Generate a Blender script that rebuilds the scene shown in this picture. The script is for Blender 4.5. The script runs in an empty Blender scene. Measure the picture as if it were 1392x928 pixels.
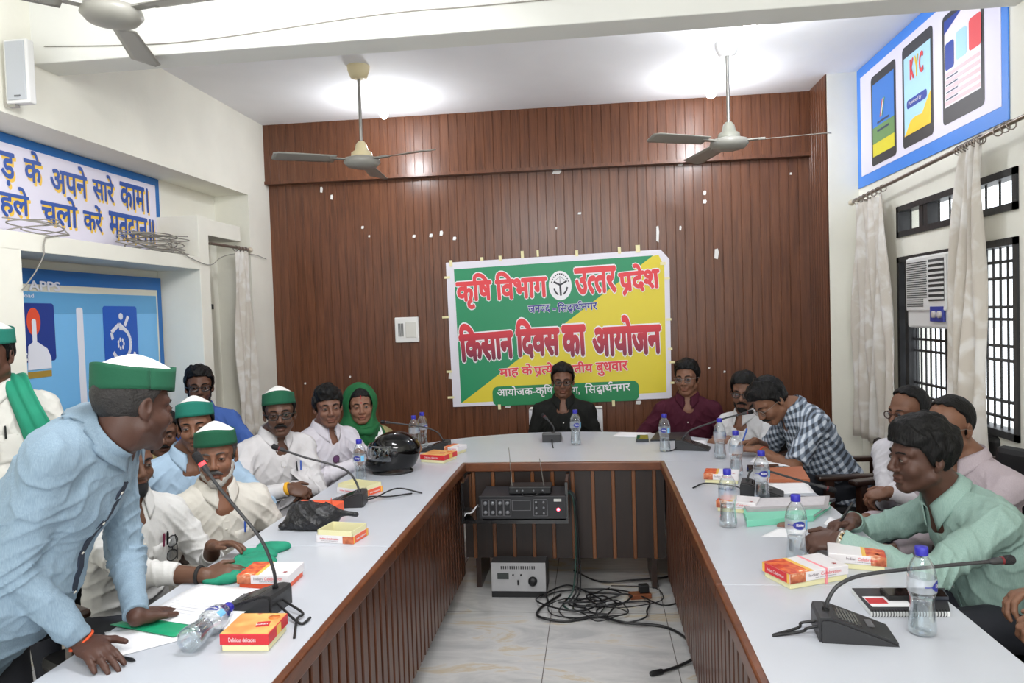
import bpy, bmesh, math, random
import numpy as np
from math import sin, cos, pi, sqrt, radians, atan2
from mathutils import Vector, Matrix, Euler
from mathutils.bvhtree import BVHTree

SC = bpy.context.scene
COL = SC.collection
random.seed(7)
RNG = np.random.default_rng(11)

# ------------------------------------------------------------------ camera
F_PX, CX, CY = 1010.0, 696.0, 464.0
CAM = np.array([0.0, 0.0, 1.60])
YAW, PITCH, ROLL = 0.1106, -0.0360, -0.03238
_Rz = np.array(Matrix.Rotation(YAW, 3, 'Z')); _Rx = np.array(Matrix.Rotation(pi / 2 + PITCH, 3, 'X')); _Rr = np.array(Matrix.Rotation(ROLL, 3, 'Z'))
CR = _Rz @ _Rx @ _Rr
cam_d = bpy.data.cameras.new('camera'); cam_o = bpy.data.objects.new('camera', cam_d); COL.objects.link(cam_o)
cam_d.sensor_fit = 'HORIZONTAL'; cam_d.sensor_width = 36.0; cam_d.lens = F_PX / 1392 * 36.0
cam_d.clip_start = 0.05; cam_d.clip_end = 200
m4 = Matrix(CR.tolist()).to_4x4(); m4.translation = Vector(CAM); cam_o.matrix_world = m4
SC.camera = cam_o

def _ray(px, py): return CR @ np.array([(px - CX) / F_PX, (CY - py) / F_PX, -1.0])
def onZ(px, py, z): d = _ray(px, py); return CAM + d * (z - CAM[2]) / d[2]
def onY(px, py, y): d = _ray(px, py); return CAM + d * y / d[1]
def onX(px, py, x): d = _ray(px, py); return CAM + d * x / d[0]
def tab(px, py): return onZ(px, py, 0.75)

# ------------------------------------------------------------------ light and exposure
SC.view_settings.view_transform = 'Standard'
SC.view_settings.look = 'None'
SC.view_settings.gamma = 1.0
SC.view_settings.exposure = 0.36
SC.view_settings.use_curve_mapping = False
SC.cycles.use_denoising = True
SC.cycles.max_bounces = 8
SC.cycles.transparent_max_bounces = 16
SC.cycles.caustics_reflective = False
SC.cycles.caustics_refractive = False
wd = bpy.data.worlds.new('daylight'); SC.world = wd; wd.use_nodes = True
_bg = wd.node_tree.nodes['Background']
_bg.inputs[0].default_value = (0.93, 0.97, 1.0, 1); _bg.inputs[1].default_value = 2.2

def area(name, loc, rot, sx, sy, power, col=(1, 1, 1)):
    l = bpy.data.lights.new(name, 'AREA'); l.shape = 'RECTANGLE'; l.size = sx; l.size_y = sy; l.energy = power; l.color = col
    o = bpy.data.objects.new(name, l); COL.objects.link(o); o.location = loc; o.rotation_euler = rot
    return o
# unseen front bay ceiling lamp, inferred from the bright beam face
area('tube_light_front', (-0.9, 2.2, 3.12), (radians(20), radians(45), 0), 1.2, 0.25, 44, (0.97, 0.98, 1.0))
area('fill_light_aisle', (0.3, -0.4, 3.1), (radians(25), 0, 0), 1.6, 0.5, 52, (1.0, 0.98, 0.96))  # added frontal fill lamp behind the camera, no such fitting seen

# ------------------------------------------------------------------ helpers
def S(r, g, b):
    f = lambda c: (c / 255 / 12.92) if c / 255 <= 0.04045 else ((c / 255 + 0.055) / 1.055) ** 2.4
    return (f(r), f(g), f(b), 1.0)

_mats = {}
def mat(name, col, rough=0.6, metal=0.0, bump=0.0, bscale=40.0, var=0.0, vscale=8.0, spec=0.5, stretch=None, coat=0.0, tint=False, sheen=0.0):
    """procedural principled material: colour, optional noise variation and bump"""
    if name in _mats: return _mats[name]
    m = bpy.data.materials.new(name); m.use_nodes = True
    n = m.node_tree.nodes; l = m.node_tree.links; b = n['Principled BSDF']
    b.inputs['Base Color'].default_value = col; b.inputs['Roughness'].default_value = rough; b.inputs['Metallic'].default_value = metal
    b.inputs['Specular IOR Level'].default_value = spec
    b.inputs['Coat Weight'].default_value = coat
    b.inputs['Sheen Weight'].default_value = sheen
    tc = n.new('ShaderNodeTexCoord'); out = tc.outputs['Object']
    if stretch:
        mp = n.new('ShaderNodeMapping'); mp.inputs['Scale'].default_value = stretch; l.new(out, mp.inputs[0]); out = mp.outputs[0]
    cur = None
    if var > 0:
        t = n.new('ShaderNodeTexNoise'); t.inputs['Scale'].default_value = vscale; t.inputs['Detail'].default_value = 5; l.new(out, t.inputs['Vector'])
        r = n.new('ShaderNodeValToRGB'); r.color_ramp.elements[0].position = 0.3; r.color_ramp.elements[1].position = 0.7
        r.color_ramp.elements[0].color = tuple(c * (1 - var) for c in col[:3]) + (1,); r.color_ramp.elements[1].color = tuple(min(1, c * (1 + var)) for c in col[:3]) + (1,)
        l.new(t.outputs['Fac'], r.inputs[0]); cur = r.outputs[0]
    if tint:
        a = n.new('ShaderNodeAttribute'); a.attribute_name = 'tint'
        mx = n.new('ShaderNodeMix'); mx.data_type = 'RGBA'; mx.blend_type = 'MULTIPLY'; mx.inputs[0].default_value = 1
        if cur: l.new(cur, mx.inputs[6])
        else: mx.inputs[6].default_value = col
        l.new(a.outputs['Color'], mx.inputs[7]); cur = mx.outputs[2]
    if cur: l.new(cur, b.inputs['Base Color'])
    if bump > 0:
        t = n.new('ShaderNodeTexNoise'); t.inputs['Scale'].default_value = bscale; t.inputs['Detail'].default_value = 4; l.new(out, t.inputs['Vector'])
        bp = n.new('ShaderNodeBump'); bp.inputs['Strength'].default_value = bump; bp.inputs['Distance'].default_value = 0.01
        l.new(t.outputs['Fac'], bp.inputs['Height']); l.new(bp.outputs[0], b.inputs['Normal'])
    _mats[name] = m
    return m

def emis(name, col, s):
    if name in _mats: return _mats[name]
    m = bpy.data.materials.new(name); m.use_nodes = True; n = m.node_tree.nodes; b = n['Principled BSDF']
    b.inputs['Base Color'].default_value = col; b.inputs['Emission Color'].default_value = col; b.inputs['Emission Strength'].default_value = s
    _mats[name] = m; return m

def clear(name, col, fac=0.12, rough=0.02, facing=0.55, most=0.75):
    """thin clear plastic or glass: transparent with a facing dependent gloss"""
    if name in _mats: return _mats[name]
    m = bpy.data.materials.new(name); m.use_nodes = True; n = m.node_tree.nodes; l = m.node_tree.links
    n.remove(n['Principled BSDF'])
    t = n.new('ShaderNodeBsdfTransparent'); t.inputs[0].default_value = col
    g = n.new('ShaderNodeBsdfGlossy'); g.inputs['Roughness'].default_value = rough; g.inputs[0].default_value = (0.9, 0.93, 0.95, 1)
    w = n.new('ShaderNodeLayerWeight'); w.inputs[0].default_value = facing
    mr = n.new('ShaderNodeMapRange'); mr.inputs[3].default_value = fac; mr.inputs[4].default_value = most
    l.new(w.outputs['Facing'], mr.inputs[0])
    x = n.new('ShaderNodeMixShader'); l.new(mr.outputs[0], x.inputs[0]); l.new(t.outputs[0], x.inputs[1]); l.new(g.outputs[0], x.inputs[2])
    l.new(x.outputs[0], n['Material Output'].inputs[0])
    _mats[name] = m; return m

def link(o, parent=None):
    COL.objects.link(o)
    if parent is not None: o.parent = parent
    return o

def tag(o, label=None, cat=None, group=None, kind=None):
    if label: o['label'] = label
    if cat: o['category'] = cat
    if group: o['group'] = group
    if kind: o['kind'] = kind
    return o

def empty(name, loc, rz=0.0, label=None, cat=None, group=None):
    o = bpy.data.objects.new(name, None); o.empty_display_size = 0.05; COL.objects.link(o)
    o.location = Vector(loc); o.rotation_euler = (0, 0, rz)
    return tag(o, label, cat, group)

class MB:
    """collects shapes into ONE mesh"""
    def __init__(s): s.v = []; s.f = []; s.m = []; s.sm = []
    def add(s, vs, fs, mi=0, smooth=False, M=None):
        o = len(s.v)
        for p in vs:
            p = Vector(p)
            s.v.append(tuple(M @ p) if M is not None else tuple(p))
        for f in fs: s.f.append(tuple(i + o for i in f)); s.m.append(mi); s.sm.append(smooth)
        return s
    def box(s, lo, hi, mi=0, M=None, r=0.0):
        (x0, y0, z0), (x1, y1, z1) = lo, hi
        if r > 0:
            r = min(r, (x1 - x0) * .49, (y1 - y0) * .49, (z1 - z0) * .49)
            bm = bmesh.new(); bmesh.ops.create_cube(bm, size=1)
            for v in bm.verts: v.co = Vector(((x0 + x1) / 2 + v.co.x * (x1 - x0), (y0 + y1) / 2 + v.co.y * (y1 - y0), (z0 + z1) / 2 + v.co.z * (z1 - z0)))
            bmesh.ops.bevel(bm, geom=list(bm.edges), offset=r, segments=2, affect='EDGES', profile=0.5)
            bm.verts.index_update()
            s.add([v.co.copy() for v in bm.verts], [[v.index for v in f.verts] for f in bm.faces], mi, False, M); bm.free(); return s
        v = [(x0, y0, z0), (x1, y0, z0), (x1, y1, z0), (x0, y1, z0), (x0, y0, z1), (x1, y0, z1), (x1, y1, z1), (x0, y1, z1)]
        f = [(0, 3, 2, 1), (4, 5, 6, 7), (0, 1, 5, 4), (1, 2, 6, 5), (2, 3, 7, 6), (3, 0, 4, 7)]
        return s.add(v, f, mi, False, M)
    def tube(s, pts, r, mi=0, n=8, caps=True, M=None):
        pts = [Vector(p) for p in pts]; N = len(pts)
        rs = r if isinstance(r, (list, tuple)) else [r] * N
        vs = []; up = None
        for i, p in enumerate(pts):
            t = (pts[min(i + 1, N - 1)] - pts[max(i - 1, 0)])
            if t.length < 1e-9: t = Vector((0, 0, 1))
            t.normalize()
            if up is None:
                up = Vector((0, 0, 1)) if abs(t.z) < 0.9 else Vector((1, 0, 0))
            a = t.cross(up)
            if a.length < 1e-6: a = t.cross(Vector((0.3, 0.7, 0.2)))
            a.normalize(); b = a.cross(t).normalized(); up = b
            for k in range(n):
                an = 2 * pi * k / n; vs.append(p + a * (cos(an) * rs[i]) + b * (sin(an) * rs[i]))
        fs = []
        for i in range(N - 1):
            for k in range(n): fs.append((i * n + k, i * n + (k + 1) % n, (i + 1) * n + (k + 1) % n, (i + 1) * n + k))
        s.add(vs, fs, mi, True, M)
        if caps: s.add(vs[:n], [tuple(range(n))[::-1]], mi, False, M); s.add(vs[-n:], [tuple(range(n))], mi, False, M)
        return s
    def lathe(s, prof, mi=0, n=24, M=None, smooth=True, sx=1.0, sy=1.0):
        vs = []; fs = []
        for (r, z) in prof:
            for k in range(n): vs.append((r * cos(2 * pi * k / n) * sx, r * sin(2 * pi * k / n) * sy, z))
        for i in range(len(prof) - 1):
            for k in range(n): fs.append((i * n + k, i * n + (k + 1) % n, (i + 1) * n + (k + 1) % n, (i + 1) * n + k))
        s.add(vs, fs, mi, smooth, M)
        if prof[0][0] > 1e-5: s.add(vs[:n], [tuple(range(n))[::-1]], mi, False, M)
        if prof[-1][0] > 1e-5: s.add(vs[-n:], [tuple(range(n))], mi, False, M)
        return s
    def prism(s, poly, z0, z1, mi=0, M=None):
        n = len(poly); v = [(x, y, z0) for x, y in poly] + [(x, y, z1) for x, y in poly]
        f = [tuple(range(n))[::-1], tuple(range(n, 2 * n))] + [(i, (i + 1) % n, n + (i + 1) % n, n + i) for i in range(n)]
        return s.add(v, f, mi, False, M)
    def grid(s, fn, nu, nv, mi=0, smooth=True, thick=0.0, M=None):
        """fn(u,v)->point, u,v in 0..1; thick gives the sheet a second side"""
        P = [[Vector(fn(i / nu, j / nv)) for j in range(nv + 1)] for i in range(nu + 1)]
        W = nv + 1; vs = [p for r in P for p in r]
        fs = [(i * W + j, (i + 1) * W + j, (i + 1) * W + j + 1, i * W + j + 1) for i in range(nu) for j in range(nv)]
        if thick <= 0: return s.add(vs, fs, mi, smooth, M)
        nr = []
        for i in range(nu + 1):
            for j in range(nv + 1):
                a = P[min(i + 1, nu)][j] - P[max(i - 1, 0)][j]; b = P[i][min(j + 1, nv)] - P[i][max(j - 1, 0)]
                c = a.cross(b); nr.append(c.normalized() if c.length > 1e-12 else Vector((0, 0, 1)))
        o = len(vs); v2 = vs + [p - q * thick for p, q in zip(vs, nr)]
        f2 = fs + [tuple(reversed([k + o for k in f])) for f in fs]
        rim = [i * W for i in range(nu + 1)] + [nu * W + j for j in range(1, W)] + [i * W + nv for i in range(nu - 1, -1, -1)] + [j for j in range(nv - 1, 0, -1)]
        for a, b in zip(rim, rim[1:] + rim[:1]): f2.append((b, a, a + o, b + o))
        return s.add(v2, f2, mi, smooth, M)
    def build(s, name, mats, parent=None, inv=None):
        me = bpy.data.meshes.new(name)
        vs = s.v if inv is None else [tuple(inv @ Vector(p)) for p in s.v]
        me.from_pydata(vs, [], s.f)
        for m in (mats if isinstance(mats, (list, tuple)) else [mats]): me.materials.append(m)
        me.polygons.foreach_set('material_index', s.m); me.polygons.foreach_set('use_smooth', s.sm)
        me.update()
        return link(bpy.data.objects.new(name, me), parent)

def dup(root, loc, rz=0.0, label=None, group=None):
    """copy of a thing, its parts and sub-parts"""
    r = root.copy(); COL.objects.link(r); r.location = Vector(loc); r.rotation_euler = (0, 0, rz)
    if label: r['label'] = label
    if group: r['group'] = group
    for ch in list(root.children):
        c = ch.copy(); COL.objects.link(c); c.parent = r
        for g in list(ch.children):
            d = g.copy(); COL.objects.link(d); d.parent = c
    return r

def RZ(a): return Matrix.Rotation(a, 4, 'Z')
def T(x, y=None, z=None): return Matrix.Translation(Vector((x, y, z)) if y is not None else Vector(x))
def frame(o, x, y, z):
    """matrix whose columns are the given axes at origin o"""
    m = Matrix.Identity(4)
    for i, a in enumerate((x, y, z)):
        a = Vector(a)
        for k in range(3): m[k][i] = a[k]
    m.translation = Vector(o); return m

def spline(pts, n=8):
    """Catmull-Rom through pts"""
    P = [Vector(p) for p in pts]; P = [P[0] * 2 - P[1]] + P + [P[-1] * 2 - P[-2]]; out = []
    for i in range(1, len(P) - 2):
        a, b, c, d = P[i - 1:i + 3]
        for k in range(n):
            t = k / n
            out.append(0.5 * ((2 * b) + (c - a) * t + (2 * a - 5 * b + 4 * c - d) * t * t + (3 * b - a - 3 * c + d) * t ** 3))
    out.append(P[-2]); return out

# writing: text turned into real mesh sheets, one mesh per line of writing
def text_mesh(s, size=1.0, bold=0.0, extrude=0.002, spacing=1.0):
    cu = bpy.data.curves.new('lettering', 'FONT'); cu.body = s; cu.size = size; cu.offset = bold; cu.extrude = extrude; cu.resolution_u = 3
    cu.space_character = spacing
    o = bpy.data.objects.new('lettering', cu); COL.objects.link(o)
    dg = bpy.context.evaluated_depsgraph_get(); me = bpy.data.meshes.new_from_object(o.evaluated_get(dg))
    v = np.zeros(len(me.vertices) * 3, np.float32); me.vertices.foreach_get('co', v); v = v.reshape(-1, 3)
    f = [tuple(p.vertices) for p in me.polygons]
    bpy.data.objects.remove(o); bpy.data.curves.remove(cu); bpy.data.meshes.remove(me)
    return v, f

def _layers(v, f, bold):
    """heavier strokes: the same letters printed again a hair to every side; every letter on its own thin layer"""
    par = list(range(len(v)))
    def find(a):
        while par[a] != a: par[a] = par[par[a]]; a = par[a]
        return a
    for q in f:
        r = find(q[0])
        for i in q[1:]: par[find(i)] = r
    ids = {}; isl = np.array([ids.setdefault(find(i), len(ids)) for i in range(len(v))])
    V = []; Fc = []; sh = [(0, 0)] + ([(cos(k * pi / 4) * bold, sin(k * pi / 4) * bold) for k in range(8)] if bold > 0 else [])
    for k, (dx, dy) in enumerate(sh):
        q = v.copy(); q[:, 0] += dx; q[:, 1] += dy; q[:, 2] = (isl % 5) * 0.00009 + k * 0.00045 / 9 * 1.0 + 0 * q[:, 2]
        V.append(q); Fc += [tuple(i + k * len(v) for i in g) for g in f]
    return np.concatenate(V), Fc

def lettering(name, s, w, h, M, material, parent=None, bold=0.0, depth=0.002, extra=None, spacing=1.0, halo=None, halo_d=0.0):
    """writes s into a w x h box centred on M's origin (M's x along the line, y up the letters)"""
    def fit(v, ref):
        lo, hi = ref
        q = v.copy(); q[:, 0] = (v[:, 0] - (lo[0] + hi[0]) / 2) / max(hi[0] - lo[0], 1e-6) * w
        q[:, 1] = (v[:, 1] - (lo[1] + hi[1]) / 2) / max(hi[1] - lo[1], 1e-6) * h; return q
    v, f = _any_text(s, 1.0, bold, 0.0, spacing)
    if len(v) == 0: return None
    ref = (v.min(0), v.max(0))
    mb = MB()
    q = fit(v, ref); n0 = len(q)
    mb.add([(a, b, depth + c) for a, b, c in q], f, 0, False, M)
    if extra:
        for poly in extra: mb.add([((a - .5) * w, (b - .5) * h, depth) for a, b in poly], [tuple(range(len(poly)))], 0, False, M)
    o = mb.build(name, material, parent)
    if halo:
        v2, f2 = _any_text(s, 1.0, bold + halo_d, 0.0, spacing); q2 = fit(v2, ref)
        h2 = MB().add([(a, b, depth * 0.3 + c) for a, b, c in q2], f2, 0, False, M)
        h2.build('letter_outline', halo, parent)
    return o

# Devanagari conjuncts are put together here from single letters
def _clip(v, f, x1):
    bm = bmesh.new(); vs = [bm.verts.new(p) for p in v]
    for q in f:
        try: bm.faces.new([vs[i] for i in q])
        except ValueError: pass
    bmesh.ops.bisect_plane(bm, geom=bm.verts[:] + bm.edges[:] + bm.faces[:], plane_co=(x1, 0, 0), plane_no=(1, 0, 0), clear_outer=True)
    bm.verts.index_update()
    r = (np.array([tuple(p.co) for p in bm.verts], np.float32).reshape(-1, 3), [tuple(p.index for p in g.verts) for g in bm.faces]); bm.free(); return r

def compose(toks, bold, spacing=1.0):
    """tokens: plain text, ('half', letter), ('ra', letter) ra below, ('reph', letter), ('dha',) the dda ligature, ('gap', w)"""
    V = []; Fc = []; x = 0.0; n = 0; st = 0.045 + bold
    def put(v, f, dx):
        nonlocal n
        q = v.copy(); q[:, 0] += dx; V.append(q); Fc.extend([tuple(i + n for i in g) for g in f]); n += len(q)
    def poly(pts):
        put(np.array([(a, b, 0) for a, b in pts], np.float32), [tuple(range(len(pts)))], 0)
    for t in toks:
        if isinstance(t, str):
            v, f = text_mesh(t, 1.0, bold, 0.0, spacing); put(v, f, x - v[:, 0].min()); x += v[:, 0].max() - v[:, 0].min() - bold * 1.2
        elif t[0] == 'gap': x += t[1]
        elif t[0] == 'half':
            v, f = text_mesh(t[1], 1.0, bold, 0.0); w = v[:, 0].max() - v[:, 0].min(); v2, f2 = _clip(v, f, v[:, 0].min() + w * 0.60)
            put(v2, f2, x - v[:, 0].min()); x += w * 0.58
        elif t[0] in ('ra', 'reph'):
            v, f = text_mesh(t[1], 1.0, bold, 0.0); w = v[:, 0].max() - v[:, 0].min(); top = v[:, 1].max(); put(v, f, x - v[:, 0].min())
            if t[0] == 'ra': poly([(x + w * .72, .20 + st), (x + w * .72, .20 - st), (x + w * .28, -.12 - st), (x + w * .22, -.12 + st)])
            else:
                c = []; ci = []
                for k in range(9):
                    a = radians(200 - k * 25); c.append((x + w * .80 + (.13 + st) * cos(a), top + .10 + (.12 + st) * sin(a))); ci.append((x + w * .80 + (.13 - st) * cos(a), top + .10 + (.12 - st) * sin(a)))
                for k in range(8): poly([c[k], ci[k], ci[k + 1], c[k + 1]])
            x += w - bold * 1.2
        elif t[0] == 'dha':
            v, f = text_mesh('द', 1.0, bold, 0.0); w = v[:, 0].max() - v[:, 0].min(); put(v, f, x - v[:, 0].min())
            u, g = text_mesh('ध', 0.62, bold * .8, 0.0); put(u + np.array([0, -0.19, 0], np.float32), g, x + w * .30 - u[:, 0].min())
            x += w * 0.30 + (u[:, 0].max() - u[:, 0].min()) - bold
    return np.concatenate(V), Fc

def _any_text(s, size=1.0, bold=0.0, extrude=0.0, spacing=1.0):
    v, f = text_mesh(s, size, 0.0, 0.0, spacing) if isinstance(s, str) else compose(s, 0.0, spacing)
    return _layers(v, f, bold)

# ------------------------------------------------------------------ materials of the room
M_white = mat('cream_limewash', S(236, 234, 222), 0.75, var=0.05, vscale=2.2, bump=0.12, bscale=25)
M_ceil = mat('ceiling_paint', S(240, 240, 242), 0.8, var=0.04, vscale=1.5, bump=0.15, bscale=7)
M_beam = mat('beam_paint', S(232, 232, 226), 0.75, var=0.02, vscale=2, bump=0.05, bscale=12)

def wood(name, dark, light, rough=0.35, stretch=(16, 16, 0.9), bump=0.15, coat=0.0):
    if name in _mats: return _mats[name]
    m = mat(name, light, rough); n = m.node_tree.nodes; l = m.node_tree.links; b = n['Principled BSDF']
    tc = n.new('ShaderNodeTexCoord'); mp = n.new('ShaderNodeMapping'); mp.inputs['Scale'].default_value = stretch
    l.new(tc.outputs['Object'], mp.inputs[0])
    t = n.new('ShaderNodeTexNoise'); t.inputs['Scale'].default_value = 3.0; t.inputs['Detail'].default_value = 8; t.inputs['Roughness'].default_value = 0.65
    t.inputs['Distortion'].default_value = 0.6
    l.new(mp.outputs[0], t.inputs['Vector'])
    r = n.new('ShaderNodeValToRGB'); r.color_ramp.elements[0].position = 0.32; r.color_ramp.elements[1].position = 0.70
    r.color_ramp.elements[0].color = dark; r.color_ramp.elements[1].color = light
    l.new(t.outputs['Fac'], r.inputs[0]); l.new(r.outputs[0], b.inputs['Base Color'])
    bp = n.new('ShaderNodeBump'); bp.inputs['Strength'].default_value = bump; bp.inputs['Distance'].default_value = 0.003
    l.new(t.outputs['Fac'], bp.inputs['Height']); l.new(bp.outputs[0], b.inputs['Normal'])
    b.inputs['Coat Weight'].default_value = coat
    return m
M_panel = wood('wall_plank_laminate', S(82, 48, 31), S(120, 75, 50), 0.30)
M_edge = wood('table_edge_wood', S(84, 44, 22), S(116, 66, 36), 0.28, stretch=(3, 3, 9))
M_slat = wood('table_slat_wood', S(64, 34, 20), S(98, 56, 34), 0.28, stretch=(14, 14, 1.2))
M_dark = wood('dark_chair_wood', S(34, 19, 13), S(60, 35, 24), 0.32, stretch=(4, 4, 4), coat=0.2)
M_frame = mat('black_window_paint', S(40, 40, 42), 0.45, bump=0.2, bscale=30)
M_black = mat('black_plastic', S(20, 20, 22), 0.45, bump=0.08, bscale=220)
M_blackg = mat('black_gloss', S(14, 14, 16), 0.12, coat=0.6)
M_metal = mat('brushed_metal', S(170, 168, 162), 0.35, 0.9)
M_paper = mat('white_paper', S(240, 240, 243), 0.8, var=0.02, vscale=30)

def floor_mat():
    m = mat('marble_tile', S(196, 195, 192), 0.22); n = m.node_tree.nodes; l = m.node_tree.links; b = n['Principled BSDF']
    tc = n.new('ShaderNodeTexCoord'); mp = n.new('ShaderNodeMapping'); mp.inputs['Rotation'].default_value = (0, 0, 0.9); mp.inputs['Scale'].default_value = (1.0, 3.2, 1)
    l.new(tc.outputs['Object'], mp.inputs[0])
    t = n.new('ShaderNodeTexNoise'); t.inputs['Scale'].default_value = 1.7; t.inputs['Detail'].default_value = 9; t.inputs['Roughness'].default_value = 0.62; t.inputs['Distortion'].default_value = 1.4
    l.new(mp.outputs[0], t.inputs['Vector'])
    r = n.new('ShaderNodeValToRGB'); e = r.color_ramp.elements
    e[0].position = 0.38; e[0].color = S(188, 188, 188); e[1].position = 0.58; e[1].color = S(212, 211, 209)
    k = e.new(0.64); k.color = S(206, 192, 168); k = e.new(0.69); k.color = S(210, 208, 205)
    l.new(t.outputs['Fac'], r.inputs[0])
    br = n.new('ShaderNodeTexBrick'); br.offset = 0; br.inputs['Scale'].default_value = 1.0; br.inputs['Mortar Size'].default_value = 0.0022
    br.inputs['Brick Width'].default_value = 0.6; br.inputs['Row Height'].default_value = 1.2
    mp2 = n.new('ShaderNodeMapping'); mp2.inputs['Location'].default_value = (0.27, 0.88, 0); l.new(tc.outputs['Object'], mp2.inputs[0]); l.new(mp2.outputs[0], br.inputs['Vector'])
    mx = n.new('ShaderNodeMix'); mx.data_type = 'RGBA'; l.new(br.outputs['Fac'], mx.inputs[0]); l.new(r.outputs[0], mx.inputs[6]); mx.inputs[7].default_value = S(112, 108, 104)
    l.new(mx.outputs[2], b.inputs['Base Color'])
    return m

# ------------------------------------------------------------------ the room
def struct(name, mb, m, parent=None):
    o = mb.build(name, m, parent)
    if parent is None: o['kind'] = 'structure'
    return o

XL, XR, YB, ZC = -2.76, 1.95, 6.20, 3.28
XN, XF = -3.05, -2.73            # back of the left niche and face of its surround
struct('floor', MB().box((-3.3, -3.5, -0.1), (2.2, 6.5, 0.0)), floor_mat())
struct('ceiling', MB().box((-3.3, -3.5, ZC), (2.2, 6.5, ZC + 0.15)), M_ceil)
struct('trim_beam', MB().box((XL - 0.2, 3.49, 2.93), (XR + 0.05, 3.68, ZC), r=0.006), M_beam)

def planks(x0, x1, z0, z1, y, step=0.0745, g=0.004, d=0.0035):
    """vertical planks with V grooves facing -Y: one continuous sheet with a solid back"""
    mb = MB(); xs = []; n = max(1, round((x1 - x0) / step)); w = (x1 - x0) / n
    prof = [(x0, 0)]
    for i in range(1, n): c = x0 + i * w; prof += [(c - g, 0), (c - g * .3, d), (c + g * .3, d), (c + g, 0)]
    prof.append((x1, 0))
    vs = [(x, y + q, z) for z in (z0, z1) for x, q in prof]; N = len(prof)
    mb.add(vs, [(i, i + 1, N + i + 1, N + i) for i in range(N - 1)])
    mb.box((x0, y + d + .001, z0), (x1, y + 0.05, z1))
    return mb
mb = planks(XL, 1.73, 0.0, 2.80, YB); struct('wall_back', mb, M_panel)
mb = planks(XL - 0.02, 1.73, 2.80, ZC, YB - 0.07); mb.box((XL - .02, YB - .085, 2.775), (1.73, YB, 2.802))
struct('trim_upper_band', mb, M_panel)
# plank clad return at the right end of the back wall
mb = planks(0.0, 0.48, 0.0, ZC, 0.0, step=0.06)
rt = mb.build('wall_return', M_panel); rt['kind'] = 'structure'
rt.matrix_world = frame((1.73, 6.20, 0), (0, -1, 0), (1, 0, 0), (0, 0, 1))
struct('trim_pillar_right', MB().box((1.738, 5.712, 0), (XR + 0.03, 6.3, ZC)), M_white)

# right wall around the two window rows
WY0, WY1 = 3.66, 5.02
mb = MB()
mb.box((XR, -3.5, 0), (XR + .2, WY0, ZC)); mb.box((XR, WY1, 0), (XR + .2, 6.3, ZC))
mb.box((XR, WY0, 0), (XR + .2, WY1, 0.93)); mb.box((XR, WY0, 1.885), (XR + .2, WY1, 2.01)); mb.box((XR, WY0, 2.205), (XR + .2, WY1, ZC))
struct('wall_right', mb, M_white)

# left wall: overhanging upper mass, recessed back plane, niche surround
struct('wall_left', MB().box((-3.3, -3.5, 0), (XN, 6.3, 2.66)), M_white)
struct('wall_left_upper', MB().box((-3.3, -3.5, 2.64), (XL, 5.80, ZC)), M_white)
struct('trim_pillar_left', MB().box((-3.3, 5.80, 0), (XL, 6.3, ZC)), M_white)
struct('trim_niche_pier', MB().box((XN, -3.5, 0), (XF, 3.31, 1.99)), M_white)
struct('trim_niche_lintel', MB().box((XN, 1.5, 1.985), (XF, 4.95, 2.075), r=0.004), M_white)
struct('trim_niche_post', MB().box((XN, 4.95, 0), (XF, 5.085, 2.365), r=0.004), M_white)
struct('trim_window_hood', MB().box((XN, 5.085, 2.25), (-2.78, 5.68, 2.37), r=0.004), M_white)
w = struct('window_3', MB().box((XN - .0, 5.13, 0.95), (XN + .03, 5.60, 2.25)), mat('dark_window', S(34, 36, 40), 0.2))
struct('window_frame', MB().box((XN, 5.30, .95), (XN + .05, 5.34, 2.25)).box((XN, 5.10, 1.72), (XN + .05, 5.62, 1.76)), M_frame, w)

# windows in the right wall: black timber frames with steel bars and panes
def window(name, z0, z1, posts, bars_v, bars_h, y0=WY0, y1=WY1):
    t = 0.035; mb = MB(); X0 = XR - .012; X1 = XR + .07
    mb.box((X0, y0, z0), (X1, y0 + t, z1)); mb.box((X0, y1 - t, z0), (X1, y1, z1)); mb.box((X0, y0, z0), (X1, y1, z0 + t)); mb.box((X0, y0, z1 - t), (X1, y1, z1))
    for p in posts: mb.box((X0 + .01, p - .025, z0), (X1 - .01, p + .025, z1))
    w = struct(name, mb, M_frame)
    b = MB()
    for y in bars_v: b.tube([(XR + .035, y, z0), (XR + .035, y, z1)], 0.006)
    for z in bars_h: b.box((XR + .026, y0, z - .007), (XR + .044, y1, z + .007))
    b.build('window_bars', M_frame, w)
    g = MB().box((XR + .075, y0, z0), (XR + .079, y1, z1)); g.build('window_pane', clear('window_glass', (0.97, 0.98, 0.99, 1), 0.02, 0.02, 0.3, 0.12), w)
    return w
vb = [WY0 + .035 + k * 0.064 for k in range(1, 20)]
window('window_1', 2.01, 2.205, [4.24, 4.62, 4.68], vb[::2], [])
window('window_2', 0.93, 1.885, [4.36, 4.90], vb, [1.02, 1.10, 1.30, 1.37, 1.50, 1.56, 1.70, 1.78])

# cobwebbed scraps on the planks are things of their own (later)

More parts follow.
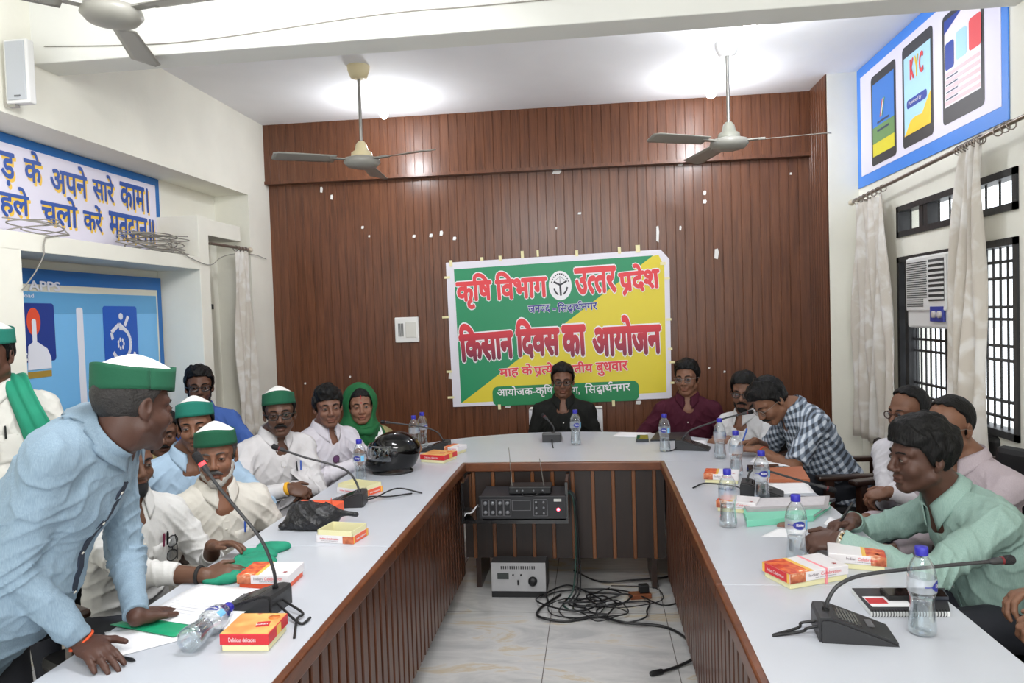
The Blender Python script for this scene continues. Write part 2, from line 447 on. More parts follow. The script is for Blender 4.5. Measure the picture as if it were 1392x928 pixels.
# ------------------------------------------------------------------ the U of conference tables
M_top = mat('grey_laminate', S(194, 198, 206), 0.28, var=0.02, vscale=5, spec=0.4)
TI0, TI1, TO0, TO1, TYI = -0.78, 0.37, -1.375, 0.975, 4.23
def slats(p0, p1, z0, z1, thick_dir, step=0.07, fill=.36):
    """ribbed front: backing board with raised vertical ribs, one mesh"""
    a = Vector(p0); b = Vector(p1); d = (b - a); L = d.length; d.normalize(); t = Vector(thick_dir)
    mb = MB(); n = int(L / step)
    M = frame((a.x, a.y, 0), d, -t, (0, 0, 1))
    mb.box((0, 0.016, z0), (L, 0.03, z1), 1, M)
    for i in range(n):
        x = (i + .5) * L / n; mb.box((x - step * fill, 0, z0), (x + step * fill, 0.017, z1), 0, M, r=0.003)
    return mb
M_gap = mat('dark_gap_board', S(40, 22, 14), 0.5)
def table_run(y0, y1, side, label, name='conference_table'):
    xi, xo = (TI0, TO0) if side < 0 else (TI1, TO1)
    lo, hi = min(xi, xo), max(xi, xo)
    cx, cy = (lo + hi) / 2, (y0 + y1) / 2
    t = empty(name, (cx, cy, 0), 0, label, 'table', 'sections of the U shaped conference table')
    inv = T(-cx, -cy, 0)
    MB().box((lo, y0 + 0.001, 0.728), (hi, y1 - 0.001, 0.75), r=0.002).build('tabletop', M_top, t, inv)
    s = -side
    ex0, ex1 = (xi - .004, xi + .022) if side < 0 else (xi - .022, xi + .004)
    MB().box((ex0, y0, 0.700), (ex1, y1, 0.7515), r=0.006).build('edge_moulding', M_edge, t, inv)
    px = xi - .004 if side < 0 else xi + .004
    slats((px, y0, 0), (px, y1, 0), 0.10, 0.702, (s, 0, 0)).build('slatted_panel', [M_slat, M_gap], t, inv)
    for y in (y0 + .06, y1 - .09):
        MB().box((lo + .06 if side > 0 else lo + .05, y, 0), (hi - .06, y + .03, 0.728)).build('leg', M_dark, t, inv)
    return t
ZH = 3.955
table_run(0.6, 2.682, -1, 'nearest left section of the grey topped table, below the leaning man in blue')
table_run(2.682, TYI, -1, 'grey topped table section under the black helmet and black plastic bag')
table_run(0.6, 2.312, 1, 'nearest right section of the grey topped table, under the spiral notebook')
table_run(2.312, TYI, 1, 'grey topped table section under the mint green file folders')
# head table with its bowed back edge
t = empty('head_table', (-0.2, 4.7, 0), 0, 'bow backed head table joining both grey runs, in front of the banner', 'table', 'sections of the U shaped conference table')
inv = T(0.2, -4.7, 0)
pts = [(TO0, TYI), (TI0, TYI), (TI1, TYI), (TO1, TYI), (TO1, 4.32)]
c0 = (TO0 + TO1) / 2; ra = (TO1 - TO0) / 2
pts += [(c0 + ra * cos(pi * k / 40), 4.32 + 0.99 * sin(pi * k / 40)) for k in range(1, 40)] + [(TO0, 4.32)]
MB().prism([(x, y + 0.001) for x, y in pts], 0.728, 0.75).build('tabletop', M_top, t, inv)
MB().box((TI0 - .004, TYI - .022, 0.700), (TI1 + .004, TYI + .004, 0.7515), r=0.006).build('edge_moulding', M_edge, t, inv)
slats((TI0, TYI - .004, 0), (TI1, TYI - .004, 0), 0.19, 0.702, (0, -1, 0), step=0.105, fill=.10).build('slatted_panel', [wood('batten_wood', S(96, 56, 28), S(124, 76, 40), .35), wood('board_brown', S(28, 16, 10), S(42, 25, 16), .4)], t, inv)
for x in (-1.2, TI0 + .05, TI1 - .08, 0.8): MB().box((x, TYI + .05, 0), (x + .03, TYI + .4, 0.728)).build('leg', M_dark, t, inv)
sh = MB().box((-0.745, 3.93, 0.478), (-0.165, TYI - .03, 0.497)).box((-0.18, 3.95, 0.497), (-0.165, TYI - .03, 0.695)).box((-0.745, 3.95, 0.497), (-0.73, TYI - .03, 0.695)).build('hanging_shelf', M_blackg)
tag(sh, 'black shelf hanging under the head table with the amplifier on it', 'shelf')

# ------------------------------------------------------------------ things on the walls
VX = lambda *a: Vector(a)
def flat(mb, poly, M, d, mi=0):
    mb.add([(x, y, d) for x, y in poly], [tuple(range(len(poly)))], mi, False, M)
def rrect(x0, y0, x1, y1, r, n=5):
    out = []
    for cx, cy, a0 in ((x1 - r, y1 - r, 0), (x0 + r, y1 - r, 90), (x0 + r, y0 + r, 180), (x1 - r, y0 + r, 270)):
        for k in range(n + 1): a = radians(a0 + 90 * k / n); out.append((cx + r * cos(a), cy + r * sin(a)))
    return out
def circ(cx, cy, rx, ry, n=28, a0=0, a1=360):
    return [(cx + rx * cos(radians(a0 + (a1 - a0) * k / n)), cy + ry * sin(radians(a0 + (a1 - a0) * k / n))) for k in range(n if a1 - a0 >= 360 else n + 1)]
def stroke(pts, w):
    """polyline thickened to quads"""
    out = []
    for (x0, y0), (x1, y1) in zip(pts, pts[1:]):
        l = max(math.hypot(x1 - x0, y1 - y0), 1e-6); nx, ny = -(y1 - y0) / l * w / 2, (x1 - x0) / l * w / 2
        out.append([(x0 + nx, y0 + ny), (x0 - nx, y0 - ny), (x1 - nx, y1 - ny), (x1 + nx, y1 + ny)])
    return out
def vinyl(name, col, rough=0.45, bump=0.05, bscale=6): return mat(name, col, rough, bump=bump, bscale=bscale)

# --- the banner on the planks
BO = onY(616, 553, 6.185); BX = onY(912, 541, 6.185); BT = onY(606, 358, 6.185)
bux = Vector(BX - BO); BW = bux.length; bux.normalize(); buz = bux.cross(Vector((0, 1, 0))) * 1
buy = Vector((0, -1, 0)).cross(bux).normalized(); BH = Vector(BT - BO).dot(buy)
bf = frame(BO, bux, buy, bux.cross(buy))
ban = empty('banner', BO, 0, 'green and yellow printed cloth banner taped to the wooden planks', 'banner')
binv = T(-Vector(BO))
def bl(px, py, y=6.18):
    q = Vector(onY(px, py, y)) - Vector(BO); return q.dot(bux), q.dot(buy)
MBf = bf
BG, BY, BW_ = vinyl('banner_green', S(28, 140, 92)), vinyl('banner_yellow', S(226, 206, 52)), vinyl('banner_white', S(228, 224, 232))
RD, NV, DG = vinyl('print_red', S(226, 60, 66)), vinyl('print_navy', S(46, 50, 140)), vinyl('pill_green', S(22, 130, 76))
WH = vinyl('print_white', S(240, 238, 240))
sheet = MB()
cor = [bl(616, 553), bl(913, 541), bl(910, 352), bl(898, 339), bl(606, 357)]
sheet.prism(cor, 0.0, 0.004, 0, bf)
flat(sheet, [bl(627, 548), bl(906, 533), bl(903, 362), bl(895, 346), bl(870, 352)], bf, 0.0045, 1)
flat(sheet, [bl(627, 548), bl(617, 366), bl(888, 347)], bf, 0.0050, 2)
pill = [bl(x, y) for x, y in rrect(669, 0, 868, 28, 9)]
def skew(px0, py0, w, h, r):
    """rounded strip that follows the sheet's slope"""
    a = Vector(bl(px0, py0)); return [(a.x + x, a.y + y) for x, y in rrect(0, -h, w, 0, r)]
flat(sheet, skew(669, 525.5, bl(868, 515)[0] - bl(669, 525)[0], 0.165, 0.05), bf, 0.0055, 3)
sheet.build('sheet', [BW_, BY, BG, DG], ban, binv)

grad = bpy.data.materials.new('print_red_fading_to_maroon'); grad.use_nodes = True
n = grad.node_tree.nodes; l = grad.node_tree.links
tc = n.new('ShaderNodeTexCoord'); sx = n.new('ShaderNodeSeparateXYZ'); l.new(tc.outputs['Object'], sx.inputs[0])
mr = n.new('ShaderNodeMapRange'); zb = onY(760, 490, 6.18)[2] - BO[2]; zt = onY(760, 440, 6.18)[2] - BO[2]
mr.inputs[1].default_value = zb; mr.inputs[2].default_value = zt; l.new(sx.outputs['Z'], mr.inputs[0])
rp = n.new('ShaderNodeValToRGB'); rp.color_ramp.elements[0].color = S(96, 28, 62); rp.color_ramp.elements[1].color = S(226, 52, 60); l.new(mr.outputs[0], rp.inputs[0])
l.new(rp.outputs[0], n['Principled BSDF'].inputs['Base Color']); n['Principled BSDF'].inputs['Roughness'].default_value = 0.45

def bline(s, x0, y0, x1, y1, h, m, bold, halo=WH, hd=0.035, spacing=1.0):
    """s written from pixel x0 to x1 on the sheet with mid-height pixels y0,y1 at both ends; h = px height"""
    a = Vector(bl(x0, y0)); b = Vector(bl(x1, y1)); c = (a + b) / 2; d = (b - a); w = d.length
    hh = h * 6.18 / F_PX * 1.0
    M = T(-Vector(BO)) @ bf @ T(c.x, c.y, 0.006) @ Matrix.Rotation(atan2(d.y, d.x), 4, 'Z')
    lettering('lettering', s, w, hh, M, m, ban, bold, 0.002, None, spacing, halo, hd)
H_ = ('half', 'त')
bline('कृ\u200cिष'.replace('\u200c', ''), 620, 397, 669, 394, 49, RD, 0.040)
bline('िवभाग', 673, 389, 744, 384, 39, RD, 0.040)
bline(['उ', H_, 'तर'], 781, 383, 838, 379, 37, RD, 0.040)
bline([('ra', 'प'), 'देश'], 841, 382, 897, 376, 42, RD, 0.040)
bline('जनपद', 718, 421, 748, 419, 11, NV, 0.022)
bline('–', 751, 420, 756, 420, 2, NV, 0.0, hd=0.02)
bline(['िस', ('dha',), 'ा', ('reph', 'थ'), 'नगर'], 758, 419, 812, 415, 16, NV, 0.022)
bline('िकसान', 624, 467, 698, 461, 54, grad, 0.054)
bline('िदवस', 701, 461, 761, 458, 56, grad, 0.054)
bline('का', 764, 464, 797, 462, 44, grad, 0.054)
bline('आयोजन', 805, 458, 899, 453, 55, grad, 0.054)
bline('माह के', 679, 506, 724, 502, 18, RD, 0.030)
bline([('ra', 'प'), H_, 'येक'], 726, 503, 765, 500, 19, RD, 0.030)
bline('तृतीय', 770, 502, 806, 500, 20, RD, 0.030)
bline('बुधवार', 810, 502, 854, 499, 19, RD, 0.030)
bline('आयोजक-कृिष', 676, 534, 752, 530, 17, WH, 0.012, None)
bline('िवभाग,', 756, 531, 788, 529, 15, WH, 0.012, None)
bline(['िस', ('dha',), 'ा', ('reph', 'थ'), 'नगर'], 795, 529, 857, 525, 17, WH, 0.012, None)
# the round state seal between the two top words
em = MB(); ec = Vector(bl(761.5, 388)); rx, ry = 0.095, 0.122
flat(em, circ(ec.x, ec.y, rx, ry), bf, 0.0065, 0)
def es(pts, w):
    for q in stroke([(ec.x + a * rx, ec.y + b * ry) for a, b in pts], w): flat(em, q, bf, 0.0075, 1)
es([(-.55, .28), (-.2, .12), (0, .05), (0.02, -.68)], 0.016); es([(.6, .30), (.2, .12), (0, .05)], 0.014)
es([(-.55, -.15), (-.45, -.4), (-.2, -.62)], 0.013); es([(.62, -.12), (.5, -.4), (.25, -.6)], 0.013)
es([(0, .05), (0, .6)], 0.004); es([(-.5, .3), (0, .62), (.5, .32)], 0.003)
for k in range(11):
    a = radians(20 + k * 14); es([(.82 * cos(a), .84 * sin(a)), (.74 * cos(a), .74 * sin(a))], 0.011)
em.build('seal', [WH, vinyl('print_black', S(40, 38, 48))], ban, binv)
# strips of masking tape holding the cloth
tapeM = mat('masking_tape', S(236, 226, 176), 0.7)
tp = [(608, 377, 8, 3), (606, 431, 10, 3), (611, 505, 8, 3), (613, 540, 9, 3), (613, 358, 4, 9), (655, 352, 4, 5), (680, 351, 4, 7), (710, 346, 4, 10), (731, 344, 3, 9), (784, 344, 4, 8),
      (842, 340, 4, 9), (867, 338, 6, 10), (901, 358, 7, 4), (907, 378, 7, 3), (909, 434, 7, 3), (911, 474, 6, 3), (913, 492, 8, 3), (914, 520, 5, 3), (834, 548, 4, 8), (679, 553, 4, 7)]
for px, py, w, h in tp:
    c = Vector(bl(px, py)); k = 6.18 / F_PX / 2
    MB().box((c.x - w * k, c.y - h * k, 0.004), (c.x + w * k, c.y + h * k, 0.007), 0, bf).build('tape', tapeM, ban, binv)

# --- scraps and marks left on the planks
scrapM = mat('torn_paper', S(236, 234, 230), 0.85)
SPOTS = [(437, 258, 4, 8, 'small upright white paper scrap under the plank band above the left fan blade'), (451, 268, 4, 7, 'tilted white paper scrap right of the scrap under the left fan'),
    (493, 309, 4, 4, None), (502, 321, 3, 3, None), (563, 321, 5, 4, None), (586, 320, 5, 5, None), (600, 317, 5, 7, None), (618, 324, 5, 5, None), (757, 234, 13, 5, 'flat white tape piece just under the plank band at the middle'),
    (925, 223, 8, 4, 'flat white tape piece under the plank band left of the right fan'), (788, 290, 5, 3, None), (894, 318, 4, 22, 'long torn white strip above the banner\'s right corner'),
    (958, 262, 4, 6, None), (958, 274, 5, 5, None), (974, 345, 6, 14, 'torn upright paper scrap right of the banner top'), (985, 505, 3, 3, None), (964, 500, 3, 3, None), (925, 310, 3, 6, None), (614, 510, 9, 11, 'torn tape scrap beside the banner\'s lower left edge'),
    (691, 551, 9, 7, None), (868, 547, 8, 5, None), (756, 310, 3, 3, None), (1075, 236, 3, 3, None), (476, 512, 3, 3, None), (415, 521, 3, 3, None)]
for i, (px, py, w, h, lab) in enumerate(SPOTS):
    c = onY(px, py, 6.196); k = 6.2 / F_PX / 2
    poly = [(-w * k, -h * k * .8), (w * k * .5, -h * k), (w * k, h * k * .3), (w * k * .6, h * k), (-w * k * .7, h * k * .9)]
    o = MB().prism(poly, -.001, 0.003, 0, frame((0, 0, 0), (1, 0, 0), (0, 0, 1), (0, -1, 0))).build('paper_scrap', scrapM)
    o.location = Vector(c); tag(o, lab or 'tiny white speck of torn paper stuck to the wooden planks', 'paper scrap', 'paper scraps stuck on the planks')

# --- white switch plate left of the banner
c = Vector(onY(554, 448, 6.195)); hw, hh = 0.103, 0.107
sw = MB().box((-hw, -0.03, -hh), (hw, 0.006, hh), r=0.008).build('switch_box', mat('switch_plastic', S(232, 230, 226), 0.35)); sw.location = c
tag(sw, 'white square electrical switch box on the wooden planks left of the banner', 'switch box')
mb = MB()
for k in range(4): mb.box((-hw * .7 + k * .012, -0.034, -.055), (-hw * .7 + k * .012 + .008, -0.029, .055))
mb.build('vent_slots', mat('slot_grey', S(120, 120, 118), 0.5), sw)
MB().box((-hw * .08, -0.035, -hh * .62), (hw * .8, -0.029, hh * .62), r=.003).build('cover_plate', mat('plate_ivory', S(216, 213, 204), 0.35), sw)

# --- painted slogan board over the niche
lw = lambda y, z, d=0.0: Vector((-3.045 + d, y, z))
fl = frame((-3.048, 0, 0), (0, 1, 0), (0, 0, 1), (1, 0, 0))
sb = MB()
blueP, lav = vinyl('border_blue', S(38, 112, 186)), vinyl('board_lavender', S(234, 230, 246))
yb1 = onX(215, 240, -3.04)[1]
sb.box((2.2, 2.075, 0), (yb1, 2.637, 0.008), 0, fl)
sb.box((2.2, 2.076, 0.008), (yb1 - .05, 2.585, 0.011), 1, fl)
board = sb.build('slogan_board', [blueP, lav]); tag(board, 'white slogan board with a blue border and blue Hindi lettering above the niche', 'sign board')
blueT, yelT = vinyl('letter_blue', S(40, 84, 170)), vinyl('letter_yellow', S(250, 206, 72))
def wline(s, px0, px1, ytop, ybot, pxm):
    """line between pixel columns on the board; ytop,ybot = pixel rows of its top and bottom at column pxm"""
    y0 = onX(px0, 240, -3.04)[1]; y1 = onX(px1, 280, -3.04)[1]
    zt = onX(pxm, ytop, -3.04)[2]; zb = onX(pxm, ybot, -3.04)[2]
    for m, d, dy, dz, nm in ((yelT, 0.012, 0.012, -0.016, 'letter_shadow'), (blueT, 0.0135, 0, 0, 'lettering')):
        M = fl @ T((y0 + y1) / 2 + dy, (zt + zb) / 2 + dz, d)
        lettering(nm, s, y1 - y0, zt - zb, M, m, board, 0.024, 0.0)
wline('ड़', 0, 22, 207, 253, 10)
wline('के', 32, 58, 206, 249, 46)
wline('अपने', 67, 119, 227, 269, 110)
wline('सारे', 124, 155, 238, 275, 146)
wline('काम।', 161, 201, 251, 285, 180)
wline('हले', -4, 39, 255, 299, 30)
wline('चलो', 52, 104, 269, 310, 98)
wline('करें', 109, 137, 279, 315, 130)
wline('मतदान॥', 144, 207, 292, 329, 175)

# --- blue notice panel in the niche
fp = frame((-3.028, 0, 0), (0, 1, 0), (0, 0, 1), (1, 0, 0))
def np_(px, py): q = onX(px, py, -3.0); return q[1], q[2]
yR = 4.93; zT = np_(218, 378)[1] + .0
pb = MB()
pb.box((3.2, 0.62, 0), (yR, zT, 0.012), 0, fp)
pb.box((3.2, 0.72, 0.012), (yR - .055, zT - .085, 0.016), 1, fp)
pb.box((3.2, 0.72, 0.016), (yR - .075, zT - .125, 0.018), 2, fp)
zs = np_(150, 426)[1]
pb.box((3.2, zs, 0.018), (yR - .076, zT - .126, 0.0195), 3, fp)
panel = pb.build('notice_panel', [blueP, vinyl('panel_cream', S(226, 222, 205)), vinyl('panel_sky', S(122, 190, 240)), vinyl('panel_steel', S(98, 165, 212))])
tag(panel, 'large pale blue voter notice panel set inside the left niche', 'notice panel')
def ppatch(name, px0, px1, pyt, pyb, pxm, m, r=0.02, d=0.02, par=panel):
    y0 = np_(px0, 440)[0]; y1 = np_(px1, 440)[0]; zt = np_(pxm, pyt)[1]; zb = np_(pxm, pyb)[1]
    mb = MB(); flat(mb, rrect(y0, zb, y1, zt, r), fp, d); mb.build(name, m, par); return y0, zb, y1, zt
navy = vinyl('tile_navy', S(30, 58, 140)); royal = vinyl('tile_royal', S(32, 92, 190)); white = vinyl('panel_white', S(232, 234, 244)); orange = vinyl('dot_orange', S(232, 84, 54))
y0, z0, y1, z1 = ppatch('picture_tile', 14, 76, 412, 491, 60, navy)
mb = MB(); cy = y0 + .52 * (y1 - y0)
flat(mb, circ(cy, z1 - .10, .050, .075), fp, 0.021, 1)
flat(mb, rrect(cy - .016, z1 - .26, cy + .016, z1 - .085, .014), fp, 0.022, 0)
flat(mb, [(cy - .05, z1 - .23), (cy + .0, z1 - .20), (cy + .09, z1 - .25), (cy + .115, z1 - .30), (cy + .115, z1 - .36), (cy - .06, z1 - .36)], fp, 0.0225, 0)
flat(mb, [(cy - .06, z1 - .405), (cy + .115, z1 - .405), (cy + .115, z1 - .37), (cy - .06, z1 - .37)], fp, 0.021, 2)
mb.build('finger_picture', [white, orange, vinyl('strip_ochre', S(170, 140, 60))], panel)
def pline(s, px0, px1, pyt, pyb, m=white, bold=0.03):
    a0 = np_(px0, (pyt + pyb) / 2); a1 = np_(px1, (pyt + pyb) / 2); zt = np_((px0 + px1) / 2, pyt)[1]; zb = np_((px0 + px1) / 2, pyb)[1]
    lettering('lettering', s, a1[0] - a0[0], zt - zb, fp @ T((a0[0] + a1[0]) / 2, (zt + zb) / 2, 0.021), m, panel, bold, 0.002)
pline('Voter', 15, 52, 475, 491)
pline('APPS', 40, 83, 382, 395)
pline('Download', 8, 47, 398, 404, bold=0.01)
ppatch('white_bar', 106, 115, 418, 560, 112, white, 0.015)
y0, z0, y1, z1 = ppatch('picture_tile', 142, 188, 416, 492, 165, royal)
mb = MB(); cy = (y0 + y1) / 2; cz = z1 - .24
arc = circ(cy - .005, cz, .095, .10, 22, -150, 100)
for q in stroke(arc, .026): flat(mb, q, fp, .0215)
for q in stroke([(cy - .09, cz + .03), (cy - .10, cz + .075), (cy - .02, cz + .125), (cy + .035, cz + .09)], .026): flat(mb, q, fp, .022)
flat(mb, circ(cy + .0, cz + .175, .022, .022, 14), fp, .022)
for q in stroke([(cy + .035, cz + .115), (cy + .075, cz + .175)], .026): flat(mb, q, fp, .022)
for q in stroke([(cy + .06, cz - .08), (cy + .11, cz - .12), (cy + .13, cz - .06)], .024): flat(mb, q, fp, .022)
for k in range(7):
    a = k * 2 * pi / 7; flat(mb, circ(cy - .01 + .028 * cos(a), cz + .028 * sin(a), .009, .014, 8), fp, .022)
mb.build('wheelchair_picture', white, panel)

# --- poster of tablets on the right wall
fr = frame((XR - .002, 0, 0), (0, -1, 0), (0, 0, 1), (-1, 0, 0))
def rp_(px, py): q = onX(px, py, XR - .006); return -q[1], q[2]
x0, x1 = rp_(1165, 110)[0], rp_(1371, 100)[0]; zb, zt = 2.432, ZC - .004
pm = MB(); pm.box((x0, zb, 0), (x1, zt, 0.006), 0, fr); pm.box((x0 + .075, zb + .075, .006), (x1 - .055, zt - .07, .008), 1, fr)
poster = pm.build('tablet_poster', [vinyl('poster_blue', S(66, 138, 232)), lav]); tag(poster, 'blue bordered poster of three tablets high on the right wall', 'poster')
tabM = vinyl('tablet_black', S(48, 48, 52))
def tablet(pxl, pxr, ml, mt, mb_, cols):
    xl, xr = rp_(pxl, 130)[0], rp_(pxr, 130)[0]; t = rp_((pxl + pxr) / 2, mt)[1]; b = rp_((pxl + pxr) / 2, mb_)[1]; t = min(t, zt - .085)
    m = MB(); flat(m, rrect(xl, b, xr, t, .03), fr, .0092)
    o = m.build('tablet_picture', tabM, poster)
    return xl, b, xr, t
def spatch(mb, poly, d, mi): flat(mb, poly, fr, d, mi)
xl, b, xr, t = tablet(1185, 1219, 0, 92, 219, None)
m = MB(); i = .028; h = t - b
spatch(m, [(xl + i, b + .42 * h), (xr - i, b + .42 * h), (xr - i, t - .06), (xl + i, t - .06)], .0105, 0)
spatch(m, [(xl + i, b + .06), (xr - i, b + .06), (xr - i, b + .24 * h), (xl + i, b + .24 * h)], .0105, 1)
spatch(m, [(xl + i, b + .24 * h), (xr - i, b + .24 * h), (xr - i, b + .42 * h), (xl + i, b + .42 * h)], .0105, 2)
cx = (xl + xr) / 2
for k, mi in ((-1, 3), (0, 4), (1, 5)): spatch(m, [(cx - .04 + k * .017, b + .50 * h), (cx - .025 + k * .017, b + .50 * h), (cx + .02 + k * .017, b + .68 * h), (cx + .005 + k * .017, b + .68 * h)], .0115, mi)
for z in (.44, .35): spatch(m, [(cx - .10, b + z * h), (cx + .10, b + z * h), (cx + .10, b + z * h + .014), (cx - .10, b + z * h + .014)], .0115, 6)
m.build('tablet_screen', [vinyl('scr_blue', S(62, 128, 214)), vinyl('scr_yellow', S(226, 214, 48)), vinyl('scr_olive', S(110, 150, 90)), vinyl('scr_saffron', S(206, 90, 60)), WH, vinyl('scr_leaf', S(80, 150, 80)), vinyl('scr_ink', S(60, 70, 100))], poster)
xl, b, xr, t = tablet(1228, 1270, 0, 49, 193, None); m = MB(); h = t - b; w = xr - xl
spatch(m, [(xl + i, b + .07), (xr - i, b + .07), (xr - i, t - .07), (xl + i, t - .07)], .0105, 0)
spatch(m, [(xl + i, b + .07), (xr - i, b + .07), (xr - i, b + .42 * h), (xl + .80 * w, b + .34 * h), (xl + .66 * w, b + .25 * h), (xl + .45 * w, b + .26 * h), (xl + .28 * w, b + .24 * h), (xl + .15 * w, b + .16 * h)], .0115, 1)
spatch(m, rrect(xl + .16 * w, b + .37 * h, xl + .82 * w, b + .455 * h, .02), .0115, 2)
m.build('tablet_screen', [vinyl('scr_ice', S(178, 224, 250)), vinyl('scr_gold', S(252, 206, 44)), vinyl('scr_navy', S(34, 66, 160))], poster)
spot = fr @ T((xl + xr) / 2, b + .735 * h, .0125)
for s_, k, mm in (('K', -.062, RD), ('Y', 0.0, vinyl('letter_lemon', S(236, 204, 60))), ('C', .064, RD)):
    lettering('lettering', s_, .058, .125, fr @ T((xl + xr) / 2 + k, b + .735 * h, .0125), mm, poster, 0.04, 0.0)
lettering('lettering', 'Powered by', w * .42, .03, fr @ T(xl + .44 * w, b + .413 * h, .0125), WH, poster, 0.01, 0.0)
xl, b, xr, t = tablet(1283, 1340, 0, 0, 157, None); m = MB(); h = t - b; w = xr - xl
spatch(m, [(xl + i, b + .09), (xr - i, b + .09), (xr - i, t - .03), (xl + i, t - .03)], .0105, 0)
spatch(m, [(xl + i, t - .10), (xl + .55 * w, t - .03), (xl + i, t - .03)], .0115, 1)
spatch(m, rrect(xl + .08 * w, t - .30, xl + .31 * w, t - .155, .02), .0115, 1); spatch(m, rrect(xl + .36 * w, t - .28, xl + .62 * w, t - .135, .02), .0115, 2); spatch(m, rrect(xl + .67 * w, t - .28, xl + .95 * w, t - .12, .02), .0115, 3)
for k in range(5): spatch(m, [(xl + i * 1.2, b + .10 + k * .038), (xr - i * 1.2, b + .10 + k * .038), (xr - i * 1.2, b + .12 + k * .038), (xl + i * 1.2, b + .12 + k * .038)], .0115, 4)
for k in range(4): spatch(m, [(xl + .1 * w, b + .126 + k * .038), (xl + .4 * w, b + .126 + k * .038), (xl + .4 * w, b + .132 + k * .038), (xl + .1 * w, b + .132 + k * .038)], .0122, 5)
m.build('tablet_screen', [vinyl('scr_white', S(244, 238, 244)), vinyl('scr_navy', S(34, 66, 160)), vinyl('scr_ice', S(178, 224, 250)), vinyl('scr_red', S(232, 78, 84)), vinyl('scr_pink', S(246, 206, 212)), vinyl('scr_ink', S(60, 70, 100))], poster)

# --- ceiling fans
fanM = mat('fan_enamel', S(150, 148, 140), 0.35); creamM = mat('fan_cream', S(226, 212, 170), 0.4); fanW = mat('fan_white', S(232, 232, 230), 0.35)
def fan(loc, drop, angs, cup, hubm, label, R=0.60):
    t = empty('ceiling_fan', loc, 0, label, 'fan', 'ceiling fans')
    MB().lathe([(0.075, 0), (0.072, -.03), (0.055, -.075), (0.03, -.085)], 0).build('canopy_cup', cup, t)
    MB().tube([(0, 0, -.02), (0, 0, -drop + .10)], 0.011).build('down_rod', M_metal, t)
    MB().lathe([(0.02, -drop + .12), (0.036, -drop + .10), (0.045, -drop + .06), (0.068, -drop + .045), (0.072, -drop + .015)], 0).build('lower_cup', hubm, t)
    MB().lathe([(0.072, -drop + .018), (0.115, -drop + .005), (0.122, -drop - .02), (0.10, -drop - .045), (0.05, -drop - .058), (0.02, -drop - .062), (0.0, -drop - .062)], 0, n=32).build('motor_hub', fanM, t)
    for a in angs:
        M = RZ(radians(a)) @ T(0, 0, -drop - .005)
        mb = MB(); mb.box((.10, -.022, -.004), (.22, .022, .004), 0, M)
        def bf_(u, v): x = .18 + u * (R - .18); hw = .052 + .016 * u - (.03 if u > .97 else 0); return (x, (v - .5) * 2 * hw, .012 * (v - .5) * 2 - .008 * u)
        mb.grid(bf_, 14, 5, 0, True, 0.004, M); mb.build('blade', fanM, t)
    return t
fan(onZ(487, 90, ZC), ZC - 2.665, (-24, -146, 95), creamM, creamM, 'ceiling fan with cream cups hanging left above the green capped men', 0.58)
fan(onZ(988, 58, ZC), ZC - 2.66, (-14, 106, -150), fanW, mat('fan_dust', S(140, 140, 128), 0.4), 'ceiling fan with white cup on the right, left of the tablet poster', 0.60)
c = onY(152, 14, 2.95); fan((c[0], c[1], ZC), ZC - c[2] - .0, (-10, 110, -130), fanW, fanW, 'grey fan partly cut off, nearest, above the left speaker', 0.62)

# --- ceiling lamps
bulbM = emis('bulb_glow', (0.92, 0.96, 1.0, 1), 28)
for (px, py, lab) in ((521, 133, 'glowing ceiling bulb right of the cream cupped fan'), (966, 104, 'glowing ceiling bulb just left of the white cupped fan'), (1018, 37, 'glowing ceiling bulb nearest the beam on the right')):
    c = onZ(px, py, ZC if px < 1000 else ZC - .115); c[2] = ZC; t = empty('ceiling_bulb', c, 0, lab, 'light bulb', 'ceiling bulbs')
    MB().lathe([(0.05, 0), (0.048, -.012), (0.024, -.018), (0.022, -.055), (0.018, -.06)], 0).build('bulb_holder', fanW, t)
    MB().lathe([(0.014, -.055), (0.022, -.075), (0.034, -.10), (0.036, -.122), (0.028, -.145), (0.012, -.157), (0, -.158)], 0).build('glass_bulb', bulbM, t)
    L = bpy.data.lights.new('bulb_light', 'POINT'); L.energy = 14; L.shadow_soft_size = 0.07; L.color = (0.93, 0.96, 1.0)
    lo = bpy.data.objects.new('bulb_light', L); COL.objects.link(lo); lo.location = Vector(c) - Vector((0, 0, .33))

# --- column loudspeaker high on the left wall
sp = empty('wall_speaker', (-2.662, 3.27, 2.672), 0, 'white column loudspeaker hung high on the left wall', 'speaker')
MB().box((-.070, 0, 0), (.052, .05, .30), r=.008).build('cabinet', mat('speaker_white', S(228, 228, 226), 0.4), sp)
MB().box((-.056, -.006, .015), (.040, .002, .288), r=.003).build('grille', mat('speaker_grille', S(196, 200, 206), 0.6, bump=0.5, bscale=500), sp)
MB().box((-.018, -.009, .028), (.012, -.005, .036)).build('maker_plate', mat('plate_grey', S(110, 112, 116), 0.4), sp)
MB().box((-.072, .01, -.012), (-.03, .04, .002)).build('bracket', M_metal, sp)

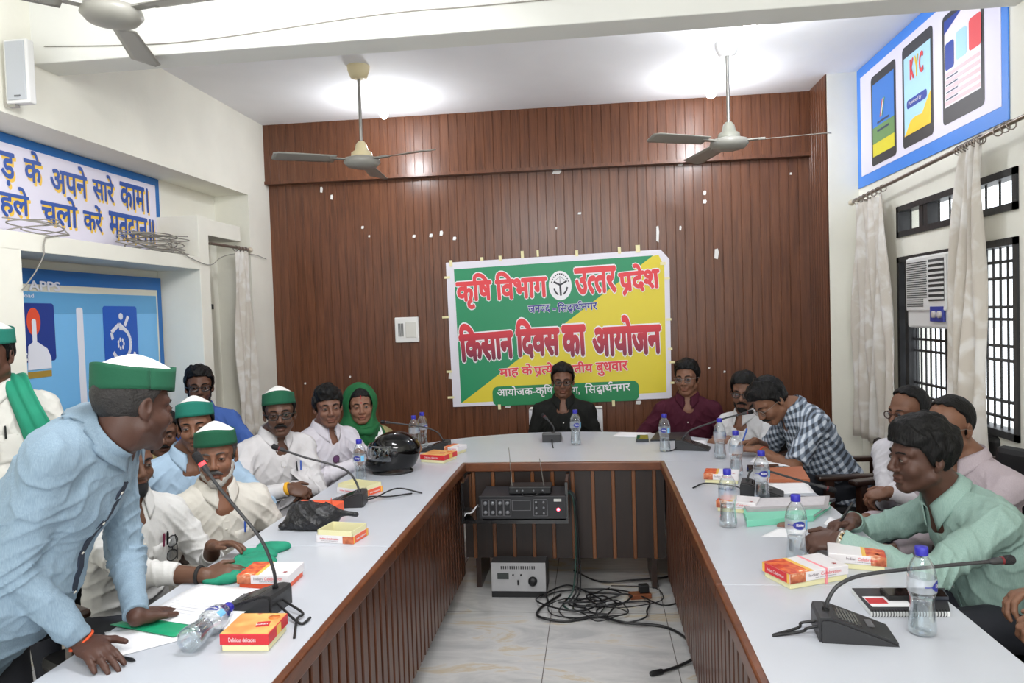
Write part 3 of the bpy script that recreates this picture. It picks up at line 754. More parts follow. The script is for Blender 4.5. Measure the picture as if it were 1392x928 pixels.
# --- loose wires on the niche lintel and beam
def coil(name, c, rx, ry, n, m, label, tail=None, r=0.0035, seed=1, hz=.05):
    rg = random.Random(seed); pts = []
    for k in range(n * 12):
        a = k / 12 * 2 * pi; q = 0.75 + 0.25 * sin(k * .37 + seed) + rg.uniform(-.04, .04)
        pts.append((c[0] + rx * q * cos(a), c[1] + ry * q * sin(a * 1.04), c[2] + r + hz * (0.5 + .5 * sin(k * .21 + seed)) * (1 if rx > .02 else 1)))
    if tail: pts += tail
    o = MB().tube(spline(pts, 2), r, n=5).build(name, m); return tag(o, label, 'wire')
wireG = mat('grey_wire', S(150, 146, 138), 0.5)
coil('wire_coil', (-2.86, 4.62, 2.075), .11, .27, 14, wireG, 'tangled grey wire heap on the lintel at the slogan board\'s right end', seed=3, hz=.13)
q = [tuple(onX(x, y, -2.715)) for x, y in ((62, 322), (60, 345), (48, 370), (30, 394))]
coil('wire_coil', (-2.84, 3.55, 2.075), .09, .15, 5, wireG, 'loose wire loops on the lintel with one end hanging down the niche', tail=[(-2.74, 3.66, 2.10)] + q, seed=8, hz=.09)
pts = [onY(x, y, 3.485) for x, y in ((60, 63), (150, 62), (240, 58), (330, 47), (470, 26), (560, 15), (640, 9), (760, -2))]
tag(MB().tube(spline(pts, 4), 0.0028, n=5).build('beam_wire', wireG), 'thin wire strung along the face of the ceiling beam', 'wire')
pts = [onX(x, y, -2.72) for x, y in ((225, 330), (262, 352), (286, 360), (300, 350))] + [tuple(onX(318, 345, -2.745)), tuple(onX(345, 346, -2.745)), tuple(onX(362, 352, -2.745))]
tag(MB().tube(spline(pts, 4), 0.003, n=5).build('wall_wire', wireG), 'thin wire running from the niche post to the plank wall', 'wire')

# --- curtains
curtM = bpy.data.materials.new('curtain_cloth'); curtM.use_nodes = True
n = curtM.node_tree.nodes; l = curtM.node_tree.links; b = n['Principled BSDF']
tc = n.new('ShaderNodeTexCoord'); nz = n.new('ShaderNodeTexNoise'); nz.inputs['Scale'].default_value = 5.5; nz.inputs['Detail'].default_value = 3; nz.inputs['Distortion'].default_value = 1.2; l.new(tc.outputs['Object'], nz.inputs[0])
rp = n.new('ShaderNodeValToRGB'); rp.color_ramp.elements[0].position = .45; rp.color_ramp.elements[1].position = .62; rp.color_ramp.elements[0].color = S(226, 219, 208); rp.color_ramp.elements[1].color = S(244, 241, 236)
l.new(nz.outputs['Fac'], rp.inputs[0]); l.new(rp.outputs[0], b.inputs['Base Color']); b.inputs['Roughness'].default_value = .7
tr = n.new('ShaderNodeBsdfTranslucent'); l.new(rp.outputs[0], tr.inputs[0]); mx = n.new('ShaderNodeMixShader'); mx.inputs[0].default_value = .3
l.new(b.outputs[0], mx.inputs[1]); l.new(tr.outputs[0], mx.inputs[2]); l.new(mx.outputs[0], n['Material Output'].inputs[0])
def curtain(label, X, ya, yb, yc, yd, zt, zb, folds, amp, seed, grp):
    """ya..yb the gathered top, yc..yd the hem"""
    rg = random.Random(seed); ph = [rg.uniform(0, 6) for _ in range(4)]
    t = empty('curtain', (X, (ya + yb) / 2, zt), 0, label, 'curtain', grp)
    def f(u, v):
        s = min(1, v * 1.6) ** .7; y0 = ya + (yc - ya) * s; y1 = yb + (yd - yb) * s; y = y0 + (y1 - y0) * (u + .03 * sin(u * 9 + v * 4 + ph[0]))
        a = amp * (0.55 + .45 * v) * (1 + .3 * sin(u * 11 + ph[1]))
        return (X + a * sin(u * folds * 2 * pi + ph[2] + .8 * sin(v * 2.3 + ph[3])) + .012 * sin(v * 9 + u * 17), y, zt + (zb - zt) * v - .02 * abs(sin(u * folds * pi)) * (1 - v))
    MB().grid(f, folds * 12, 26, 0, True, 0.002).build('cloth', curtM, t, T(-X, -(ya + yb) / 2, -zt))
    return t
RX = 1.862
curtain('long cream curtain at the far end of the right wall beside the wooden planks', RX, 5.50, 5.02, 5.56, 4.90, 2.31, 0.66, 6, .028, 4, 'window curtains')
cu_near = curtain('cream curtain between air conditioner and the nearest window', RX, 4.02, 3.80, 4.20, 3.83, 2.365, 0.66, 4, .03, 9, 'window curtains')
cu_l = curtain('narrow cream curtain hanging left of the wooden planks', -2.735, 5.50, 5.68, 5.46, 5.76, 2.185, 0.7, 4, .022, 5, 'window curtains')
steelM = mat('rod_steel', S(150, 140, 130), 0.3, 0.8)
def rod(label, a, b, rings, name='curtain_rod'):
    t = empty(name, a, 0, label, 'curtain rod', 'curtain rods'); d = Vector(b) - Vector(a)
    MB().tube([(0, 0, 0), d], 0.011).build('pole', steelM, t)
    MB().lathe([(0, -.03), (.018, -.02), (.022, 0), (.012, .02), (.011, .03)], 0, M=Matrix.Rotation(pi / 2, 4, 'X') if d.y < 0 else Matrix.Rotation(-pi / 2, 4, 'X')).build('finial', mat('finial_cream', S(214, 204, 184), .4), t)
    for y in rings:
        k = (y - a[1]) / d.y; c = d * k; R_ = [(c.x + .021 * cos(q), c.y, c.z + .021 * sin(q) - .008) for q in [2 * pi * j / 14 for j in range(15)]]
        MB().tube(R_, 0.0032, n=5, caps=False).build('ring', steelM, t)
    for y in (a[1] + d.y * .03, a[1] + d.y * .97):
        k = (y - a[1]) / d.y; c = d * k; sx = 1 if a[0] > 0 else -1
        MB().box((min(c.x, c.x + sx * .085), c.y - .01, c.z - .008), (max(c.x, c.x + sx * .085), c.y + .01, c.z + .008)).build('bracket', steelM, t)
    return t
rod('long curtain rod with rings under the tablet poster', (RX, 5.60, 2.325), (RX, 3.25, 2.385), [5.50 - k * .08 for k in range(7)] + [4.03 - k * .028 for k in range(9)] + [3.66, 3.60, 3.55])
rod('short curtain rod beside the left pillar', (-2.735, 5.74, 2.19), (-2.735, 5.12, 2.185), [5.50, 5.55, 5.60, 5.66])

# --- window air conditioner
ac = empty('air_conditioner', (XR - .045, 4.515, 1.445), 0, 'white window air conditioner in the black frame of the right wall', 'air conditioner')
acM = mat('ac_ivory', S(226, 226, 224), .4); acD = mat('ac_slot', S(70, 72, 74), .6)
W_, H2 = .53, .42
MB().box((0, -W_ / 2, 0), (.28, W_ / 2, H2), r=.012).build('body', acM, ac)
mb = MB(); mb.box((-.012, -W_ / 2 + .01, .10), (.002, W_ / 2 - .01, H2 - .008), r=.008); mb.build('front_panel', acM, ac)
mb = MB()
for k in range(21): z = .125 + k * .0128; mb.box((-.0145, -.035 + (0.05 if k < 4 else 0), z), (-.011, W_ / 2 - .03, z + .0055))
mb.build('intake_grille', acD, ac)
lv = MB().box((-.0135, -W_ / 2 + .02, .155), (-.0115, -.055, H2 - .03)).build('outlet_recess', acD, ac)
for k in range(8): MB().box((-.024, -W_ / 2 + .022, .165 + k * .028), (-.012, -.057, .177 + k * .028), 0).build('louvre', acM, ac)
MB().box((-.0145, -W_ / 2 + .03, .04), (-.0, -.07, .125), r=.003).build('control_panel', mat('ac_blue', S(52, 66, 160), .3), ac)
mb = MB()
for y in (-.20, -.13): mb.lathe([(.02, 0), (.02, .012), (.012, .014), (0, .014)], 0, M=frame((-.014, y, .08), (0, 1, 0), (0, 0, 1), (-1, 0, 0)))
mb.build('knob', mat('ac_knob', S(196, 190, 186), .4), ac)

# ------------------------------------------------------------------ people: signed distance shapes meshed with surface nets
class Field:
    """blends rounded shapes on a voxel grid and meshes the zero level as one closed continuous surface"""
    def __init__(s, lo, hi, h):
        s.h = h; s.lo = np.array(lo, float); s.n = np.ceil((np.array(hi) - s.lo) / h).astype(int) + 1
        s.F = np.full(tuple(s.n), 0.25, np.float32)
    def _sub(s, lo, hi, pad):
        a = np.maximum(np.floor((np.array(lo) - pad - s.lo) / s.h).astype(int), 0)
        b = np.minimum(np.ceil((np.array(hi) + pad - s.lo) / s.h).astype(int) + 1, s.n)
        if np.any(b <= a): return None
        ax = [(s.lo[i] + np.arange(a[i], b[i]) * s.h).astype(np.float32) for i in range(3)]
        return tuple(slice(a[i], b[i]) for i in range(3)), ax[0][:, None, None], ax[1][None, :, None], ax[2][None, None, :]
    def put(s, fn, lo, hi, k=0.01, op='add'):
        q = s._sub(lo, hi, k + 4 * s.h)
        if q is None: return
        sl, X, Y, Z = q; d = fn(X, Y, Z).astype(np.float32); F = s.F[sl]
        if op == 'add':
            hh = np.maximum(k - np.abs(F - d), 0) / k if k > 0 else 0; s.F[sl] = np.minimum(F, d) - hh * hh * k * .25
        elif op == 'sub':
            d = -d; hh = np.maximum(k - np.abs(F - d), 0) / k if k > 0 else 0; s.F[sl] = np.maximum(F, d) + hh * hh * k * .25
    def cap(s, a, b, ra, rb=None, k=0.01, op='add'):
        a = np.array(a, float); b = np.array(b, float); rb = ra if rb is None else rb; ba = b - a; L = max(float(ba @ ba), 1e-9); r = max(ra, rb)
        def fn(X, Y, Z):
            x, y, z = X - a[0], Y - a[1], Z - a[2]; t = np.clip((x * ba[0] + y * ba[1] + z * ba[2]) / L, 0, 1)
            return np.sqrt((x - t * ba[0]) ** 2 + (y - t * ba[1]) ** 2 + (z - t * ba[2]) ** 2) - (ra + (rb - ra) * t)
        s.put(fn, np.minimum(a, b) - r, np.maximum(a, b) + r, k, op)
    def ell(s, c, R, r, k=0.01, op='add'):
        """ellipsoid, columns of R its axes"""
        c = np.array(c, float); R = np.array(R, float); r = np.array(r, float); m = float(r.max())
        def fn(X, Y, Z):
            x, y, z = X - c[0], Y - c[1], Z - c[2]; q = [(R[0, i] * x + R[1, i] * y + R[2, i] * z) for i in range(3)]
            k0 = np.sqrt(sum((q[i] / r[i]) ** 2 for i in range(3))); k1 = np.sqrt(sum((q[i] / r[i] ** 2) ** 2 for i in range(3)))
            return k0 * (k0 - 1) / np.maximum(k1, 1e-6)
        s.put(fn, c - m, c + m, k, op)
    def flatcap(s, a, b, R, ra, rb, asp, k=0.02):
        """tapered capsule with an elliptic section: asp = depth/width along R's second axis"""
        a = np.array(a, float); b = np.array(b, float); R = np.array(R, float); ba = R.T @ (b - a); ba = ba * np.array([1, 1 / asp, 1]); L = max(float(ba @ ba), 1e-9); r = max(ra, rb)
        def fn(X, Y, Z):
            x, y, z = X - a[0], Y - a[1], Z - a[2]
            p = R[0, 0] * x + R[1, 0] * y + R[2, 0] * z; q = (R[0, 1] * x + R[1, 1] * y + R[2, 1] * z) / asp; w = R[0, 2] * x + R[1, 2] * y + R[2, 2] * z
            t = np.clip((p * ba[0] + q * ba[1] + w * ba[2]) / L, 0, 1); dx, dy, dz = p - t * ba[0], q - t * ba[1], w - t * ba[2]
            D = np.sqrt(dx ** 2 + dy ** 2 + dz ** 2); g = np.sqrt((dx ** 2 + (dy / asp) ** 2 + dz ** 2)) / np.maximum(D, 1e-6)
            return (D - (ra + (rb - ra) * t)) / np.maximum(g, 0.7)
        s.put(fn, np.minimum(a, b) - r, np.maximum(a, b) + r, k)
    def cone(s, a, b, ra, rb, k=0.01, op='add'):
        a = np.array(a, float); b = np.array(b, float); ba = b - a; L = float(np.linalg.norm(ba)); u = ba / L; r = max(ra, rb)
        def fn(X, Y, Z):
            x, y, z = X - a[0], Y - a[1], Z - a[2]; t = x * u[0] + y * u[1] + z * u[2]
            rad = np.sqrt(np.maximum((x - t * u[0]) ** 2 + (y - t * u[1]) ** 2 + (z - t * u[2]) ** 2, 1e-12))
            return np.maximum(rad - (ra + (rb - ra) * np.clip(t / L, 0, 1)), np.abs(t - L / 2) - L / 2)
        s.put(fn, np.minimum(a, b) - r, np.maximum(a, b) + r, k, op)
    def noise(s, amp, freq, seed, stretch=(1, 1, 1), ridge=False):
        """cloth unevenness added in a thin shell round the surface; ridge gives sharp creases"""
        rg = np.random.default_rng(seed); m = np.abs(s.F) < 0.03; I = np.argwhere(m); P = (s.lo + I * s.h) * np.array(stretch); v = np.zeros(len(I))
        for i in range(6):
            w = rg.normal(size=3); w *= freq * (0.6 + 0.25 * i) / np.linalg.norm(w); q = np.sin(P @ w + rg.uniform(0, 6) + 1.6 * np.sin(P @ w[[1, 2, 0]] * .6 + i))
            v += (((1 - np.abs(q)) ** 2.2 * 2 - .55) if ridge else q) / (1 + .35 * i)
        s.F[m] -= (amp * v / 2.0).astype(np.float32)
    def folds(s, c, axis, R, amp, wave, seed):
        """sharp creases round a bent joint"""
        c = np.array(c, float); q = s._sub(c - R, c + R, 0)
        if q is None: return
        sl, X, Y, Z = q; x, y, z = X - c[0], Y - c[1], Z - c[2]; a = np.array(axis, float); a = a / max(np.linalg.norm(a), 1e-6)
        rg = np.random.default_rng(seed); o = rg.normal(size=3) * 16; t = x * a[0] + y * a[1] + z * a[2]
        f = np.clip(1.25 - 1.25 * np.sqrt(x * x + y * y + z * z) / R, 0, 1); w = 1 - np.abs(np.sin(t * wave * .42 + 1.5 * np.sin(x * o[0] + y * o[1] + z * o[2]) + rg.uniform(0, 6)))
        s.F[sl] -= (amp * f * (w ** 2.5 * 1.5 - .45)).astype(np.float32)
    def mesh(s):
        F = s.F; S_ = F < 0
        c = np.zeros(tuple(s.n - 1), np.uint8)
        for i in (0, 1):
            for j in (0, 1):
                for k in (0, 1): c += S_[i:s.n[0] - 1 + i, j:s.n[1] - 1 + j, k:s.n[2] - 1 + k]
        I = np.argwhere((c > 0) & (c < 8)); N = len(I)
        if N == 0: return np.zeros((0, 3)), np.zeros((0, 4), int)
        cor = np.array([(i, j, k) for i in (0, 1) for j in (0, 1) for k in (0, 1)])
        val = np.stack([F[I[:, 0] + a, I[:, 1] + b, I[:, 2] + d] for a, b, d in cor], 1).astype(np.float64)
        acc = np.zeros((N, 3)); cnt = np.zeros(N)
        for a in range(8):
            for b in range(a + 1, 8):
                if np.abs(cor[a] - cor[b]).sum() != 1: continue
                m = (val[:, a] < 0) != (val[:, b] < 0); t = val[m, a] / (val[m, a] - val[m, b])
                acc[m] += cor[a] + t[:, None] * (cor[b] - cor[a]); cnt[m] += 1
        V = s.lo + (I + acc / cnt[:, None]) * s.h
        idx = np.full(tuple(s.n), -1, np.int32); idx[I[:, 0], I[:, 1], I[:, 2]] = np.arange(N)
        Q = []
        for ax in range(3):
            u, w = (ax + 1) % 3, (ax + 2) % 3
            sl0 = [slice(1, -1)] * 3; sl0[ax] = slice(0, -1); sl1 = list(sl0); sl1[ax] = slice(1, None)
            A = S_[tuple(sl0)]; B = S_[tuple(sl1)]; E = np.argwhere(A != B)
            off = np.array([1, 1, 1]); off[ax] = 0; E = E + off; ins = S_[E[:, 0], E[:, 1], E[:, 2]]
            du = np.zeros(3, int); du[u] = 1; dw = np.zeros(3, int); dw[w] = 1
            g = lambda P: idx[P[:, 0], P[:, 1], P[:, 2]]
            q = np.stack([g(E - du - dw), g(E - dw), g(E), g(E - du)], 1); q[~ins] = q[~ins][:, ::-1]; Q.append(q)
        Q = np.concatenate(Q); Q = Q[(Q >= 0).all(1)]
        return V, Q

def np_object(name, V, Q, mats, parent=None, tint=None, origin=None):
    me = bpy.data.meshes.new(name); n = len(V); V = V if origin is None else V - np.array(origin)
    me.vertices.add(n); me.vertices.foreach_set('co', np.ascontiguousarray(V, np.float32).ravel())
    me.loops.add(len(Q) * 4); me.loops.foreach_set('vertex_index', np.ascontiguousarray(Q, np.int32).ravel())
    me.polygons.add(len(Q)); me.polygons.foreach_set('loop_start', np.arange(len(Q), dtype=np.int32) * 4)
    me.polygons.foreach_set('use_smooth', np.ones(len(Q), bool))
    for m in (mats if isinstance(mats, (list, tuple)) else [mats]): me.materials.append(m)
    if tint is not None:
        a = me.attributes.new('tint', 'FLOAT_COLOR', 'POINT'); t4 = np.ones((n, 4), np.float32); t4[:, :3] = tint; a.data.foreach_set('color', t4.ravel())
    me.update(calc_edges=True); me.validate()
    return link(bpy.data.objects.new(name, me), parent)

def sstep(x, a, b): t = np.clip((x - a) / (b - a), 0, 1); return t * t * (3 - 2 * t)
def nrm(v): v = np.array(v, float); return v / max(np.linalg.norm(v), 1e-9)
def head_frame(yaw, pitch, roll):
    """columns: person's own right, forward, up. yaw 0 looks at the camera side (-Y), +90 looks to +X"""
    m = Matrix.Rotation(radians(yaw) + pi, 3, 'Z') @ Matrix.Rotation(-radians(pitch), 3, 'X') @ Matrix.Rotation(radians(roll), 3, 'Y')
    return np.array(m)

def hand(f, w, d, n, side, curl=0.5, thumb=0.6, s=1.0, spread=1.0, k=0.006):
    """five separate fingers on a palm; w wrist, d pointing direction, n out of the BACK of the hand, side +1 if the thumb lies along n x d"""
    d = nrm(d); n = nrm(n - d * (n @ d)); t = np.cross(n, d) * side; R = np.stack([t, d, n], 1)
    P = lambda a, b, c: w + s * (t * a + d * b + n * c)
    f.ell(P(0, .045, 0), R, (.039 * s, .054 * s, .0155 * s), .012)
    f.ell(P(.022, .03, -.008), R, (.018 * s, .033 * s, .015 * s), .01)
    L = [(.026, .088, .072, 3), (.009, .093, .080, 0), (-.009, .090, .074, -3), (-.026, .082, .058, -7)]
    for a, b, l, sp in L:
        an = radians(sp * spread); base = P(a, b - .012, .001); c1 = curl * .75; c2 = curl * 1.55
        d1 = nrm(d * cos(c1) - n * sin(c1) + t * sin(an)); d2 = nrm(d * cos(c2) - n * sin(c2) + t * sin(an)); d3 = nrm(d * cos(c2 * 1.35) - n * sin(c2 * 1.35) + t * sin(an))
        p1 = base + d1 * l * .48 * s; p2 = p1 + d2 * l * .32 * s; p3 = p2 + d3 * l * .24 * s
        f.cap(base, p1, .0094 * s, .0086 * s, k); f.cap(p1, p2, .0086 * s, .0080 * s, .003); f.cap(p2, p3, .0080 * s, .0066 * s, .003)
    b0 = P(.030, .022, -.004); dt = nrm(t * .75 + d * .75 - n * .25 * thumb); p1 = b0 + dt * .040 * s; dt2 = nrm(t * (.45 - .5 * thumb) + d * .95 - n * .35 * thumb); p2 = p1 + dt2 * .034 * s
    f.cap(b0, p1, .0125 * s, .0098 * s, .010); f.cap(p1, p2, .0098 * s, .0075 * s, .004)

def ik(S_, W, l1, l2, pole):
    v = W - S_; D = min(np.linalg.norm(v), (l1 + l2) * .998); u = nrm(v); a = (l1 * l1 - l2 * l2 + D * D) / (2 * D); h = sqrt(max(l1 * l1 - a * a, 0))
    p = nrm(np.array(pole) - u * (np.array(pole) @ u)); return S_ + u * a + p * h, S_ + u * D

EYE_W = mat('eye_white', S(150, 140, 132), .4); LASH = mat('eye_lash', S(16, 12, 11), .6); EYE_I = mat('eye_iris', S(28, 18, 14), .15); HAIRM = mat('black_hair', S(10, 9, 9), .55, bump=.5, bscale=160, stretch=(1, 1, .25), spec=.25)
HAIRG = mat('grey_hair', S(70, 66, 64), .6, bump=.5, bscale=160, var=.35, vscale=60); BEARDW = mat('white_beard', S(176, 172, 166), .75, bump=.8, bscale=200, var=.2, vscale=90)
LENS = clear('spectacle_lens', (.86, .88, .90, 1), .03, .03, .25)

def skin_mat(rgb):
    nm = 'skin_%d_%d_%d' % rgb
    if nm in _mats: return _mats[nm]
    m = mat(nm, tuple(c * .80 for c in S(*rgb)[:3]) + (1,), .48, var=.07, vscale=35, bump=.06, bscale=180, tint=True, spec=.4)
    b = m.node_tree.nodes['Principled BSDF']; b.inputs['Subsurface Weight'].default_value = .08; b.inputs['Subsurface Radius'].default_value = (.012, .005, .003)
    return m

HAIRLINE = dict(
    full=([-.12, -.05, -.03, .02, .05, .07, .085, .1], [-.055, -.045, -.008, .012, .034, .066, .2, .3]),
    boy=([-.12, -.05, -.03, .02, .04, .052, .068, .1], [-.055, -.045, -.002, .022, .045, .082, .25, .3]),
    bald=([-.12, -.05, -.03, .02, .05, .08, .1, .12], [-.058, -.05, -.012, -.002, .004, .01, .02, .03]),
    thin=([-.12, -.05, -.03, .02, .05, .075, .095, .11], [-.062, -.054, -.014, -.004, -.004, .012, .035, .06]),
    short=([-.12, -.05, -.03, .02, .05, .074, .09, .1], [-.062, -.052, -.012, .004, .028, .058, .18, .3]))

def person(label, head, yaw, pitch=0, roll=0, neck=None, pelvis=None, byaw=None, arms=None, skin=(118, 80, 60), h=.004, group='people at the meeting', hair='full', hair_mat=None, hair_amp=.004, hair_vol=1.0,
           shirt=(235, 235, 235), shirt_mat=None, sleeve='long', glasses=None, moustache=False, beard=None, cap=None, fat=1.0, sc=1.0, seed=1, collar=True, collar_mat=None, brows=True, legs='sit', legdir=None, trousers=(40, 42, 50),
           wrinkle=.0045, placket_mat=None, colz=0.0, colr=1.0, drop=.055, shoulders=.166, stubble=.0, lips=(1.0, .72, .70), eyes=True, tail=0.0):
    """one person. head: world point between the ears; arms: list of (side, wrist, pole, hand dir, back-of-hand normal, curl)"""
    C = np.array(head, float); R = head_frame(yaw, pitch, roll); r_, f_, u_ = R[:, 0], R[:, 1], R[:, 2]
    byaw = yaw if byaw is None else byaw; B0 = head_frame(byaw, 0, 0)
    N = np.array(neck, float) if neck is not None else C + np.array([0, 0, -.172]) * sc - B0[:, 1] * .03
    PV = np.array(pelvis, float) if pelvis is not None else N + np.array([0, 0, -.47]) * sc - B0[:, 1] * .06
    up = nrm(N - PV); rt = nrm(B0[:, 0] - up * (B0[:, 0] @ up)); fw = np.cross(up, rt); B = np.stack([rt, fw, up], 1)
    H = lambda x, y, z: C + (r_ * x + f_ * y + u_ * z) * sc
    sh = {s: N + rt * s * shoulders * sc - up * drop * sc + fw * .005 for s in (1, -1)}
    A = []
    for a in (arms or []):
        s_, w, pole, hd, hn, cu = a[:6]; th = a[6] if len(a) > 6 else .6
        e, w2 = ik(sh[s_], np.array(w, float), .285 * sc, .255 * sc, pole); A.append((s_, sh[s_], e, w2, nrm(hd), nrm(hn), cu, th))
    root_at = np.array([PV[0], PV[1], 0.0])
    pts = [C + d * .16 for d in np.eye(3)] + [C - d * .16 for d in np.eye(3)] + [PV - .24, PV + .24] + [sh[1] + .12, sh[1] - .12, sh[-1] + .12, sh[-1] - .12]
    for a in A: pts += [a[2] + .09, a[2] - .09, a[3] + .23 * 0 + .10, a[3] - .10, a[3] + a[4] * .21 + .03, a[3] + a[4] * .21 - .03]
    lo = np.min(pts, 0); hi = np.max(pts, 0)
    # ---- body: head, neck, trunk, arms and hands in one surface
    f = Field(lo, hi, h); k = .015 * sc
    e = lambda c, r, kk=k, op='add', RR=R: f.ell(H(*c), RR, np.array(r) * sc, kk, op)
    cp = lambda a, b, ra, rb=None, kk=k, op='add': f.cap(H(*a), H(*b), ra * sc, (rb or ra) * sc, kk, op)
    e((0, -.014, .032), (.073, .094, .086)); e((0, .018, -.036), (.059 * fat, .066, .078)); e((0, .062, -.096), (.024 * fat, .021, .019))
    for s in (1, -1):
        cp((s * .050 * fat, -.002, -.060), (s * .016, .060, -.098), .019 * fat, .016); e((s * .036, .055, -.034), (.025 * fat, .024, .026)); cp((s * .048, .058, .021), (s * .012, .077, .019), .010, .011)
    e((0, -.03, -.09), (.045, .05, .04), .03)
    for s in (1, -1):
        e((s * .031, .094, -.001), (.018, .017, .0125), .010, 'sub'); e((s * .031, .071, -.002), (.0150, .0145, .0135), .004)
    cp((0, .080, .010), (0, .101, -.030), .0082, .0115, .010); 
    for s in (1, -1): e((s * .0125, .092, -.036), (.0085, .012, .0085), .007)
    cp((-.017, .080, -.0615), (.017, .080, -.0615), .0072, None, .008); e((0, .087, -.0615), (.014, .009, .0055), .006)
    cp((-.015, .080, -.0745), (.015, .080, -.0745), .0075, None, .008); e((0, .086, -.0745), (.014, .008, .006), .006)
    cp((-.022, .094, -.0678), (.022, .094, -.0678), .0035, None, .004, 'sub')
    for s in (1, -1):
        tilt = np.stack([r_ * cos(.35) + f_ * s * -.34, f_ * cos(.35) + r_ * s * .34, u_], 1)
        f.ell(H(s * .0775, -.016, -.006), tilt, np.array((.0085, .0185, .0315)) * sc, .008); f.ell(H(s * .0855, -.010, -.004), tilt, np.array((.006, .009, .016)) * sc, .004, 'sub'); e((s * .074, -.008, -.032), (.007, .009, .010), .006)
    f.cap(H(0, -.030, -.055), N - fw * .0 + up * .03, .051 * sc * min(fat, 1.15), .058 * sc, .025)
    f.cap(N + up * .04, N - up * .05 + fw * .02, .062 * sc, .085 * sc, .03)
    # trunk under the clothes
    ch = N - up * .17 * sc + fw * .005; f.flatcap(N - up * .10 * sc + fw * .01, ch, B, .128 * sc, .138 * sc * min(fat, 1.2), .62, .03)
    f.flatcap(ch, PV + up * .02, B, .13 * sc * min(fat, 1.2), .125 * sc * fat, .66, .04); f.cap(sh[1], sh[-1], .045 * sc, None, .03)
    for s_, a, b, c, hd, hn, cu, th in A:
        f.cap(a, b, .044 * sc, .038 * sc, .02); f.cap(b, b + (c - b) * .35, .038 * sc, .036 * sc, .012); f.cap(b + (c - b) * .35, c, .036 * sc, .0262 * sc, .012)
        hand(f, c, hd, hn, s_, cu, th, sc * .98, 1.0)
    V, Q = f.mesh()
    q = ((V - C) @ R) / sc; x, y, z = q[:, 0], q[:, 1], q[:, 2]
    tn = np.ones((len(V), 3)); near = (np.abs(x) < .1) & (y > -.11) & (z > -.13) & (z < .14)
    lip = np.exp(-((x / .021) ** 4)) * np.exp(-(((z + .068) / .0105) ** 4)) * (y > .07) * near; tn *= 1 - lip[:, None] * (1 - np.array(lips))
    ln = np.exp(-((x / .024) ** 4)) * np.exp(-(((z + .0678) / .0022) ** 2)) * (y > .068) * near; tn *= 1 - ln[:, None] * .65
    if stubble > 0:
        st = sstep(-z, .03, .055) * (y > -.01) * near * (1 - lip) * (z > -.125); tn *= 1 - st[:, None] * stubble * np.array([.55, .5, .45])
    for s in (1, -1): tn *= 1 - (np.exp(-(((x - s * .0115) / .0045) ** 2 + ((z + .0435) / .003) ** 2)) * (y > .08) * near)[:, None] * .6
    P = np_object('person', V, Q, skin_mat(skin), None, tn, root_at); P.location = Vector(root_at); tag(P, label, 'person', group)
    inv = T(-Vector(root_at)); HM = frame(H(0, 0, 0), r_ * sc, f_ * sc, u_ * sc)
    def part(name, mb, m, par=None): return mb.build(name, m, par or P, inv)
    # ---- eyes, brows
    if eyes:
        for s in (1, -1):
            mb = MB(); ey = HM @ T(s * .031, .0775, -.002) @ Matrix.Diagonal((.0122, .0092, .0046, 1))
            vs = []; 
            mb.lathe([(sin(t), -cos(t)) for t in np.linspace(0, pi, 9)], 0, 14, ey @ Matrix.Rotation(-pi / 2, 4, 'X'))
            mb.lathe([(0.0, 1.06), (.50, .93), (.62, .82)], 1, 12, ey @ Matrix.Rotation(-pi / 2, 4, 'X') @ Matrix.Diagonal((.78, 1.55, 1, 1))); mb.tube([ey @ Vector(p) for p in ((-1.0, .35, .25), (-.6, .78, .85), (0, .92, 1.1), (.6, .80, .9), (1.02, .35, .3))], [.0006, .0014, .0017, .0015, .0006], 2, 6); part('eye', mb, [EYE_W, EYE_I, LASH])
    hm = hair_mat or HAIRM
    if brows:
        for s in (1, -1):
            mb = MB(); mb.tube(spline([HM @ Vector(p) for p in ((s * .012, .0875, .0185), (s * .026, .0845, .0235), (s * .040, .074, .0215), (s * .050, .062, .0155))], 4), [.0026, .0034, .0038, .0038, .0038, .0038, .0036, .0034, .0032, .0028, .0024, .0018, .0012], n=6); part('eyebrow', mb, hm)
    if moustache:
        mb = MB(); pts_ = [(-.031, .078, -.066), (-.022, .089, -.058), (-.010, .0955, -.0525), (0, .0965, -.052), (.010, .0955, -.0525), (.022, .089, -.058), (.031, .078, -.066)]
        sp_ = spline([HM @ Vector(p) for p in pts_], 4); n_ = len(sp_); mb.tube(sp_, [.0025 + .0060 * sin(pi * i / (n_ - 1)) ** .7 for i in range(n_)], n=8); part('moustache', mb, hm)
    if beard:
        bm_, am = beard; g = Field(H(0, .03, -.07) - .14, H(0, .03, -.07) + .14, max(h, .004)); kk = .012
        g.ell(H(0, .060, -.100), R, np.array((.030, .027, .026 * am)) * sc, kk)
        for s in (1, -1): g.cap(H(s * .060, .006, -.040), H(s * .045, .030, -.080), .010 * sc, .0145 * sc, kk); g.cap(H(s * .045, .030, -.080), H(s * .010, .062, -.104), .0145 * sc, .020 * sc, kk)
        g.ell(H(0, .098, -.066), R, np.array((.026, .024, .017)) * sc, .004, 'sub'); g.noise(.0022, 260, seed); V2, Q2 = g.mesh()
        if len(V2): np_object('beard', V2, Q2, bm_, P, None, root_at)
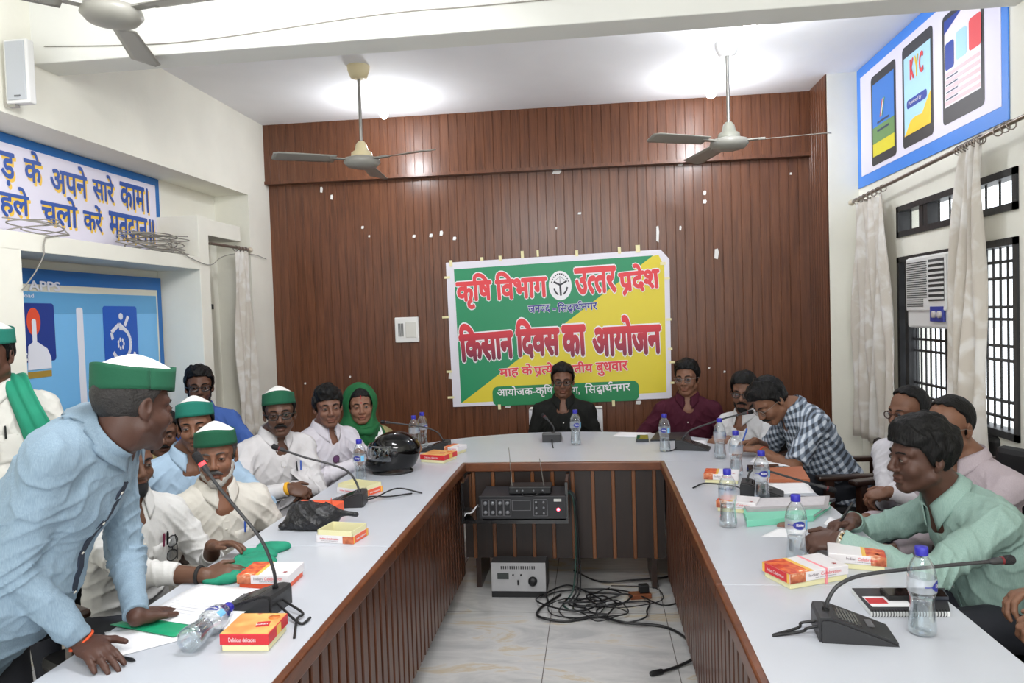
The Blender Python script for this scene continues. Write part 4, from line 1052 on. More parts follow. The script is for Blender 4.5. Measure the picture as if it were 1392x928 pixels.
    # ---- hair
    if hair:
        zs, ys = HAIRLINE[hair]; g = Field(C - .17 * sc, C + .17 * sc, max(h * .9, .0036)); o = .009 * hair_vol
        g.ell(H(0, -.016, .034), R, np.array((.075 + o, .095 + o, .088 + o * 1.2)) * sc, .01)
        if hair_vol > 1.1: g.ell(H(.012, .022, .095), R, np.array((.058, .062, .022 * hair_vol)) * sc, .03)
        g.noise(hair_amp, 130, seed + 5, (1, 1, .7))
        def cut(X, Y, Z):
            dx, dy, dz = X - C[0], Y - C[1], Z - C[2]; yy = (dx * f_[0] + dy * f_[1] + dz * f_[2]) / sc; zz = (dx * u_[0] + dy * u_[1] + dz * u_[2]) / sc; xx = (dx * r_[0] + dy * r_[1] + dz * r_[2]) / sc
            return -np.maximum((yy - np.interp(zz, zs, ys) + .006 * np.sin(xx * 190 + seed)) * .7, -.082 - zz) * sc
        g.put(cut, C - .2, C + .2, .006, 'sub')
        if cap: g.cap(H(0, -.02, .165), H(0, .02, .165), .088 * sc, None, .006, 'sub')
        if hair == 'bald': g.ell(H(0, .03, .12), R, np.array((.048, .085, .06)) * sc, .008, 'sub')
        V2, Q2 = g.mesh()
        if len(V2): np_object('hair', V2, Q2, hm, P, None, root_at)
    # ---- spectacles
    if glasses:
        gm = mat('spectacle_' + glasses, {'dark': S(26, 24, 24), 'brown': S(70, 40, 30), 'metal': S(140, 134, 128)}[glasses], .3, .6 if glasses == 'metal' else 0); tr = .0016 if glasses == 'metal' else .0027
        mb = MB(); G = lambda x, y, z: HM @ Vector((x, y, z)); lens = MB()
        for s in (1, -1):
            rim = [(s * .0325 + .0235 * cos(a) * (1 + .08 * cos(2 * a)), .0985 - .008 * (abs(.0325 + .0235 * s * cos(a) * s) / .055) ** 2, -.004 + .0170 * (abs(sin(a)) ** .8) * (1 if sin(a) > 0 else -1)) for a in [2 * pi * i / 22 for i in range(23)]]
            mb.tube([G(*p) for p in rim], tr, n=6, caps=False); lens.add([G(*p) for p in rim[:-1]], [tuple(range(22))])
            mb.tube([G(s * .056, .092, .004), G(s * .077, .060, .004), G(s * .082, .01, .003), G(s * .082, -.022, -.010)], tr * .9, n=6)
        mb.tube([G(-.010, .099, .001), G(0, .1005, .004), G(.010, .099, .001)], tr, n=6); go = part('glasses', mb, gm); part('lens', lens, LENS, go)
    # ---- cap: folded cloth boat cap, green band with a white crown
    if cap:
        bandc, tilt = cap; CM = HM @ T(0, -.012, .046) @ Matrix.Rotation(radians(tilt), 4, 'X')
        ring = lambda a, rx, ry, z: CM @ Vector((rx * abs(cos(a)) ** .9 * (1 if cos(a) > 0 else -1), ry * sin(a), z))
        mb = MB(); nseg = 40
        zt = lambda a: .058 + .013 * abs(sin(a)) ** 3
        def band(u, v): a = 2 * pi * u; return ring(a, .0865 - .006 * v, .108 + .004 * v, -.004 + zt(a) * v)
        mb.grid(band, nseg, 5, 0, True, .003)
        cr = MB()
        def crown(u, v):
            a = 2 * pi * u; t = 1 - v; return ring(a, (.078) * t, .1085 * (t * .97 + .0), .050 + .006 * abs(sin(a)) ** 3 * t + .046 * (1 - t ** 1.5))
        cr.grid(crown, nseg, 8, 0, True, 0); co = part('cap', cr, mat('cap_white', S(232, 230, 226), .8, bump=.15, bscale=60)); part('cap_band', mb, bandc, co)
    # ---- shirt
    if shirt is not None or shirt_mat:
        sm = shirt_mat or mat('shirt_%d_%d_%d' % shirt, S(*shirt), .78, bump=.10, bscale=90, var=.03, vscale=20, spec=.2); hs = h * 1.45; ex = .012 * sc
        g = Field(lo - .03, hi + .03, hs)
        g.flatcap(N - up * .105 * sc + fw * .008, ch, B, .150 * sc, .160 * sc * min(fat, 1.25), .66, .04); g.flatcap(ch, PV + up * .01, B, .155 * sc * min(fat, 1.25), .160 * sc * fat, .72, .05)
        if fat > 1.05: g.ell(PV + up * .14 + fw * .06, B, np.array((.15, .12, .15)) * sc * min(fat, 1.25), .06)
        g.cap(N + rt * .03 - up * .010, sh[1] + up * .0, .060 * sc, .056 * sc, .05); g.cap(N - rt * .03 - up * .010, sh[-1] + up * .0, .060 * sc, .056 * sc, .05)
        g.cap(N - up * .0, N - up * .04, .066 * sc, .075 * sc, .03)
        g.ell(N - up * .085 * sc - fw * .030 * sc, B, np.array((.185, .085, .105)) * sc, .06)
        if tail > 0: g.flatcap(PV, PV - up * tail, B, .165 * sc * fat, .175 * sc * fat, .75, .04)
        for s_, a, b, c, hd, hn, cu, th in A:
            ef = {'long': .96, 'roll': .62, 'half': -.25, 'three': .45}[sleeve]
            if ef < 0: g.cap(a, a + (b - a) * .50, .059 * sc, .058 * sc, .04); g.cone(a + (b - a) * .4, a + (b - a) * .86, .057 * sc, .062 * sc, .01)
            else:
                mA = a + (b - a) * .42; g.cap(a, mA, .060 * sc, .056 * sc, .04); g.cap(mA, b, .056 * sc, .052 * sc, .012); en = b + (c - b) * ef; g.cap(b, en - nrm(c - b) * .04, .052 * sc, (.048 - .010 * ef) * sc, .010); g.cone(en - nrm(c - b) * .055, en, (.049 - .013 * ef) * sc, (.0485 - .0135 * ef) * sc, .004)
                g.folds(b, nrm(nrm(b - a) - nrm(b - c)) * .4 + nrm(c - b), .15, .010, 190, seed + 3)
            g.folds(a - up * .05, nrm(rt * s_ + up * .8), .17, .007, 130, seed + 4); g.folds(a + (b - a) * .6, nrm(nrm(b - a) + fw * .5), .13, .006, 150, seed + 14)
        g.folds(PV + up * .12 + fw * .08, up + rt * .4, .26, .008, 120, seed + 9); g.folds(N - up * .16 + rt * .08 + fw * .1, rt + up * .7, .2, .005, 130, seed + 19); g.folds(N - up * .16 - rt * .08 + fw * .1, -rt + up * .7, .2, .005, 130, seed + 29); g.folds(N - up * .2 - fw * .12, rt * .5 + up, .24, .006, 120, seed + 39)
        g.noise(wrinkle * .5, 26, seed, (1, 1, .7)); g.noise(wrinkle * .8, 30, seed + 1, (1, 1, .55), True)
        # neck opening with a short V
        g.cap(N + up * .14 + fw * .0, N + up * .03 + fw * .012, .060 * sc, .059 * sc, .006, 'sub'); g.ell(N + up * .005 * sc + fw * .085 * sc, B, np.array((.012, .045, .046)) * sc, .006, 'sub')
        for s_, a, b, c, hd, hn, cu, th in A:
            pass
        V2, Q2 = g.mesh(); so = np_object('shirt', V2, Q2, sm, P, None, root_at)
        bvh = BVHTree.FromPolygons([Vector(v) for v in V2], [tuple(int(i) for i in q_) for q_ in Q2])
        def onshirt(x_, z_, off=.002):
            o_ = N + (rt * x_ + up * z_) * sc + fw * .5; hit = bvh.ray_cast(Vector(o_), Vector(-fw)); return (hit[0] + Vector(fw) * off) if hit[0] else None
        if collar:
            cm = collar_mat or sm; tl = nrm(up * .9 + (C - N) * 0.6 * (1 / max(np.linalg.norm(C - N), .1)) * 0.35); cx_ = np.cross(fw, tl); cy_ = np.cross(tl, cx_)
            mb = MB()
            def colf(u, v):
                a = radians(-164 + 328 * u) - pi / 2; fr_ = abs(2 * u - 1) ** 4
                if v < .5: t = v * 2; r0 = .0670 + .004 * fr_; z0 = .020 + .058 * t - .030 * fr_
                else: t = (v - .5) * 2; r0 = .0690 + .016 * t + .016 * fr_ * t + .004 * fr_; z0 = .078 - .030 * fr_ - (.040 + .036 * fr_) * t
                r0 *= colr
                return Vector(N + (np.array(cx_) * r0 * cos(a) + np.array(cy_) * r0 * sin(a) * 1.02 + tl * (z0 + colz) + fw * .004) * sc)
            mb.grid(colf, 36, 10, 0, True, .003); part('collar', mb, cm)
        # placket with buttons
        pl = [onshirt(0, -.085 - .03 * i) for i in range(11)]; pl = [p for p in pl if p is not None]
        if len(pl) > 4:
            mb = MB(); W = .014 * sc; rv = Vector(rt)
            for p0, p1 in zip(pl, pl[1:]):
                if (p1 - p0).length < .12: mb.add([p0 - rv * W, p0 + rv * W, p1 + rv * W, p1 - rv * W, p0 - rv * W - Vector(fw) * .006, p0 + rv * W - Vector(fw) * .006, p1 + rv * W - Vector(fw) * .006, p1 - rv * W - Vector(fw) * .006], [(3, 2, 1, 0), (4, 0, 1, 5), (2, 3, 7, 6), (3, 0, 4, 7), (1, 2, 6, 5)])
            if mb.v: part('placket', mb, placket_mat or sm, so)
            for p in pl[1::3]: part('button', MB().lathe([(.0048, 0), (.0048, .002), (.003, .0026), (0, .0026)], 0, 10, frame(p, rt, -up if False else up, fw)), mat('button_pearl', S(226, 222, 212), .3), so)
    else: onshirt = None
    # ---- trousers and shoes below the table
    if legs:
        ld = head_frame(byaw if legdir is None else legdir, 0, 0); lf, lr = ld[:, 1], ld[:, 0]
        q1 = PV + lf * .50 - np.array([0, 0, .55]); 
        g = Field(np.min([PV - .30, PV + lf * .5 - .30], 0) * [1, 1, 0] + [0, 0, -.02], np.max([PV + .30, PV + lf * .5 + .30], 0), .011)
        tm = mat('trousers_%d_%d_%d' % trousers, S(*trousers), .8, bump=.1, bscale=80); g.flatcap(PV + rt * .05, PV - rt * .05, B, .145 * sc, .145 * sc, .8, .04); shoes = []
        for s in (1, -1):
            hip = PV + lr * s * .085
            if legs == 'sit': kn = np.array([*(PV + lf * .40 + lr * s * .11)[:2], PV[2] + .02]); an = np.array([*(PV + lf * .36 + lr * s * .11)[:2], .075])
            else: kn = np.array([*(PV + lf * .03 + lr * s * .11)[:2], .48]); an = np.array([*(PV + lf * -.02 + lr * s * .13)[:2], .075])
            g.cap(hip, kn, .085 * sc, .066 * sc, .04); g.cap(kn, an, .064 * sc, .048 * sc, .02); shoes.append(an)
        V2, Q2 = g.mesh(); np_object('trousers', V2, Q2, tm, P, None, root_at)
        for an in shoes:
            g = Field(an - .17 + [0, 0, .085], an + [.17, .17, .06], .008); e0 = an + [0, 0, -.035]; g.ell(e0 + lf * .05, np.stack([lr, lf, [0, 0, 1]], 1), (.046, .13, .038), .01); g.cap(e0, an, .042, .045, .02); V2, Q2 = g.mesh(); np_object('shoe', V2, Q2, mat('shoe_leather', S(34, 28, 26), .4), P, None, root_at)
    return dict(o=P, C=C, R=R, H=H, N=N, PV=PV, B=B, rt=rt, fw=fw, up=up, inv=inv, onshirt=onshirt, A=A, part=part, root=root_at, HM=HM, sc=sc, sh=sh)

# ------------------------------------------------------------------ the people round the table
A3 = lambda *a: np.array(a, float)
capG = mat('cap_green_cloth', S(16, 84, 58), .85, bump=.12, bscale=90)
capT = mat('cap_teal_cloth', S(20, 112, 96), .85, bump=.12, bscale=90)
scarfT = mat('scarf_teal', S(26, 134, 104), .8, bump=.2, bscale=40, var=.08, vscale=12)

# cotton chambray with a fine weave
def weave(name, c1, c2, sc_=420):
    m = mat(name, c1, .8, bump=.12, bscale=60); n = m.node_tree.nodes; l = m.node_tree.links
    tc = n.new('ShaderNodeTexCoord'); t = n.new('ShaderNodeTexNoise'); t.inputs['Scale'].default_value = sc_; mp = n.new('ShaderNodeMapping'); mp.inputs['Scale'].default_value = (1, 1, .12)
    l.new(tc.outputs['Object'], mp.inputs[0]); l.new(mp.outputs[0], t.inputs['Vector']); mx = n.new('ShaderNodeMix'); mx.data_type = 'RGBA'; mx.inputs[6].default_value = c1; mx.inputs[7].default_value = c2
    l.new(t.outputs['Fac'], mx.inputs[0]); l.new(mx.outputs[2], n['Principled BSDF'].inputs['Base Color']); return m
chambray = weave('chambray_blue', S(110, 134, 154), S(152, 173, 189))
mint = weave('mint_linen', S(124, 156, 146), S(164, 190, 181))
pinkw = weave('pale_pink_weave', S(176, 160, 168), S(204, 192, 198))
def plaid(name, Rm, per=.038):
    """woven check of white, slate and black, laid along the wearer's trunk"""
    m = mat(name, S(200, 208, 220), .8); n = m.node_tree.nodes; l = m.node_tree.links; tc = n.new('ShaderNodeTexCoord')
    mp = n.new('ShaderNodeMapping'); mp.inputs['Rotation'].default_value = Matrix(Rm.T.tolist()).to_euler(); l.new(tc.outputs['Object'], mp.inputs[0])
    sx = n.new('ShaderNodeSeparateXYZ'); l.new(mp.outputs[0], sx.inputs[0])
    def band(sock, ph=0):
        a = n.new('ShaderNodeMath'); a.operation = 'MULTIPLY_ADD'; a.inputs[1].default_value = 2 * pi / per; a.inputs[2].default_value = ph; l.new(sock, a.inputs[0])
        b = n.new('ShaderNodeMath'); b.operation = 'SINE'; l.new(a.outputs[0], b.inputs[0])
        r = n.new('ShaderNodeMapRange'); r.inputs[1].default_value = -.35; r.inputs[2].default_value = .35; l.new(b.outputs[0], r.inputs[0]); return r.outputs[0]
    ad = n.new('ShaderNodeMath'); ad.operation = 'ADD'; l.new(sx.outputs['X'], ad.inputs[0]); l.new(sx.outputs['Y'], ad.inputs[1])
    u = band(ad.outputs[0]); v = band(sx.outputs['Z'], 1.0); s_ = n.new('ShaderNodeMath'); s_.operation = 'ADD'; l.new(u, s_.inputs[0]); l.new(v, s_.inputs[1])
    h2 = n.new('ShaderNodeMath'); h2.operation = 'MULTIPLY'; h2.inputs[1].default_value = .5; l.new(s_.outputs[0], h2.inputs[0])
    r = n.new('ShaderNodeValToRGB'); e = r.color_ramp.elements; e[0].position = 0; e[0].color = S(54, 60, 70); e[1].position = 1; e[1].color = S(196, 204, 214); k = e.new(.5); k.color = S(122, 134, 150); r.color_ramp.interpolation = 'LINEAR'
    l.new(h2.outputs[0], r.inputs[0]); l.new(r.outputs[0], n['Principled BSDF'].inputs['Base Color']); return m


def toward(a, b): return nrm(np.array(b, float) - np.array(a, float))
PEOPLE = {}
# --- left row, nearest first
# man in light blue leaning over the table
wR = onZ(112, 872, .795); wL = onZ(186, 838, .79)
c = onY(184, 552, 1.90)
PEOPLE['lean'] = person('man in light blue shirt and green cap leaning on the table with both hands', c, 152, 12, -4, neck=onY(147, 586, 1.92), pelvis=A3(-1.66, 1.74, .84), byaw=94,
    arms=[(1, wR, (-1, -.5, .25), toward(wR, onZ(178, 915, .77)), (.1, -.2, 1), .28, .2), (-1, wL, (-.6, .8, -.2), toward(wL, onZ(240, 818, .76)), (0, 0, 1), .22, .2)],
    skin=(88, 58, 47), h=.0036, hair='short', hair_mat=mat('greying_hair', S(34, 31, 30), .6, bump=.5, bscale=160, var=.3, vscale=60), hair_amp=.0015, placket_mat=mat('piping_navy', S(34, 44, 62), .7), drop=.10, collar=False, shirt_mat=chambray, cap=(capG, 4), fat=1.15, sc=1.0, seed=3, legs='stand', trousers=(44, 46, 52), wrinkle=.0055, shoulders=.185, tail=.12, stubble=.35)
L_ = PEOPLE['lean']; bvs = [BVHTree.FromPolygons([v.co + Vector(L_['root']) for v in m_.vertices], [tuple(p.vertices) for p in m_.polygons]) for m_ in [L_['o'].data] + [c_.data for c_ in L_['o'].children if c_.name.split('.')[0] == 'shirt']]
ax_ = Vector(nrm(nrm(L_['C'] - L_['N']) * .5 + L_['up'] * .7)); cf_ = (Vector(L_['fw']) - ax_ * Vector(L_['fw']).dot(ax_)).normalized(); cr_ = cf_.cross(ax_)
def col_(u, v):
    a = radians(24 + 312 * u); d_ = cf_ * cos(a) + cr_ * sin(a); fr_ = abs(2 * u - 1) ** 4
    h_ = .012 + .046 * v - .040 * fr_; o_ = Vector(L_['N']) + ax_ * h_
    hs_ = [b_.ray_cast(o_ + d_ * .16, -d_)[0] for b_ in bvs]; r_ = max([(q_ - o_).length for q_ in hs_ if q_ is not None] + [.06])
    return o_ + d_ * (min(r_, .15) + .006 + .010 * (1 - v))
MBc = MB(); MBc.grid(col_, 40, 6, 0, True, .003); L_['part']('collar', MBc, chambray)
# standing man cut off by the frame
c = onY(-16, 482, 2.75)
PEOPLE['edge'] = person('man in white shirt with teal scarf and cap cut off at the left edge', c, 14, 4, 0, byaw=28, arms=[(1, c + A3(-.30, -.06, -.70), (-.6, .5, 0), (0, -.2, -1), (-1, 0, 0), .4), (-1, c + A3(.24, .02, -.70), (.6, .6, 0), (0, -.2, -1), (1, 0, 0), .4)],
    pelvis=c + A3(-.02, .06, -.72), skin=(96, 64, 50), hair='short', cap=(capT, 3), shirt=(203, 201, 194), fat=1.08, sc=1.02, seed=5, legs='stand', tail=.12)
# man hidden behind the leaning man, hands over the papers
c = onY(176, 628, 2.50); w1 = onZ(270, 742, .90); w2 = onZ(262, 775, .83)
w1 = onY(288, 742, 2.55); w2 = onY(278, 782, 2.30)
PEOPLE['mask'] = person('man in white shirt with pens and spectacles in his pocket, hands raised over papers', c, 60, 5, 0, byaw=62, arms=[(-1, w1, (-.2, .6, -.6), (1, .05, .12), (-.1, .3, .9), .5, .7), (1, w2, (-.3, -.5, -.8), (1, .15, .12), (0, -.5, .9), .5, .6)],
    skin=(110, 76, 58), hair='full', shirt=(208, 207, 205), sleeve='roll', sc=.96, seed=8)
# bearded man in kurta and cap
c = onY(294, 618, 2.95)
PEOPLE['kurta'] = person('white bearded man in cream kurta and dark green cap behind the microphone', c, 20, 3, 2, byaw=48, arms=[(-1, c + A3(.27, .02, -.36), (.3, .4, -.8), (.6, -.6, -.3), (0, .2, 1), .5), (1, c + A3(.14, -.26, -.38), (-.6, -.3, -.6), (.8, .3, -.3), (0, 0, 1), .5)],
    skin=(136, 92, 70), hair='short', hair_mat=HAIRG, cap=(capG, 6), moustache=True, beard=(BEARDW, 1.15), shirt=(205, 201, 192), sc=1.0, seed=12, fat=1.0)
# man in pale blue shirt, teal cap
c = onY(266, 578, 3.38); w = onY(327, 690, 3.22)
PEOPLE['pale'] = person('man in pale blue shirt and teal banded cap, face half hidden, arm hanging forward', c, 22, 2, 3, neck=onY(256, 624, 3.42), byaw=40, arms=[(-1, w, (.5, .5, -.5), (.5, -.35, -.7), (.7, .2, .6), .45), (1, c + A3(-.15, -.12, -.42), (-.8, .1, -.4), (.6, -.6, -.3), (0, 0, 1), .5)],
    skin=(132, 90, 68), hair='short', cap=(capT, 8), shirt=(166, 190, 212), sc=1.02, seed=15, moustache=False, stubble=.3)
# woman or man in olive print behind (only a part shows)
c = onY(222, 588, 3.70)
PEOPLE['olive'] = person('moustached man in olive printed shirt with striped scarf, mostly hidden behind others', c, 30, 6, 0, byaw=35, arms=[(1, c + A3(-.1, -.25, -.50), (-.8, .1, -.4), (.6, -.6, -.3), (0, 0, 1), .5), (-1, c + A3(.2, -.16, -.50), (.8, .1, -.4), (.2, -.8, -.3), (0, 0, 1), .5)],
    skin=(112, 76, 58), hair='full', moustache=True, shirt_mat=mat('olive_print', S(150, 138, 92), .8, var=.4, vscale=70), sc=.98, seed=18)
# bearded man with glasses by the curtain
c = onY(271, 525, 4.45)
PEOPLE['blue'] = person('bearded man in bright blue shirt and glasses before the left curtain', c, 30, 2, 0, byaw=30, arms=[(1, c + A3(-.12, -.25, -.50), (-.8, .1, -.4), (.6, -.6, -.3), (0, 0, 1), .5), (-1, c + A3(.22, -.2, -.50), (.8, .1, -.4), (-.2, -.8, -.3), (0, 0, 1), .5)],
    skin=(112, 76, 58), hair='full', hair_vol=1.5, hair_amp=.006, glasses='dark', beard=(HAIRM, .9), shirt=(70, 100, 168), sc=1.02, seed=21)
# moustached man in white
c = onY(380, 561, 3.78); w1 = onY(392, 664, 3.52); w2 = onY(398, 662, 3.62)
PEOPLE['moustache'] = person('man in white shirt, green cap, glasses and black moustache with hands clasped', c, 24, 2, 2, neck=onY(373, 598, 3.84), byaw=48, arms=[(1, w1, (-.5, -.6, -.7), (.9, .25, -.25), (.1, -.6, .8), .9), (-1, w2, (.3, .6, -.7), (.8, -.5, -.2), (.2, .6, .8), .9)],
    skin=(104, 72, 56), hair='short', cap=(capG, 9), glasses='dark', moustache=True, shirt=(210, 207, 208), sc=1.02, seed=24, stubble=.2)
# young man in white
c = onY(446, 552, 4.22); w1 = onY(482, 615, 4.2)
PEOPLE['young'] = person('young man in white shirt with round sunglasses hung on it, bareheaded', c, 30, 4, 2, neck=onY(441, 588, 4.27), byaw=52, arms=[(1, A3(-1.33, 4.02, .80), (-.5, -.6, -.7), (.9, .3, -.1), (0, -.2, 1), .5), (-1, w1 + A3(.02, 0, 0), (.3, .6, -.7), (.9, -.2, -.1), (.2, .4, .9), .6)],
    skin=(132, 92, 74), hair='boy', hair_vol=1.35, hair_amp=.005, shirt=(212, 208, 216), sc=1.0, seed=27, fat=1.05)
# woman in green
c = onY(490, 551, 4.62)
PEOPLE['woman'] = person('woman with a green scarf wound over her head and shoulders', c, 22, 2, 2, byaw=40, arms=[(1, A3(-1.36, 4.42, .80), (-.6, -.5, -.6), (.9, .2, -.1), (0, -.2, 1), .5), (-1, A3(-1.18, 4.66, .80), (.4, .6, -.6), (.4, -.8, -.1), (0, .2, 1), .5)],
    skin=(150, 106, 84), hair='full', hair_amp=.001, shirt_mat=mat('olive_kurti', S(150, 142, 96), .8, var=.25, vscale=40), sleeve='half', sc=.97, fat=1.14, seed=30, collar=False, brows=True, lips=(.92, .55, .55))
# --- head table
c = onY(765, 517, 5.60)
PEOPLE['chair'] = person('man in near black shirt and glasses seated at the middle under the banner', c, 0, 4, 0, byaw=0, arms=[(1, c + A3(-.20, -.24, -.47), (-.35, .4, -.8), (.4, -.8, -.3), (0, 0, 1), .5), (-1, c + A3(.20, -.24, -.47), (.35, .4, -.8), (-.4, -.8, -.3), (0, 0, 1), .5)],
    skin=(126, 86, 66), hair='short', hair_vol=1.35, hair_amp=.003, glasses='dark', shirt=(26, 27, 25), sc=1.03, seed=33, stubble=.3)
c = onY(934, 513, 5.45)
PEOPLE['maroon'] = person('man in maroon shirt and glasses right of the banner', c, -24, 4, 2, byaw=-8, arms=[(1, c + A3(-.26, -.16, -.40), (-.5, .4, -.6), (.7, -.6, -.3), (0, 0, 1), .5), (-1, c + A3(.20, -.22, -.47), (.35, .4, -.8), (-.4, -.8, -.3), (0, 0, 1), .5)],
    skin=(140, 98, 76), hair='full', hair_vol=1.2, glasses='metal', shirt=(70, 24, 40), sleeve='half', sc=1.04, seed=36)
c = onY(1012, 532, 4.98); w1 = onY(990, 597, 4.83); w2 = onY(988, 600, 4.76)
PEOPLE['clasp'] = person('bearded man in white shirt and dark glasses with clasped hands on the table', c, -24, 8, -2, byaw=-48, arms=[(1, w1, (-.2, -.3, -.8), (-.8, -.5, .05), (.3, -.3, .9), .9), (-1, w2, (.6, -.6, -.5), (-.9, .1, .05), (.1, -.5, .9), .9)],
    skin=(134, 94, 74), hair='full', hair_vol=1.35, glasses='dark', beard=(HAIRM, .85), moustache=True, shirt=(210, 209, 210), sc=1.02, seed=39)
c = onY(1046, 545, 4.38); N_ = onY(1084, 562, 4.40); P_ = A3(1.37, 4.42, .58)
wH = onZ(1040, 606, .80); wE = onZ(1050, 622, .79)
up_ = nrm(N_ - P_); Bp = np.stack([nrm(np.cross(A3(-1, -.1, 0), up_)), A3(0, 0, 0), up_], 1); Bp[:, 1] = np.cross(up_, Bp[:, 0])
PEOPLE['plaid'] = person('man in grey and white checked shirt bent over the table writing with a blue pen', c, -66, 40, 6, neck=N_, pelvis=P_, byaw=-84, arms=[(-1, A3(.905, 4.30, .795), (.3, -.9, -.4), (-.9, .35, .0), (.2, -.2, .95), .5), (1, A3(.93, 4.52, .80), (.2, .8, -.5), (-.9, -.25, -.05), (.2, .4, .9), .85, .9)],
    skin=(140, 98, 74), hair='full', hair_vol=1.5, hair_amp=.006, glasses='metal', moustache=True, shirt_mat=plaid('checked_shirting', Bp), sleeve='half', sc=1.05, fat=1.08, seed=42, tail=.06)
# --- right row
c = onY(1234, 560, 3.85); w1 = onY(1206, 672, 3.62); w2 = onY(1208, 668, 3.54)
PEOPLE['grey'] = person('man in pale grey shirt and dark glasses beside the far curtain', c, -66, 4, 0, byaw=-62, arms=[(-1, w2, (.5, -.5, -.6), (-.9, .25, -.25), (.1, -.4, .9), 1.0), (1, w1, (.2, .5, -.7), (-.9, -.2, -.2), (.1, .4, .9), 1.0)],
    skin=(134, 94, 74), hair='thin', hair_amp=.002, glasses='brown', shirt=(212, 210, 216), sc=1.0, seed=45)
c = onY(1290, 580, 3.32)
PEOPLE['pink'] = person('balding man in pale pink shirt and thin spectacles behind the man in mint', c, -62, 6, 0, byaw=-66, neck=onY(1318, 634, 3.32), arms=[(-1, A3(1.15, 3.05, .62), (.5, -.5, -.6), (-.9, .25, -.25), (.1, -.4, .9), .8), (1, A3(1.2, 3.5, .62), (.2, .5, -.7), (-.9, -.2, -.2), (.1, .4, .9), .8)],
    skin=(142, 100, 78), hair='thin', hair_amp=.001, hair_vol=.8, glasses='metal', shirt_mat=pinkw, sc=1.04, fat=1.05, seed=48)
c = onY(1252, 618, 2.72); wr = onY(1140, 722, 2.62); wl = onY(1150, 698, 2.92)
wr = onZ(1142, 733, .80); wl = onZ(1160, 706, .805)
PEOPLE['mint'] = person('man in mint green shirt with a steel watch writing at the right of the table', c, -84, 5, -2, neck=onY(1296, 684, 2.74), pelvis=A3(1.50, 2.72, .50), byaw=-78, arms=[(-1, wr, (.5, -.7, -.5), (-.95, .15, -.12), (.05, -.5, .85), .85, .7), (1, wl, (.1, .8, -.5), (-.9, -.3, -.15), (.1, .3, .9), .95, .9)],
    skin=(92, 62, 50), h=.0036, hair='boy', hair_vol=1.45, hair_amp=.006, shirt_mat=mint, sc=1.08, fat=1.1, seed=51, moustache=False, wrinkle=.006, stubble=.15)
# person just outside the right edge, only the hands reach in
PEOPLE['hands'] = person('person cut off by the right edge with only both hands reaching into view', A3(1.62, 2.12, 1.08), -70, 4, 0, byaw=-72, arms=[(-1, onY(1412, 852, 1.98), (.4, -.7, -.5), (-.95, .15, -.05), (.05, -.4, .9), 1.0, .8), (1, onY(1418, 803, 2.20), (.1, .8, -.5), (-.95, -.1, -.1), (.1, .3, .9), .8, .8)],
    skin=(140, 100, 78), hair='full', shirt=(60, 60, 66), sc=1.0, seed=54)

# --- scarves, pockets, pens and other things worn
def drape(P, name, pts, widths, m, thick=.004, parent=None, nrmls=None, fold=.006, seed=0):
    """cloth strip along pts; widths across; lies with its face along nrmls"""
    sp = spline(pts, 6); n = len(sp); wd = np.interp(np.linspace(0, 1, n), np.linspace(0, 1, len(widths)), widths)
    nr = [Vector(a) for a in nrmls]; out = []
    def f(u, v):
        i = min(int(u * (n - 1) + .5), n - 1); t = (sp[min(i + 1, n - 1)] - sp[max(i - 1, 0)]).normalized(); k = u * (len(nr) - 1); a = min(int(k), len(nr) - 2); nn = nr[a].lerp(nr[a + 1], k - a).normalized()
        s_ = t.cross(nn).normalized(); return sp[i] + s_ * ((v - .5) * wd[i]) + nn * (fold * sin(v * 15 + seed + u * 3) - abs(v - .5) ** 2 * wd[i] * .35)
    mb = MB(); mb.grid(f, n - 1, 14, 0, True, thick); return P['part'](name, mb, m, parent)
E_ = PEOPLE['edge']
def along(P, pts): return [Vector(P['N'] + P['rt'] * a + P['fw'] * b + P['up'] * c_) for a, b, c_ in pts]
drape(E_, 'scarf', along(E_, [(.02, -.09, .055), (-.05, -.055, .080), (-.085, .02, .075), (-.115, .085, .022), (-.145, .118, -.055), (-.168, .122, -.13), (-.178, .115, -.20)]), [.10, .10, .09, .09, .10, .11, .11], scarfT, nrmls=[E_['up'] - E_['fw'], E_['up'], E_['up'] + E_['fw'] * .5, E_['fw'] + E_['up'] * .3, E_['fw'], E_['fw'], E_['fw']])
drape(E_, 'scarf', along(E_, [(.02, -.09, .055), (.06, -.05, .080), (.10, .03, .065), (.125, .10, -.02), (.135, .145, -.15), (.13, .160, -.34), (.12, .165, -.50)]), [.10, .11, .10, .10, .11, .13, .14], scarfT, nrmls=[E_['up'] - E_['fw'], E_['up'], E_['up'] + E_['fw'] * .5, E_['fw'] + E_['up'] * .3, E_['fw'], E_['fw'], E_['fw']], seed=2)
O_ = PEOPLE['olive']
for s in (1, -1):
    drape(O_, 'scarf', along(O_, [(0, -.085, .05), (s * .06, -.04, .07), (s * .085, .04, .045), (s * .075, .13, -.06), (s * .07, .165, -.2), (s * .07, .165, -.36)]), [.08, .08, .08, .08, .09, .1], mat('scarf_stripe', S(226, 216, 200), .8, var=.2, vscale=14, stretch=(30, 1, 1)), nrmls=[O_['up'] - O_['fw'], O_['up'], O_['up'] + O_['fw'] * .5, O_['fw'] + O_['up'] * .3, O_['fw'], O_['fw']], seed=s)

